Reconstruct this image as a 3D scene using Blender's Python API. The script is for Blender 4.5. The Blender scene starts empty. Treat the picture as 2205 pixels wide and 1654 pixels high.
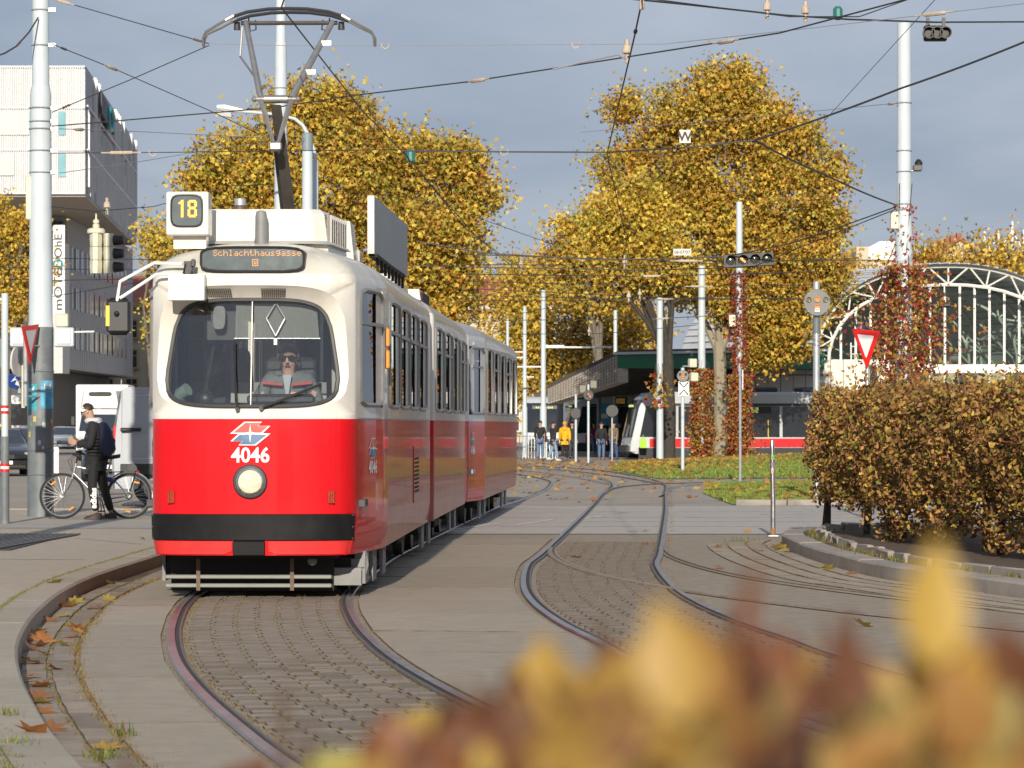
import bpy, bmesh, math, random
import numpy as np
from mathutils import Vector, Matrix, Quaternion
R = math.radians
random.seed(7); np.random.seed(7)
scene = bpy.context.scene
COL = scene.collection

# ------------------------------------------------------------------ camera
FPX, HOR, CX, CAMZ = 7300.0, 914.0, 1102.5, 1.6     # focal length in photo pixels, horizon row, centre column, eye height
cam_d = bpy.data.cameras.new('camera'); cam = bpy.data.objects.new('camera', cam_d); COL.objects.link(cam)
cam.location = (0, 0, CAMZ); cam.rotation_euler = (R(90), 0, 0)
cam_d.sensor_width = 36; cam_d.lens = FPX / 2205 * 36
cam_d.shift_y = (HOR - 827) / 2205
cam_d.clip_start = 0.1; cam_d.clip_end = 6000
cam_d.dof.use_dof = True; cam_d.dof.focus_distance = 33; cam_d.dof.aperture_fstop = 12.0
scene.camera = cam

# ------------------------------------------------------------------ sky
SUN_EL, SUN_DX = 19.0, 0.03
w = bpy.data.worlds.new('World'); scene.world = w; w.use_nodes = True
nt = w.node_tree; nt.nodes.clear()
out = nt.nodes.new('ShaderNodeOutputWorld')
sky = nt.nodes.new('ShaderNodeTexSky'); sky.sky_type = 'NISHITA'; sky.sun_disc = False
sky.sun_elevation = R(SUN_EL); sky.sun_rotation = R(180) + math.atan(SUN_DX)
bg1 = nt.nodes.new('ShaderNodeBackground'); bg1.inputs[1].default_value = 0.07
nt.links.new(sky.outputs[0], bg1.inputs[0])
tc = nt.nodes.new('ShaderNodeTexCoord')
mp = nt.nodes.new('ShaderNodeMapping'); mp.inputs['Scale'].default_value = (1.0, 1.0, 3.4)
nz = nt.nodes.new('ShaderNodeTexNoise'); nz.inputs['Scale'].default_value = 4.6; nz.inputs['Detail'].default_value = 7; nz.inputs['Roughness'].default_value = .55; nz.inputs['Distortion'].default_value = .4
nt.links.new(tc.outputs['Generated'], mp.inputs[0]); nt.links.new(mp.outputs[0], nz.inputs['Vector'])
rp = nt.nodes.new('ShaderNodeValToRGB')
rp.color_ramp.elements[0].position = .36; rp.color_ramp.elements[0].color = (.27, .335, .465, 1)
rp.color_ramp.elements[1].position = .66; rp.color_ramp.elements[1].color = (.455, .51, .615, 1)
nt.links.new(nz.outputs['Fac'], rp.inputs[0])
bg2 = nt.nodes.new('ShaderNodeBackground'); bg2.inputs[1].default_value = 1.0
nt.links.new(rp.outputs[0], bg2.inputs[0])
mx = nt.nodes.new('ShaderNodeMixShader'); mx.inputs[0].default_value = .86
nt.links.new(bg1.outputs[0], mx.inputs[1]); nt.links.new(bg2.outputs[0], mx.inputs[2]); nt.links.new(mx.outputs[0], out.inputs[0])

# ------------------------------------------------------------------ sun (behind the photographer, a little to the left)
sd = bpy.data.lights.new('sun', 'SUN'); sd.energy = 5.0; sd.angle = R(.53); sd.color = (1.0, .91, .78)
so = bpy.data.objects.new('sun', sd); COL.objects.link(so)
so.rotation_euler = Vector((SUN_DX, 1, -math.tan(R(SUN_EL)))).to_track_quat('-Z', 'Y').to_euler()
vs = scene.view_settings
vs.view_transform = 'Standard'; vs.look = 'None'; vs.exposure = 0.03; vs.gamma = 1.0; vs.use_curve_mapping = False
scene.cycles.use_denoising = True
scene.cycles.max_bounces = 8; scene.cycles.transparent_max_bounces = 16
scene.cycles.caustics_reflective = False; scene.cycles.caustics_refractive = False

# ------------------------------------------------------------------ helpers
def W(x, y, Y):                    # photo pixel at distance Y -> place
    return Vector(((x - CX) / FPX * Y, Y, CAMZ + (HOR - y) / FPX * Y))
def G(x, y, z=0.0):                # photo pixel on a level surface of height z -> place
    Y = (CAMZ - z) * FPX / (y - HOR)
    return Vector(((x - CX) / FPX * Y, Y, z))

class MB:
    def __init__(s): s.v = []; s.f = []; s.mi = []; s.cur = 0
    def add(s, vs, fs, mi=None):
        o = len(s.v); s.v += [tuple(p) for p in vs]
        for q in fs: s.f.append(tuple(i + o for i in q)); s.mi.append(s.cur if mi is None else mi)
        return s
    def box(s, c, d, rot=None, bev=0.0, mi=None):
        hx, hy, hz = d[0] / 2, d[1] / 2, d[2] / 2
        if bev > 0:
            b = min(bev, hx * .9, hy * .9, hz * .9); P = []
            rings = [(-hz, b), (-hz + b, 0), (hz - b, 0), (hz, b)]
            for z, i in rings:
                x, y = hx - i, hy - i; k = b * .55
                P += [(x - k, -y, z), (x, -y + k, z), (x, y - k, z), (x - k, y, z), (-x + k, y, z), (-x, y - k, z), (-x, -y + k, z), (-x + k, -y, z)]
            F = [tuple(range(7, -1, -1)), tuple(range(24, 32))]
            for r in range(3):
                for k2 in range(8):
                    a, bq = r * 8 + k2, r * 8 + (k2 + 1) % 8
                    F.append((a, bq, bq + 8, a + 8))
        else:
            P = [(x, y, z) for z in (-hz, hz) for x, y in ((-hx, -hy), (hx, -hy), (hx, hy), (-hx, hy))]
            F = [(3, 2, 1, 0), (4, 5, 6, 7), (0, 1, 5, 4), (1, 2, 6, 5), (2, 3, 7, 6), (3, 0, 4, 7)]
        c = Vector(c)
        if rot is not None:
            m = rot if isinstance(rot, Matrix) else Matrix.Rotation(rot, 3, 'Z')
            P = [m @ Vector(p) + c for p in P]
        else: P = [Vector(p) + c for p in P]
        return s.add(P, F, mi)
    def loft(s, rings, closed=True, caps=True, mi=None):
        n = len(rings[0]); P = [p for r in rings for p in r]; F = []
        for i in range(len(rings) - 1):
            for k in range(n if closed else n - 1):
                a, b = i * n + k, i * n + (k + 1) % n
                F.append((a, b, b + n, a + n))
        if caps and closed:
            F.append(tuple(range(n - 1, -1, -1))); F.append(tuple(range((len(rings) - 1) * n, len(rings) * n)))
        return s.add(P, F, mi)
    def tube(s, pts, r, n=6, closed=False, caps=True, mi=None):
        pts = [Vector(p) for p in pts]; N = len(pts)
        rr = r if isinstance(r, (list, tuple)) else [r] * N
        rings = []; prev = None
        for i in range(N):
            if closed: t = pts[(i + 1) % N] - pts[i - 1]
            else: t = pts[min(i + 1, N - 1)] - pts[max(i - 1, 0)]
            if t.length < 1e-9: t = Vector((0, 0, 1))
            t.normalize()
            if prev is None:
                a = Vector((0, 0, 1)) if abs(t.z) < .9 else Vector((1, 0, 0)); u = t.cross(a).normalized()
            else:
                u = prev - t * prev.dot(t)
                u = u.normalized() if u.length > 1e-6 else t.orthogonal().normalized()
            prev = u; v = t.cross(u)
            rings.append([pts[i] + (u * math.cos(2 * math.pi * k / n) + v * math.sin(2 * math.pi * k / n)) * rr[i] for k in range(n)])
        if closed: rings.append(rings[0]); caps = False
        return s.loft(rings, True, caps, mi)
    def cyl(s, p0, p1, r0, r1=None, n=12, caps=True, mi=None):
        return s.tube([p0, p1], [r0, r0 if r1 is None else r1], n, False, caps, mi)
    def prism(s, pts, vec, mi=None):
        vec = Vector(vec); pts = [Vector(p) for p in pts]
        return s.loft([pts, [p + vec for p in pts]], True, True, mi)
    def sphere(s, c, r, nu=12, nv=8, mi=None):
        c = Vector(c); r = (r, r, r) if not isinstance(r, (tuple, list)) else r
        P = [c + Vector((0, 0, r[2]))]; F = []
        for j in range(1, nv):
            t = math.pi * j / nv
            for i in range(nu):
                a = 2 * math.pi * i / nu
                P.append(c + Vector((r[0] * math.sin(t) * math.cos(a), r[1] * math.sin(t) * math.sin(a), r[2] * math.cos(t))))
        P.append(c - Vector((0, 0, r[2])))
        for i in range(nu): F.append((0, 1 + i, 1 + (i + 1) % nu))
        for j in range(nv - 2):
            for i in range(nu):
                a, b = 1 + j * nu + i, 1 + j * nu + (i + 1) % nu
                F.append((a, a + nu, b + nu, b))
        L = len(P) - 1
        for i in range(nu): F.append((1 + (nv - 2) * nu + i, L, 1 + (nv - 2) * nu + (i + 1) % nu))
        return s.add(P, F, mi)
    def torus(s, c, ax, Rr, r, n=32, m=6, mi=None):
        c = Vector(c); ax = Vector(ax).normalized(); u = ax.orthogonal().normalized(); v = ax.cross(u)
        return s.tube([c + (u * math.cos(2 * math.pi * k / n) + v * math.sin(2 * math.pi * k / n)) * Rr for k in range(n)], r, m, True, mi=mi)
    def lathe(s, prof, c=(0, 0, 0), n=16, mi=None):
        c = Vector(c)
        rings = [[c + Vector((r * math.cos(2 * math.pi * k / n), r * math.sin(2 * math.pi * k / n), z)) for k in range(n)] for r, z in prof]
        return s.loft(rings, True, True, mi)
    def quad(s, a, b, c, d, mi=None): return s.add([a, b, c, d], [(0, 1, 2, 3)], mi)
    def poly(s, pts, mi=None): return s.add(pts, [tuple(range(len(pts)))], mi)
    def xform(s, m): s.v = [tuple(m @ Vector(p)) for p in s.v]; return s
    def build(s, name, mats, parent=None, smooth=35, loc=None, rz=None):
        me = bpy.data.meshes.new(name); me.from_pydata(s.v, [], s.f)
        for m in (mats if isinstance(mats, (list, tuple)) else [mats]): me.materials.append(m)
        if any(s.mi): me.polygons.foreach_set('material_index', s.mi)
        if smooth:
            me.polygons.foreach_set('use_smooth', [True] * len(me.polygons))
            try: me.set_sharp_from_angle(angle=R(smooth))
            except Exception: pass
        me.validate(); me.update()
        return link(name, me, parent, loc, rz)

def link(name, me, parent=None, loc=None, rz=None):
    o = bpy.data.objects.new(name, me); COL.objects.link(o)
    if parent is not None: o.parent = parent
    if loc is not None: o.location = loc
    if rz is not None: o.rotation_euler = (0, 0, rz)
    return o
def tag(o, label=None, cat=None, group=None, kind=None):
    if label: o['label'] = label
    if cat: o['category'] = cat
    if group: o['group'] = group
    if kind: o['kind'] = kind
    return o
def thing(name, label, cat, loc=(0, 0, 0), rz=0, group=None):
    o = bpy.data.objects.new(name, None); COL.objects.link(o); o.empty_display_size = .2
    o.location = loc; o.rotation_euler = (0, 0, rz)
    return tag(o, label, cat, group)
def dup(root, loc=None, rz=None, label=None, parent=None):
    c = root.copy(); COL.objects.link(c)
    if parent is not None: c.parent = parent
    if loc is not None: c.location = loc
    if rz is not None: c.rotation_euler = (0, 0, rz)
    if label: c['label'] = label
    for ch in list(root.children): dup(ch, parent=c)
    return c

# ------------------------------------------------------------------ materials
MC = {}
def M(name, col, rough=.55, metal=0.0, var=.12, scale=3.0, bump=0.0, bscale=60.0, coat=0.0, spec=.5, dirt=0.0, dcol=(.12, .1, .08), dscale=2.0, emit=0.0, rvar=.1, dstr=1.0, orand=0.0):
    if name in MC: return MC[name]
    m = bpy.data.materials.new(name); m.use_nodes = True; n = m.node_tree; b = n.nodes['Principled BSDF']
    c = col if len(col) == 4 else (*col, 1)
    tcn = n.nodes.new('ShaderNodeTexCoord')
    if var > 0 or dirt > 0:
        a = n.nodes.new('ShaderNodeTexNoise'); a.inputs['Scale'].default_value = scale; a.inputs['Detail'].default_value = 6; a.inputs['Roughness'].default_value = .65
        n.links.new(tcn.outputs['Object'], a.inputs['Vector'])
        r = n.nodes.new('ShaderNodeValToRGB'); r.color_ramp.elements[0].position = .3; r.color_ramp.elements[1].position = .7
        r.color_ramp.elements[0].color = (*[max(0, x * (1 - var)) for x in c[:3]], 1); r.color_ramp.elements[1].color = (*[min(1, x * (1 + var)) for x in c[:3]], 1)
        n.links.new(a.outputs['Fac'], r.inputs[0]); last = r.outputs[0]
        if dirt > 0:
            d = n.nodes.new('ShaderNodeTexNoise'); d.inputs['Scale'].default_value = dscale; d.inputs['Detail'].default_value = 9; d.inputs['Roughness'].default_value = .72
            mpn = n.nodes.new('ShaderNodeMapping'); mpn.inputs['Scale'].default_value = (1, 1, dstr); n.links.new(tcn.outputs['Object'], mpn.inputs[0]); n.links.new(mpn.outputs[0], d.inputs['Vector'])
            dr = n.nodes.new('ShaderNodeValToRGB'); dr.color_ramp.elements[0].position = .48; dr.color_ramp.elements[1].position = .72
            dr.color_ramp.elements[0].color = (0, 0, 0, 1); dr.color_ramp.elements[1].color = (dirt, dirt, dirt, 1)
            n.links.new(d.outputs['Fac'], dr.inputs[0])
            mxn = n.nodes.new('ShaderNodeMix'); mxn.data_type = 'RGBA'
            n.links.new(dr.outputs[0], mxn.inputs['Factor']); n.links.new(last, mxn.inputs['A']); mxn.inputs['B'].default_value = (*dcol, 1)
            last = mxn.outputs['Result']
        if orand > 0:
            oi = n.nodes.new('ShaderNodeObjectInfo'); om_ = n.nodes.new('ShaderNodeMapRange'); om_.inputs['To Min'].default_value = 1 - orand; om_.inputs['To Max'].default_value = 1 + orand * .6
            n.links.new(oi.outputs['Random'], om_.inputs['Value']); vm = n.nodes.new('ShaderNodeVectorMath'); vm.operation = 'SCALE'; n.links.new(last, vm.inputs[0]); n.links.new(om_.outputs[0], vm.inputs['Scale']); last = vm.outputs[0]
        n.links.new(last, b.inputs['Base Color'])
        mr = n.nodes.new('ShaderNodeMapRange'); mr.inputs['To Min'].default_value = max(0.02, rough - rvar); mr.inputs['To Max'].default_value = min(1, rough + rvar)
        n.links.new(a.outputs['Fac'], mr.inputs['Value']); n.links.new(mr.outputs[0], b.inputs['Roughness'])
    else:
        b.inputs['Base Color'].default_value = c; b.inputs['Roughness'].default_value = rough
    b.inputs['Metallic'].default_value = metal; b.inputs['Specular IOR Level'].default_value = spec
    if coat: b.inputs['Coat Weight'].default_value = coat; b.inputs['Coat Roughness'].default_value = .04
    if emit: b.inputs['Emission Color'].default_value = c; b.inputs['Emission Strength'].default_value = emit
    if bump > 0:
        t = n.nodes.new('ShaderNodeTexNoise'); t.inputs['Scale'].default_value = bscale; t.inputs['Detail'].default_value = 5
        n.links.new(tcn.outputs['Object'], t.inputs['Vector'])
        bn = n.nodes.new('ShaderNodeBump'); bn.inputs['Strength'].default_value = bump; bn.inputs['Distance'].default_value = .02
        n.links.new(t.outputs['Fac'], bn.inputs['Height']); n.links.new(bn.outputs[0], b.inputs['Normal'])
    MC[name] = m; return m
def glass(name, tint=(.75, .8, .8), ior=1.5, rough=.0, wav=0.0):
    if name in MC: return MC[name]
    m = bpy.data.materials.new(name); m.use_nodes = True; n = m.node_tree; n.nodes.clear()
    o = n.nodes.new('ShaderNodeOutputMaterial'); tr = n.nodes.new('ShaderNodeBsdfTransparent'); tr.inputs[0].default_value = (*tint, 1)
    gl = n.nodes.new('ShaderNodeBsdfGlossy'); gl.inputs['Roughness'].default_value = rough; gl.inputs[0].default_value = (1, 1, 1, 1)
    fr = n.nodes.new('ShaderNodeFresnel'); fr.inputs['IOR'].default_value = ior
    mxs = n.nodes.new('ShaderNodeMixShader')
    n.links.new(fr.outputs[0], mxs.inputs[0]); n.links.new(tr.outputs[0], mxs.inputs[1]); n.links.new(gl.outputs[0], mxs.inputs[2]); n.links.new(mxs.outputs[0], o.inputs[0])
    if wav:
        tcn = n.nodes.new('ShaderNodeTexCoord'); t = n.nodes.new('ShaderNodeTexNoise'); t.inputs['Scale'].default_value = 1.5
        n.links.new(tcn.outputs['Object'], t.inputs['Vector'])
        bn = n.nodes.new('ShaderNodeBump'); bn.inputs['Strength'].default_value = wav; bn.inputs['Distance'].default_value = .02
        n.links.new(t.outputs['Fac'], bn.inputs['Height']); n.links.new(bn.outputs[0], gl.inputs['Normal'])
    MC[name] = m; return m
def leafmat(name, trans=.3):
    if name in MC: return MC[name]
    m = bpy.data.materials.new(name); m.use_nodes = True; n = m.node_tree; b = n.nodes['Principled BSDF']; o = n.nodes['Material Output']
    at = n.nodes.new('ShaderNodeAttribute'); at.attribute_name = 'col'
    n.links.new(at.outputs['Color'], b.inputs['Base Color']); b.inputs['Roughness'].default_value = .6; b.inputs['Specular IOR Level'].default_value = .25
    tl = n.nodes.new('ShaderNodeBsdfTranslucent'); n.links.new(at.outputs['Color'], tl.inputs[0])
    ms = n.nodes.new('ShaderNodeMixShader'); ms.inputs[0].default_value = trans
    n.links.new(b.outputs[0], ms.inputs[1]); n.links.new(tl.outputs[0], ms.inputs[2]); n.links.new(ms.outputs[0], o.inputs[0])
    MC[name] = m; return m
def objcol_leafmat(name, trans=.35):          # colour from each leaf object's own colour
    m = bpy.data.materials.new(name); m.use_nodes = True; n = m.node_tree; b = n.nodes['Principled BSDF']; o = n.nodes['Material Output']
    at = n.nodes.new('ShaderNodeObjectInfo'); tcn = n.nodes.new('ShaderNodeTexCoord')
    nz_ = n.nodes.new('ShaderNodeTexNoise'); nz_.inputs['Scale'].default_value = 60; n.links.new(tcn.outputs['Object'], nz_.inputs['Vector'])
    mm = n.nodes.new('ShaderNodeMix'); mm.data_type = 'RGBA'; mm.inputs['B'].default_value = (.2, .08, .03, 1)
    mr = n.nodes.new('ShaderNodeMapRange'); mr.inputs['From Min'].default_value = .5; mr.inputs['From Max'].default_value = .8; mr.inputs['To Max'].default_value = .7
    n.links.new(nz_.outputs['Fac'], mr.inputs['Value']); n.links.new(mr.outputs[0], mm.inputs['Factor']); n.links.new(at.outputs['Color'], mm.inputs['A'])
    n.links.new(mm.outputs['Result'], b.inputs['Base Color']); b.inputs['Roughness'].default_value = .5
    tl = n.nodes.new('ShaderNodeBsdfTranslucent'); n.links.new(mm.outputs['Result'], tl.inputs[0])
    ms = n.nodes.new('ShaderNodeMixShader'); ms.inputs[0].default_value = trans
    n.links.new(b.outputs[0], ms.inputs[1]); n.links.new(tl.outputs[0], ms.inputs[2]); n.links.new(ms.outputs[0], o.inputs[0])
    return m

M('mast', (.52, .585, .615), .5, .0, .06, 1.5, .05, 30, dirt=.25, dcol=(.35, .36, .36)); M('mast_dark', (.14, .16, .17), .5, 0, .15, 3, .1, 40, dirt=.5, dcol=(.3, .3, .29))
M('steel', (.55, .56, .57), .35, .9, .12, 4, .05, 50); M('galv', (.5, .52, .53), .45, .6, .15, 5, .05, 60, dirt=.3, dcol=(.3, .28, .25))
M('wire', (.035, .034, .036), .6, 0, .1); M('wire_light', (.32, .32, .34), .5, .3, .1)
M('black', (.015, .015, .016), .45, 0, .2, 8); M('rubber', (.02, .02, .021), .75, 0, .2, 12); M('blackplastic', (.022, .022, .024), .4, 0, .15, 10)
M('white', (.78, .78, .76), .5, 0, .04, 2); M('whitepaint', (.82, .82, .8), .4, 0, .05, 3, dirt=.2, dcol=(.5, .47, .42)); M('cream', (.62, .6, .46), .55, 0, .08, 3, dirt=.25)
M('red', (.62, .02, .02), .4, 0, .06); M('rustcream', (.5, .42, .32), .7, 0, .2, 15, dirt=.4, dcol=(.2, .08, .03)); M('ceramic', (.55, .25, .15), .3, 0, .1)
M('amber', (1.0, .36, .02), .4, emit=2.2, var=0); M('amber_lens', (.55, .16, .02), .25, 0, .2, 20, spec=.6); M('dark_lens', (.05, .05, .04), .15, 0, 0, spec=.7)
M('chrome', (.75, .75, .75), .12, 1, .03)
glass('glass_front', (.9, .92, .92), 1.75); glass('glass_side', (.55, .57, .56), 1.6); glass('glass_far', (.50, .60, .54), 1.55, .02); glass('glass_clear', (.85, .9, .88))
# ================================================================== ground, tracks, paving
M('asphalt', (.33, .28, .22), .9, 0, .16, 7, .35, 90, spec=.1, dirt=.6, dcol=(.22, .18, .14), dscale=4)
M('asphalt_far', (.35, .305, .255), .9, 0, .12, .5, .25, 60, spec=.1, dirt=.3, dcol=(.25, .225, .2), dscale=.3)
M('crossing', (.43, .395, .355), .85, 0, .1, 5, .2, 70, spec=.12, dirt=.3, dcol=(.31, .295, .27), dscale=.7)
M('concrete', (.39, .333, .262), .9, 0, .13, 9, .4, 140, spec=.1, orand=.08, dirt=.6, dcol=(.26, .22, .175), dscale=4.5)
M('joint', (.15, .12, .09), .95, 0, .35, 6, .5, 80, spec=.05)
M('sett', (.30, .25, .20), .9, 0, .22, 4, .35, 70, spec=.1, orand=.28, dirt=.4, dcol=(.22, .19, .16), dscale=5)
M('kerbstone', (.40, .35, .275), .85, 0, .12, 8, .35, 90, spec=.15, orand=.08, dirt=.4, dcol=(.27, .245, .205), dscale=4)
M('sidewalk', (.42, .365, .295), .9, 0, .1, 6, .25, 80, spec=.1, dirt=.3, dcol=(.33, .29, .25), dscale=.5)
M('soil', (.10, .07, .045), .95, 0, .3, 5, .6, 30)
M('grass_ground', (.15, .17, .05), .95, 0, .3, 2, .5, 30)
M('rail_head', (.34, .32, .32), .34, .8, .22, 3, .05, 40, dirt=.6, dcol=(.14, .075, .06), dscale=1.2); M('rail_groove', (.045, .038, .032), .9, 0, .3, 8)
M('rail_lip', (.17, .15, .14), .5, .6, .2, 6, dirt=.4, dcol=(.14, .07, .04), dscale=4)
M('roadpaint', (.62, .61, .58), .8, 0, .25, 8, dirt=.8, dcol=(.28, .27, .26), dscale=5)

class Curve:
    def __init__(s, pts, step=.25):
        P = [Vector((p[0], p[1], 0)) for p in pts]; D = []
        for i in range(len(P) - 1):
            a, b, c, d = P[max(i - 1, 0)], P[i], P[i + 1], P[min(i + 2, len(P) - 1)]
            n = max(2, int((c - b).length / step))
            for k in range(n):
                t = k / n
                D.append(.5 * (2 * b + (c - a) * t + (2 * a - 5 * b + 4 * c - d) * t * t + (3 * b - a - 3 * c + d) * t ** 3))
        D.append(P[-1]); s.p = D; s.n = []; s.s = [0]
        for i in range(len(D)):
            t = (D[min(i + 1, len(D) - 1)] - D[max(i - 1, 0)]).normalized(); s.n.append(Vector((t.y, -t.x, 0)))
            if i: s.s.append(s.s[-1] + (D[i] - D[i - 1]).length)
    def at(s, q, off=0.0, z=0.0):
        i = int(np.searchsorted(s.s, q)) ; i = min(max(i, 1), len(s.p) - 1)
        t = (q - s.s[i - 1]) / max(1e-6, s.s[i] - s.s[i - 1])
        p = s.p[i - 1].lerp(s.p[i], t); n = s.n[i - 1].lerp(s.n[i], t).normalized()
        r = p + n * off; r.z = z; return r
    def sY(s, Y):                      # arc length at depth Y (Y grows along the curve)
        ys = [p.y for p in s.p]; return float(np.interp(Y, ys, s.s))
    def atY(s, Y, off=0.0, z=0.0): return s.at(s.sY(Y), off, z)
TA = Curve([(1.6, 8), (.55, 12), (-.30, 15.8), (-.68, 17.7), (-1.11, 20.07), (-1.48, 22.46), (-1.76, 24.8), (-1.98, 27.16), (-2.18, 30.1), (-2.25, 33), (-2.2, 37), (-2.1, 41.3), (-1.72, 50), (-1.35, 58), (-1.0, 65), (-.6, 70), (0, 80), (.3, 89), (.3, 96), (-.4, 106), (-2.2, 118), (-5, 128)])
TB = Curve([(5.0, 9), (3.2, 14), (2.2, 18.5), (1.53, 22.9), (1.36, 24.7), (1.11, 27.1), (.91, 30.2), (.84, 33.5), (.90, 38), (1.08, 41.3), (1.5, 49.7), (2.12, 62.5), (2.76, 76.8), (3.3, 89), (3.3, 99), (2.85, 109), (2.2, 118), (.5, 126), (-3, 134)])
TC = Curve([(12, 14), (8.2, 20), (5.3, 25), (4.1, 27.5), (3.1, 30), (2.3, 32.6), (1.7, 35.2), (1.36, 38), (1.2, 41), (1.24, 44)])
TD = Curve([(2.76, 76.8), (3.5, 86), (5.2, 91), (9, 94.5), (16, 96), (30, 97)])
TE = Curve([(3.3, 89), (2.4, 104), (.9, 118), (-1.5, 130), (-5, 142)])

def sheet(name, pts, z, mat, parent=None, kind='structure', label=None):
    m = MB(); m.poly([(p[0], p[1], z) for p in pts]); o = m.build(name, mat, parent, smooth=0)
    if kind and parent is None: tag(o, kind=kind)
    return o
ground = sheet('ground', [(-2500, -200), (2500, -200), (2500, 5000), (-2500, 5000)], -.03, MC['asphalt_far'])
road = sheet('road', [(-4.6, 6), (16, 6), (40, 60), (60, 175), (-60, 175), (-60, 58.3), (-4.6, 58.3)], 0.0, MC['joint'])
# far road surface and crossing band
def band(name, Y0, Y1, X0, X1, z, mat, n=1):
    return sheet(name, [(X0(Y0) if callable(X0) else X0, Y0), (X1, Y0), (X1, Y1), (X0(Y1) if callable(X0) else X0, Y1)], z, mat, road, None)
band('asphalt_surface', 66.02, 174.9, -59.9, 59, .006, MC['asphalt_far'])
band('asphalt_surface', 58.32, 66, -59.9, -4.3, .006, MC['asphalt_far'])
band('crossing_surface', 49.2, 66, -3.9, 40, .011, MC['crossing'])
sheet('asphalt_surface', [(-3.85, 6.1), (15.9, 6.1), (30, 49.18), (-3.85, 49.18)], .004, MC['asphalt'], road, None)

# ---- rails: grooved tram rail swept along each track
def rail_mesh(curve, off, s0, s1, side):
    m = MB(); prof = [(-.046, .012, 2), (-.038, .028, 0), (.016, .030, 0), (.019, .018, 1), (.046, .017, 1), (.049, .026, 2), (.066, .026, 2), (.070, .012, 2)]
    n = max(4, int((s1 - s0) / .6)); S = [s0 + (s1 - s0) * k / n for k in range(n + 1)]
    P = []
    for q in S:
        for (d, z, mi) in prof: P.append(curve.at(q, off + d * side, z))
    F = []; MI = []; N = len(prof)
    for i in range(n):
        for k in range(N - 1):
            F.append((i * N + k, i * N + k + 1, (i + 1) * N + k + 1, (i + 1) * N + k)); MI.append(prof[k + 1][2] if prof[k + 1][2] != 0 or k == 1 else 0)
    o = len(m.v); m.v = [tuple(p) for p in P]; m.f = F; m.mi = MI
    return m
for cv, y0, y1 in ((TA, 9, 127), (TB, 10, 133), (TC, 15, 43.5), (TD, 77, 96.9), (TE, 89.5, 141)):
    for sd_ in (-1, 1):
        s0, s1 = cv.sY(y0), cv.sY(y1)
        rail_mesh(cv, sd_ * .7175, s0, s1, -sd_).build('rail', [MC['rail_head'] if cv is not TC else M('rail_dusty', (.27, .225, .18), .7, .2, .25, 4, dirt=.6, dcol=(.2, .12, .08), dscale=3), MC['rail_groove'] if cv is not TC else M('groove_dusty', (.12, .095, .07), .9, 0, .3, 5), MC['rail_lip'] if cv is not TC else MC['concrete']], road, smooth=25)

# ---- paving pieces
def slab_between(fa, fb, z=.016, inset=.008):      # fa(t), fb(t) give left/right edge points at t in 0..1
    pts = [fa(0), fb(0), fb(.5), fb(1), fa(1), fa(.5)]
    c = sum(pts, Vector()) / 6
    top = []; bot = []
    for p in pts:
        d = (c - p); d.z = 0; d.normalize()
        q = p + d * inset; top.append(Vector((q.x, q.y, z))); bot.append(Vector((p.x, p.y, .0005)))
    m = MB(); m.add(bot + top, [(6, 7, 8, 9, 10, 11)], 0); m.f += [(k, (k + 1) % 6, 6 + (k + 1) % 6, 6 + k) for k in range(6)]; m.mi += [1] * 6
    return m
def strip(name, curve, o0, o1, Y0, Y1, length, mat, z=.016, jit=.15, parent=None, inset=.008, zj=.003):
    s = curve.sY(Y0); e = curve.sY(Y1)
    while s < e:
        L = length * (1 + random.uniform(-jit, jit)); a, b = s, min(s + L - .012, e)
        if b - a > .1:
            slab_between(lambda t: curve.at(a + (b - a) * t, o0), lambda t: curve.at(a + (b - a) * t, o1), z + random.uniform(-zj, zj), inset).build(name, [mat, MC['joint']], parent or road, smooth=0)
        s += L
strip('concrete_slab', TA, -1.375, -.80, 12, 31, 3.2, MC['concrete'])
strip('concrete_slab', TA, -1.375, -.80, 31, 46, 5, MC['concrete'])
strip('paving_stone', TA, -1.56, -1.40, 12.5, 34, .85, MC['sett'], z=.018, jit=.3)
strip('paving_stone', TA, -1.755, -1.59, 12.5, 34, .8, MC['sett'], z=.018, jit=.3)
# concrete between the two tracks
for k, (y0, y1) in enumerate([(14.2 + 2.35 * i, 14.2 + 2.35 * (i + 1) - .03) for i in range(14)]):
    y1 = min(y1, 47.0)
    wob = random.uniform(-.12, .12)
    slab_between(lambda t: TA.atY(y0 + (y1 - y0) * t + wob, .81), lambda t: TB.atY(y0 + (y1 - y0) * t, -.81), .016 + random.uniform(-.002, .002), .01).build('concrete_slab', [MC['concrete'], MC['joint']], road, smooth=0)
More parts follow.
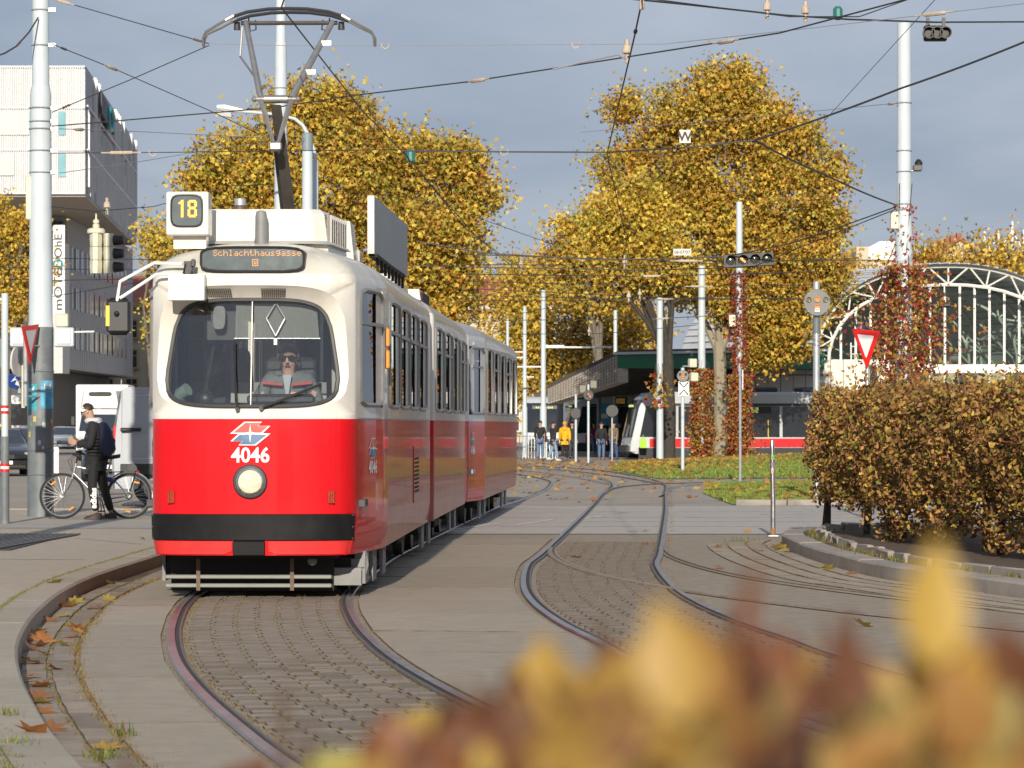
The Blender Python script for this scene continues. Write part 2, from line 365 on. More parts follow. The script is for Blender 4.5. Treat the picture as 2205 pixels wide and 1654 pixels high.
# setts between the rails of the near track
sett_meshes = []
for k in range(4):
    r_ = random.Random(k); m = MB()
    b = [Vector((x, y, 0)) for x, y in ((-.5, -.5), (.5, -.5), (.5, .5), (-.5, .5))]
    t = [Vector((p.x * (.93 + r_.uniform(-.05, .03)), p.y * (.92 + r_.uniform(-.05, .03)), 1)) for p in b]
    m.add(b + t, [(4, 5, 6, 7), (0, 1, 5, 4), (1, 2, 6, 5), (2, 3, 7, 6), (3, 0, 4, 7)])
    me = bpy.data.meshes.new('sett'); me.from_pydata(m.v, [], m.f); me.materials.append(MC['sett']); me.materials.append(M('sett_side', (.115, .092, .07), .95, 0, .2, 6, spec=.05)); me.polygons.foreach_set('material_index', [0, 1, 1, 1, 1]); sett_meshes.append(me)
def setts(curve, o0, o1, Y0, Y1, wx=.165, wy=.185, nobj=300):
    q, e = curve.sY(Y0), curve.sY(Y1); row = 0; L = []; tufts = []
    while q < e:
        n = int(round((o1 - o0) / wx)); dx = (o1 - o0) / n; sh = (row % 2) * .5 * dx
        for k in range(n):
            o = o0 + dx * (k + .5) + sh * .35
            if o > o1: continue
            c = curve.at(q, o); t = (curve.at(q + .1, o) - curve.at(q - .1, o)); L.append((c, math.atan2(t.y, t.x) - math.pi / 2, dx * .97, wy * .97, .013 + random.uniform(-.004, .004)))
            tufts.append(curve.at(q + wy * .5, o + dx * .5))
        q += wy; row += 1
    for i, (c, a, sx, sy, sz) in enumerate(L[:nobj]):
        o = link('sett', sett_meshes[i % 4], road); o.location = c; o.scale = (sx, sy, sz); o.rotation_euler = (random.uniform(-.01, .01), random.uniform(-.01, .01), a + random.uniform(-.05, .05))
    if L[nobj:]:
        m = MB()
        for c, a, sx, sy, sz in L[nobj:]:
            rot = Matrix.Rotation(a + random.uniform(-.04, .04), 3, 'Z')
            b = [rot @ Vector((x * sx, y * sy, .0005)) + c for x, y in ((-.5, -.5), (.5, -.5), (.5, .5), (-.5, .5))]
            t = [rot @ Vector((x * sx * .93, y * sy * .92, sz)) + c for x, y in ((-.5, -.5), (.5, -.5), (.5, .5), (-.5, .5))]
            m.add(b + t, [(4, 5, 6, 7), (0, 1, 5, 4), (1, 2, 6, 5), (2, 3, 7, 6), (3, 0, 4, 7)]); m.mi[-4:] = [1] * 4
        tag(m.build('sett_paving', [MC['sett'], MC['sett_side']], road, smooth=0), kind='stuff')
    return tufts
tuftA = setts(TA, -.60, .62, 15.0, 36)
tuftB = setts(TB, -.60, .62, 19, 46, .18, .2, 0)

# ---- left kerb: one granite stone after another, and the raised pavement behind it
KERB_H = .15
def kerb_stone(curve, a, b, o0, o1, h=KERB_H, mat='kerbstone', parent=None, name='kerbstone'):
    m = MB(); N = 5; g = .0015; ch = .02; rings = []
    for k in range(N):
        q = a + g + (b - a - 2 * g) * k / (N - 1)
        rings.append([curve.at(q, o0, -.02), curve.at(q, o0, h - ch), curve.at(q, o0 + (ch if o1 > o0 else -ch), h), curve.at(q, o1, h), curve.at(q, o1, -.02)])
    m.loft(rings, True, True)
    return m.build(name, MC[mat], parent or road, smooth=20)
q = TA.sY(11)
while q < TA.sY(57):
    L = random.uniform(.9, 1.15); kerb_stone(TA, q, q + L, -1.775, -2.07, KERB_H + random.uniform(-.0012, .0012)); q += L
edge = [TA.at(q, -2.075) for q in np.linspace(TA.sY(8), TA.sY(56), 120)]
pav = [(p.x, p.y) for p in edge] + [(edge[-1].x - .3, 58), (-60, 58), (-60, 8)]
m = MB(); m.poly([(x, y, .14) for x, y in pav]); m.loft([[Vector((edge[-1].x - .3, 58, z)) for z in (-.02, .14)], [Vector((-60, 58, z)) for z in (-.02, .14)]], False, False)
pavement = tag(m.build('pavement', MC['sidewalk'], smooth=0), kind='structure')
# long kerb on the far side of the pavement, slab seams and an inset band
for k in range(24):
    MB().box((-4.0 - k * 1.55, 58.1, .07), (1.53, .28, .18), bev=.02).build('kerbstone', MC['kerbstone'], pavement)
M('seam', (.06, .05, .04), .95, 0, .3)
for (x0, y0, x1, y1) in ((-4.4, 47.3, -30, 48.5), (-4.5, 41.2, -5.6, 43.4), (-4.6, 36.5, -14, 38.0)):
    a, b = Vector((x0, y0, .143)), Vector((x1, y1, .143)); d = Vector((0, .035, 0)); MB().quad(a, a + d, b + d, b).build('expansion_joint', MC['seam'], pavement, smooth=0)
sheet('paving_band', [(-4.35, 47.6), (-4.2, 50.6), (-30, 52), (-30, 48.8)], .1432, M('paving_pale', (.36, .325, .285), .85, 0, .1, 1, .2, 60, dirt=.3), pavement, None)
# tree grate with steel slats
gr = thing('drain_grate', 'dark slatted metal grate set into the left pavement', 'grate', (-6.75, 42, .142))
m = MB(); m.box((0, 0, .004), (1.9, 5.6, .006)); m.build('frame', M('grate_dark', (.05, .05, .05), .7, .3, .2), gr)
for k in range(20):
    MB().box((-.9 + k * .0945, 0, .016), (.05, 5.4, .016), rot=R(-3)).build('slat', M('grate_slat', (.20, .195, .19), .5, .7, .2, 6, dirt=.4), gr, smooth=0)

# ---- faded crossing lines
for k, (x0, x1, Y) in enumerate(((-.5, 7.0, 57.8), (.2, 6.5, 61.5), (-.2, 4.0, 52.6), (1.0, 7.4, 55.3), (4.4, 7.5, 59.8))):
    MB().quad((x0, Y, .0155), (x1, Y + .3, .0155), (x1, Y + .42, .0155), (x0, Y + .12, .0155)).build('crossing_line', MC['roadpaint'], road, smooth=0)
for k in range(3):
    a = Vector((-.9 + k * .9, 51.2 + k * 2.3, .0155)); MB().quad(a, a + Vector((.1, 0, 0)), a + Vector((.75, 3.2, 0)), a + Vector((.65, 3.2, 0))).build('crossing_line', MC['roadpaint'], road, smooth=0)

# ---- planter island on the right with its kerb stones
PK = Curve([(6.6, 24.5), (5.3, 28.5), (4.67, 30.9), (4.25, 32.9), (3.80, 35), (3.56, 38.7), (3.50, 42.3), (3.60, 45.2), (3.95, 46.9), (4.6, 47.9), (5.6, 48.4), (9, 48.5)])
planter = MB(); ptop = [PK.at(q, .29, .13) for q in np.linspace(0, PK.s[-1], 90)]
planter.poly([tuple(p) for p in ptop] + [(14, 48.5, .13), (14, 24.5, .13)])
planter = tag(planter.build('planting_bed', MC['soil'], smooth=0), kind='structure')
q = 0
while q < PK.s[-1] - 1:
    L = random.uniform(.95, 1.1); kerb_stone(PK, q, q + L, 0, .28, .16 + random.uniform(-.006, .006), parent=planter, mat='kerbgrey' if M('kerbgrey', (.34, .305, .265), .85, 0, .16, 2.0, .35, 90, dirt=.45, dcol=(.13, .115, .1), dscale=1.5) else ''); q += L
q = .5
while q < PK.s[-1] - 3:
    L = random.uniform(.7, .95); p0 = PK.at(q + L / 2, .50); t = PK.at(q + L, .5) - PK.at(q, .5)
    rot = Matrix.Rotation(math.atan2(t.y, t.x) + random.uniform(-.06, .06), 3, 'Z') @ Matrix.Rotation(random.uniform(-.22, .25), 3, 'X') @ Matrix.Rotation(random.uniform(-.03, .05), 3, 'Y')
    MB().box((p0.x, p0.y, .135), (L * .93, .08, .17), rot=rot, bev=.012).build('edging_stone', MC['kerbgrey'], planter); q += L + random.choice((0, 0, 0, .25))
for o0, o1, yy in ((-.22, -.02, 0), (-.46, -.25, 0), (-.72, -.49, 0), (-.99, -.75, 0)):
    s = 3.2
    while s < 22.5 + o0 * 2:
        L = random.uniform(.7, 1.2); a, b = s, s + L - .02
        slab_between(lambda t: PK.at(a + (b - a) * t, o0), lambda t: PK.at(a + (b - a) * t, o1), .016 + random.uniform(-.003, .004), .01).build('paving_stone', [MC['concrete'], MC['joint']], road, smooth=0); s += L

# ---- lawns (gentle mounds) right of the track
def lawn(name, poly, zmax, n=26):
    m = MB(); P = [Vector((p[0], p[1], 0)) for p in poly]; c = sum(P, Vector()) / len(P)
    rings = []
    for k in range(8):
        t = k / 8; z = zmax * math.sin(t * math.pi / 2) + .02
        ring = []
        for i in range(len(P)):
            for j in range(4):
                p = P[i].lerp(P[(i + 1) % len(P)], j / 4).lerp(c, t); ring.append(Vector((p.x, p.y, z + random.uniform(-.015, .015) * (t > 0))))
        rings.append(ring)
    m.loft(rings, True, True); o = m.build(name, MC['grass_ground']); return tag(o, kind='structure')
LAWN1 = [(4.3, 98.5), (9, 100), (40, 103), (48, 150), (16, 152), (7, 150), (4.6, 140), (3.4, 120)]
LAWN2 = [(5.2, 90.5), (4.4, 78), (4.35, 67.2), (6.5, 66.8), (30, 68), (34, 90), (12, 92.8), (8.5, 92.0)]
lawn1 = lawn('lawn', LAWN1, .45); lawn2 = lawn('lawn', LAWN2, .12)
for k in range(12):
    MB().box((4.9 + k * 1.02, 66.75 + k * .045, .04), (1.0, .16, .16), rot=R(2.5), bev=.015).build('kerbstone', MC['kerbgrey'], lawn2)
# ================================================================== vegetation
SH_STAR = np.array([(0, -.48), (.5, -.12), (.2, .06), (0, .56), (-.2, .06), (-.5, -.12)])
SH_OVAL = np.array([(0, -.5), (.27, -.15), (.22, .2), (0, .55), (-.22, .2), (-.27, -.15)])
SH_BLADE = np.array([(-.08, 0), (.08, 0), (.06, .55), (0, 1.0)])
def leaf_mesh(name, C, size, cols, shape, mat, bias=(0, 0, 0), fold=.18, upright=False):
    C = np.asarray(C, float); N = len(C); k = len(shape)
    size = np.broadcast_to(np.asarray(size, float), (N,))
    if upright:
        a = np.random.uniform(0, 2 * np.pi, N); t = np.stack([np.cos(a), np.sin(a), np.zeros(N)], 1)
        b = np.stack([np.random.normal(0, .35, N), np.random.normal(0, .35, N), np.ones(N)], 1); b /= np.linalg.norm(b, axis=1)[:, None]
        n = np.cross(t, b)
    else:
        n = np.random.normal(0, 1, (N, 3)) + np.asarray(bias); n /= np.linalg.norm(n, axis=1)[:, None]
        r = np.random.normal(0, 1, (N, 3)); t = np.cross(n, r); t /= np.linalg.norm(t, axis=1)[:, None]; b = np.cross(n, t)
    sh = np.asarray(shape); zf = -np.abs(sh[:, 0]) * fold * 2
    V = C[:, None, :] + size[:, None, None] * (sh[None, :, 0, None] * t[:, None, :] + sh[None, :, 1, None] * b[:, None, :] + zf[None, :, None] * n[:, None, :])
    me = bpy.data.meshes.new(name); me.vertices.add(N * k); me.vertices.foreach_set('co', V.reshape(-1).astype(np.float32))
    me.loops.add(N * k); me.loops.foreach_set('vertex_index', np.arange(N * k, dtype=np.int32))
    me.polygons.add(N); me.polygons.foreach_set('loop_start', (np.arange(N) * k).astype(np.int32)); me.polygons.foreach_set('loop_total', np.full(N, k, dtype=np.int32))
    at = me.attributes.new('col', 'FLOAT_COLOR', 'FACE')
    c4 = np.ones((N, 4), np.float32); c4[:, :3] = cols; at.data.foreach_set('color', c4.reshape(-1))
    me.materials.append(mat); me.update(calc_edges=True); return me
def palette(N, pal, wts, jit=.18):
    pal = np.array(pal); i = np.random.choice(len(pal), N, p=np.array(wts) / sum(wts)); c = pal[i] * np.random.uniform(1 - jit, 1 + jit, (N, 1)); return np.clip(c * np.random.uniform(.93, 1.07, (N, 3)), 0, 1)
PLANE = [(.78, .58, .09), (.68, .44, .06), (.54, .26, .05), (.46, .43, .08), (.28, .135, .045), (.22, .25, .055)]
M('bark', (.17, .145, .11), .9, 0, .3, 5, .8, 14, dirt=.5, dcol=(.06, .05, .04), dscale=4); M('bark_dark', (.05, .042, .035), .9, 0, .3, 6, .8, 14); M('twig', (.09, .06, .04), .9, 0, .2)
M('bark_plane', (.30, .265, .19), .85, 0, .25, 3, .5, 12, dirt=.8, dcol=(.12, .1, .07), dscale=3)
LM = leafmat('leaf_tree', .28)
from mathutils import noise as mnoise

def tree(label, base, blobs, Y, nclus, per, leaf, wts, trunk_r, fork, bark='bark', trunks=None, spread=.34, group='autumn trees', depth=.9, pal=PLANE):
    """base: world xy; blobs: (px x, px y, px rx, px ry) at distance Y -> ellipsoids with real depth"""
    root = thing('plane_tree', label, 'tree', (base[0], base[1], 0), 0, group); sc_ = Y / FPX; B = []
    for (x, y, rx, ry) in blobs:
        c = W(x, y, Y); B.append((np.array([c.x - base[0], 0, c.z]) + np.array([0, random.uniform(-.25, .25) * rx * sc_, 0]), np.array([rx * sc_, .5 * (rx + ry) * sc_ * depth, ry * sc_])))
    for _ in range(int(1.6 * len(blobs)) + 4):          # small side sprays break up the outline
        bc, br = B[random.randrange(len(blobs))]; dv = np.random.normal(0, 1, 3); dv[2] = abs(dv[2]) * .9 - .15; dv /= np.linalg.norm(dv); rs_ = random.uniform(.45, 1.0) * (Y / 140)
        B.append((bc + dv * br * random.uniform(.9, 1.12), np.array([rs_, rs_, rs_ * .9])))
    vol = np.array([b[1].prod() ** .62 for b in B]); vol /= vol.sum()
    CC = []; rng = np.random
    for bi in rng.choice(len(B), nclus, p=vol):
        d = rng.normal(0, 1, 3); d /= np.linalg.norm(d); r = rng.uniform(.15, 1) ** .45
        CC.append(B[bi][0] + d * r * B[bi][1] * rng.uniform(.88, 1.12))
    CC = np.array(CC); keep_ = np.array([mnoise.noise(Vector(c * .75 + base[0])) + .7 * mnoise.noise(Vector(c * 1.9)) > -.15 for c in CC]); CC = CC[keep_]; nclus = len(CC)
    L = np.repeat(CC, per, 0) + rng.normal(0, spread, (nclus * per, 3)) * np.array([1, 1, .8]) * np.repeat(rng.uniform(.6, 1.5, (nclus, 1)), per, 0)
    L = L[L[:, 2] > .3]; N = len(L)
    cl = .5 * palette(N, pal, wts) + .5 * np.repeat(palette(nclus, pal, wts), per, 0)[:N]; tint = np.repeat(rng.uniform(.7, 1.25, (nclus, 1)), per, 0)[:N]; cl = np.clip(cl * tint, 0, 1)
    me = leaf_mesh('crown', L, leaf * rng.uniform(.7, 1.25, N), cl, SH_STAR, LM, bias=(0, 0, .25))
    tag(link('crown', me, root), kind='stuff')
    # trunk and limbs
    trunk = MB(); fz = fork
    trunk.tube([(0, 0, -.1), (0.02, 0, .3), (.05, .02, fz * .5), (-.03, 0, fz)], [trunk_r * 1.35, trunk_r * 1.05, trunk_r * .92, trunk_r * .8], 10)
    tr_o = trunk.build('trunk', MC[bark], root)
    order = sorted(range(len(B)), key=lambda i: -vol[i])[:8]
    for i in order:
        e = Vector(B[i][0]); s0 = Vector((0, 0, fz * random.uniform(.8, 1.0))); mid = s0.lerp(e, .5) + Vector((random.uniform(-.5, .5), random.uniform(-.4, .4), random.uniform(.1, .8)))
        lm = MB(); lm.tube([s0, s0.lerp(mid, .5) + Vector((0, 0, .25)), mid, e], [trunk_r * .55, trunk_r * .42, trunk_r * .3, .04], 7)
        near = np.argsort(np.linalg.norm(CC - np.array(e), axis=1))[:16]
        for j in near[::2]:
            f = Vector(CC[j]); k0 = mid.lerp(e, random.uniform(.2, .95)); lm.tube([k0, k0.lerp(f, .5) + Vector((random.uniform(-.15, .15), 0, random.uniform(0, .25))), f], [.055, .035, .012], 4)
        lm.build('limb', MC[bark], root)
    return root
wY = (4.4, 3.8, 3.0, 3.6, 2.2, 1.8)
bL = W(800, 914, 130)
tree('broad golden plane tree rising behind the tram, lamp post before it', (bL.x, 130), [(640, 255, 80, 75), (720, 260, 95, 85), (540, 350, 120, 85), (720, 400, 200, 130), (880, 360, 130, 85), (960, 430, 90, 90), (950, 540, 105, 120), (820, 560, 170, 110), (590, 480, 180, 110), (985, 640, 70, 100), (440, 400, 60, 45), (850, 680, 150, 90), (460, 520, 110, 80)], 130, 5400, 21, .182, wY, .38, 4.2)
tree('small golden tree showing left of the tram route number box', (W(330, 914, 138).x, 138), [(335, 520, 30, 38), (355, 590, 45, 60), (345, 680, 40, 70)], 138, 220, 28, .17, (6, 4, 1, 4, .4, 1), .16, 2.5)
bR = W(1550, 914, 147)
tree('tallest yellow plane tree with pale mottled trunk on the lawn', (bR.x, 147), [(1565, 185, 75, 65), (1520, 260, 130, 80), (1420, 270, 85, 70), (1640, 290, 90, 80), (1400, 395, 125, 105), (1335, 490, 75, 70), (1560, 390, 170, 120), (1710, 420, 110, 105), (1500, 520, 190, 95), (1660, 540, 140, 90), (1790, 365, 42, 40), (1700, 660, 95, 75), (1640, 720, 75, 50), (1760, 500, 55, 60), (1610, 645, 75, 60), (1500, 615, 100, 45), (1400, 600, 70, 35), (1690, 600, 100, 70), (1660, 760, 50, 30), (1720, 740, 45, 35), (1470, 450, 120, 90)], 147, 6000, 21, .185, (4.2, 4.2, 3.8, 3.2, 2.6, 1.8), .33, 5.2, 'bark_plane')
bR2 = W(1440, 914, 143)
tree('dark-trunked forked plane tree left of the pale trunk', (bR2.x, 143), [(1370, 560, 85, 55), (1430, 590, 95, 45), (1370, 480, 85, 75)], 143, 750, 24, .18, (5, 4, 2, 3.5, .8, 1), .26, 4.6, 'bark_dark')
tree('plane tree half hidden behind the canopy, left of the forked trunk', (W(1290, 914, 200).x, 200), [(1300, 525, 60, 45), (1320, 570, 85, 50), (1250, 585, 60, 42), (1216, 510, 14, 22), (1300, 640, 80, 45)], 200, 750, 24, .25, (4.2, 4, 3, 3, 1.8, 1.2), .3, 6, spread=.5)
tree('distant golden tree behind the two pale poles', (W(1200, 914, 215).x, 215), [(1130, 600, 70, 50), (1180, 690, 110, 110), (1300, 700, 90, 110), (1090, 700, 70, 90), (1250, 800, 140, 70), (1120, 830, 90, 70), (1370, 760, 40, 90)], 215, 1500, 24, .26, (6, 4, 2, 2, 1.6, 1), .35, 5, spread=.6)
tree('golden tree behind the traffic mast at the left edge', (W(10, 914, 160).x, 160), [(10, 490, 55, 60), (-40, 540, 70, 90), (20, 610, 55, 70), (-30, 660, 70, 60)], 160, 700, 26, .19, (4, 4, 2.4, 2.4, 1.2, 1), .3, 5)
for k, (x, y, rx, ry) in enumerate(((1840, 600, 60, 45), (1960, 590, 50, 35), (2090, 580, 75, 40), (2190, 565, 70, 50))):
    tree(['russet tree left of the glass hall arch, behind its roof', 'russet tree just left of the red gabled roof', 'russet tree right of the red gabled roof', 'russet tree at the right edge behind the hall'][k], (W(x, 914, 262).x, 262), [(x, y, rx, ry), (x - 20, y + 50, rx, ry), (x + 25, y + 90, rx, ry)], 262, 260, 22, .32, (3, 4, 4, 1.5, 2.5, .6), .3, 5, spread=.8)

# ---- clipped copper hedge on the planting bed
HEDGE = [(PALE) for PALE in ((.36, .195, .06), (.26, .12, .042), (.46, .29, .06), (.24, .20, .04), (.12, .055, .025), (.16, .18, .035), (.45, .33, .07))]
hedge = thing('clipped_hedge', 'clipped copper-brown beech hedge on the kerbed bed at right', 'hedge', (0, 0, .13))
HA, HB, HC, HD = np.array([4.12, 46.4]), np.array([6.9, 26.0]), np.array([9.4, 27]), np.array([6.3, 47.6])
def hedge_pts(N):
    out_ = []
    per = N
    u = np.random.uniform(0, 1, per); face = np.random.choice(4, per, p=[.56, .14, .26, .04]); z = np.random.uniform(0, 1, per) ** .8
    dep = np.abs(np.random.normal(0, .12, per))
    P = np.zeros((per, 3))
    for i in range(per):
        H = 1.85 + .06 * math.sin(u[i] * 17) + .05 * math.sin(u[i] * 41 + 1)
        bott = (.30 if u[i] < .14 else .10) + .10 * math.sin(u[i] * 23) + .08 * math.sin(u[i] * 57)
        if u[i] > .45: bott *= max(.15, 1 - (u[i] - .45) * 2.6)
        if face[i] == 0:
            q = HA + (HB - HA) * u[i]; nrm = np.array([-.99, -.13]); zz = bott + (H - bott) * z[i]
            bul = .16 * math.sin(math.pi * min(1, max(0, (zz - .2) / 1.8))) + .07 * math.sin(u[i] * 60) * math.sin(zz * 7)
            q = q + nrm * (bul - dep[i])
        elif face[i] == 1:
            q = HA + (HD - HA) * u[i]; zz = .4 + (H - .4) * z[i]; q = q + np.array([-.2, .97]) * (.08 - dep[i])
        elif face[i] == 2:
            v = np.random.uniform(0, 1); q = HA + (HB - HA) * u[i] + (HD - HA) * v; zz = H + .05 - dep[i] * .8 + max(0, np.random.normal(0, .05))
        else:
            v = np.random.uniform(0, 1); q = HA + (HB - HA) * u[i] + (HD - HA) * v; zz = H + np.random.uniform(0, .28)
        P[i] = (q[0], q[1], zz)
    return P
hp = hedge_pts(40000); hc = palette(len(hp), HEDGE, (5.0, 4.8, 2.4, 1.7, 3.0, 1.0, 1.0), .28)
patch = np.sin(hp[:, 1] * 1.9 + hp[:, 2] * 2.2) + np.sin(hp[:, 1] * .7 - hp[:, 2] * 3.1)
hc *= (1 + .13 * patch)[:, None]
tag(link('leaves', leaf_mesh('leaves', hp[300:], np.random.uniform(.042, .085, len(hp) - 300), np.clip(hc[300:], 0, 1), SH_OVAL, leafmat('leaf_hedge', .2), bias=(-.5, -.7, .3)), hedge), kind='stuff')
OLM = objcol_leafmat('leaf_single')
def leaf_single(name, w=.27, curl=.25):
    m = MB(); P = []; n = 6
    for k in range(n + 1):
        t = k / n; hw = w * math.sin(math.pi * t ** .8) * (1 if t < 1 else 0) + .004; z = curl * (t - .5) ** 2
        P += [Vector((-hw, t - .5, z + hw * .35)), Vector((0, t - .5, z)), Vector((hw, t - .5, z + hw * .35))]
    F = []
    for k in range(n):
        a = k * 3; F += [(a, a + 1, a + 4, a + 3), (a + 1, a + 2, a + 5, a + 4)]
    m.add(P, F); me = bpy.data.meshes.new(name); me.from_pydata(m.v, [], m.f); me.materials.append(OLM)
    me.polygons.foreach_set('use_smooth', [True] * len(me.polygons)); return me
LS = [leaf_single('leaf', .27, .3), leaf_single('leaf', .33, -.25), leaf_single('leaf', .24, .6)]
def rand_rot(): 
    q = Quaternion((random.gauss(0, 1), random.gauss(0, 1), random.gauss(0, 1), random.gauss(0, 1))); q.normalize(); return q.to_euler()
for i in range(300):                     # the largest-showing leaves, nearest end of the hedge face and its top edge
    p = hp[i]; o = link('leaf', LS[i % 3], hedge); o.location = (p[0] - .05, p[1] - .02, p[2]); o.rotation_euler = rand_rot(); s_ = random.uniform(.065, .10); o.scale = (s_, s_, s_); o.color = (*[float(x) for x in np.clip(hc[i] * 1.25, 0, 1)], 1)
# hedge interior: stems and twigs (dark wood, no leaves)
tw = MB()
for k in range(420):
    u = random.random(); q = HA + (HB - HA) * u + (HD - HA) * random.uniform(.08, .9); b0 = Vector((q[0], q[1], random.uniform(.2, 1.2)))
    e = b0 + Vector((random.uniform(-.5, .3), random.uniform(-.5, .5), random.uniform(.1, .6))); e.z = min(e.z, 1.9); tw.tube([b0, b0.lerp(e, .5) + Vector((0, 0, .06)), e], [.012, .009, .004], 4)
tag(tw.build('twigs', MC['twig'], hedge), kind='stuff')
inner = hedge_pts(15000); ctr = (HA + HB + HC + HD) / 4
inner[:, 0] += np.random.uniform(.15, .9, len(inner)); inner[:, 2] = np.minimum(inner[:, 2], 1.85)
tag(link('inner_leaves', leaf_mesh('inner_leaves', inner, .11, palette(len(inner), HEDGE, (3, 4, 1, 1, 4, 1, .3)), SH_OVAL, MC['leaf_hedge']), hedge), kind='stuff')
for k in range(16):
    u = k / 15 + random.uniform(-.015, .015); q = HA + (HB - HA) * u + (HD - HA) * (.16 if k % 3 else .05) + np.array([.12, 0])
    MB().tube([(q[0], q[1], -.05), (q[0] + .02, q[1], .35), (q[0] + random.uniform(-.06, .06), q[1], .9), (q[0], q[1], 1.5)], [.07 if k == 0 else .045, .05, .035, .015], 7).build('stem', MC['bark_dark'], hedge)

# ---- hedge right in front of the photographer (out of focus)
fh = thing('near_hedge', 'out-of-focus yellow and rust hedge right before the camera', 'hedge', (0, 0, 0))
FD = .92
FHX = (np.array([600, 720, 850, 1000, 1150, 1300, 1500, 1650, 1780, 1900, 2000, 2100, 2205, 2600]) - CX) / FPX * FD
FHZ = 1.6 - (np.array([1760, 1700, 1650, 1580, 1500, 1410, 1400, 1440, 1520, 1510, 1400, 1470, 1480, 1450]) - HOR) / FPX * FD
def fh_top(X): return np.interp(X, FHX, FHZ)
FP = [((.52, .33, .075), 5), ((.40, .21, .06), 3), ((.30, .125, .055), 3), ((.16, .065, .032), 5), ((.33, .29, .085), 2.2), ((.56, .41, .14), 2.4)]
fr_ = random.Random(12)
for i in range(300):
    Y = fr_.uniform(.74, 1.2) if i % 3 else fr_.uniform(.78, .98); X = fr_.uniform(-.043, .22) * (Y / FD); top = float(fh_top(X * FD / Y)) - max(0, Y - FD) * .06
    z = top - abs(fr_.gauss(0, .028)); o = link('leaf', LS[i % 3], fh); o.location = (X, Y, z)
    o.rotation_euler = (R(90) + fr_.gauss(0, .7), fr_.gauss(0, .7), fr_.gauss(0, .9)); s_ = fr_.uniform(.020, .036); o.scale = (s_, s_, s_)
    right = min(1, max(0, (X + .02) / .09)); wts = [w_ * (1 if j in (2, 3) else .22 + right) * (1.7 if j in (2, 3) and X < .02 else 1) for j, (c, w_) in enumerate(FP)]
    c = fr_.choices([c for c, _ in FP], wts)[0]; k = fr_.uniform(.8, 1.15); o.color = (*[min(1, v * k) for v in c], 1)
def fleaf(x, y, Y, length, col, rot, mesh=0):
    p = W(x, y, Y); o = link('leaf', LS[mesh], fh); o.location = p; o.rotation_euler = rot; o.scale = (length, length, length); o.color = (*col, 1)
fleaf(2005, 1300, .85, .034, (.56, .37, .07), (R(80), R(8), R(15)))
fleaf(2040, 1440, .88, .036, (.52, .30, .06), (R(75), R(-20), R(-20)), 1)
fleaf(1590, 1310, .9, .031, (.33, .12, .05), (R(95), R(4), R(65)), 2)
for k, (x, y, l, c) in enumerate(((1450, 1390, .058, 0), (1330, 1470, .055, 0), (1520, 1370, .052, 1), (1420, 1560, .06, 5), (1650, 1500, .055, 4), (1250, 1600, .055, 5), (1560, 1600, .06, 0), (2120, 1560, .065, 5), (1900, 1590, .06, 0), (1780, 1470, .05, 3), (1130, 1560, .045, 3), (900, 1610, .04, 3), (960, 1620, .045, 2), (2180, 1400, .05, 3), (1700, 1400, .045, 2), (1820, 1400, .045, 3), (2060, 1500, .05, 1), (1060, 1500, .04, 3))):
    fleaf(x, y + 35, .80 + (k % 5) * .04, l * .55, FP[c][0], (R(90) + fr_.gauss(0, .35), fr_.gauss(0, .6), fr_.gauss(0, .5)), k % 3)
m = MB()
for k in range(60):
    X = fr_.uniform(-.15, 1.0); Y = fr_.uniform(.78, 1.5); m.tube([(X, Y, .0), (X + fr_.uniform(-.05, .05), Y, .8), (X + fr_.uniform(-.06, .06), Y + fr_.uniform(-.05, .05), min(1.52, float(fh_top(X * FD / Y)) - .004))], [.008, .006, .002], 5)
m.build('stem', MC['twig'], fh)
NF = 5200; X = np.random.uniform(-.25, 1.3, NF); Yq = np.random.uniform(.85, 1.6, NF); Z = np.random.uniform(.15, 1, NF) * (fh_top(X * FD / Yq) - .045)
tag(link('lower_leaves', leaf_mesh('lower_leaves', np.stack([X, Yq, Z], 1), .055, palette(NF, [c for c, _ in FP], [w_ for _, w_ in FP]), SH_OVAL, MC['leaf_hedge'], bias=(0, -.5, .3)), fh), kind='stuff')

# ---- weeds in the paving joints, grass, fallen leaves
def inpoly(P, poly):
    x, y = P[:, 0], P[:, 1]; r = np.zeros(len(P), bool); n = len(poly); j = n - 1
    for i in range(n):
        xi, yi = poly[i]; xj, yj = poly[j]
        c = ((yi > y) != (yj > y)) & (x < (xj - xi) * (y - yi) / (yj - yi + 1e-12) + xi); r ^= c; j = i
    return r
def tufts(pts, per, h, spread, pal, wts): 
    P = np.repeat(np.array([tuple(p) for p in pts]), per, 0); P[:, :2] += np.random.normal(0, spread, (len(P), 2)); return P, np.random.uniform(.5, 1.3, len(P)) * h, palette(len(P), pal, wts)
GB = [(.13, .17, .03), (.21, .24, .05), (.30, .22, .09), (.24, .15, .06), (.17, .10, .045)]
parts = []
sel = [p for p in tuftA if random.random() < .5]; parts.append(tufts(sel, 10, .030, .022, GB, (2.4, 2.4, 3, 3, 3)))
sel = [p for p in tuftB if random.random() < .5]; parts.append(tufts(sel, 9, .028, .03, GB, (.4, .7, 4, 4, 3)))
def along(curve, off, Y0, Y1, n, jit=.02, z=.0): 
    s0, s1 = curve.sY(Y0), curve.sY(Y1); return [curve.at(random.uniform(s0, s1), off + random.gauss(0, jit), z) for _ in range(n)]
parts.append(tufts(along(TA, -1.39, 13, 35, 620, .028), 9, .034, .018, GB, (.5, .6, 4, 4, 2)))
parts.append(tufts(along(TA, -1.575, 13, 35, 330, .012), 7, .026, .012, GB, (2.4, 1.8, 2.4, 2, 2)))
parts.append(tufts(along(TA, -.79, 14, 31, 240, .012), 6, .02, .012, GB, (.6, .4, 2, 3, 3)))
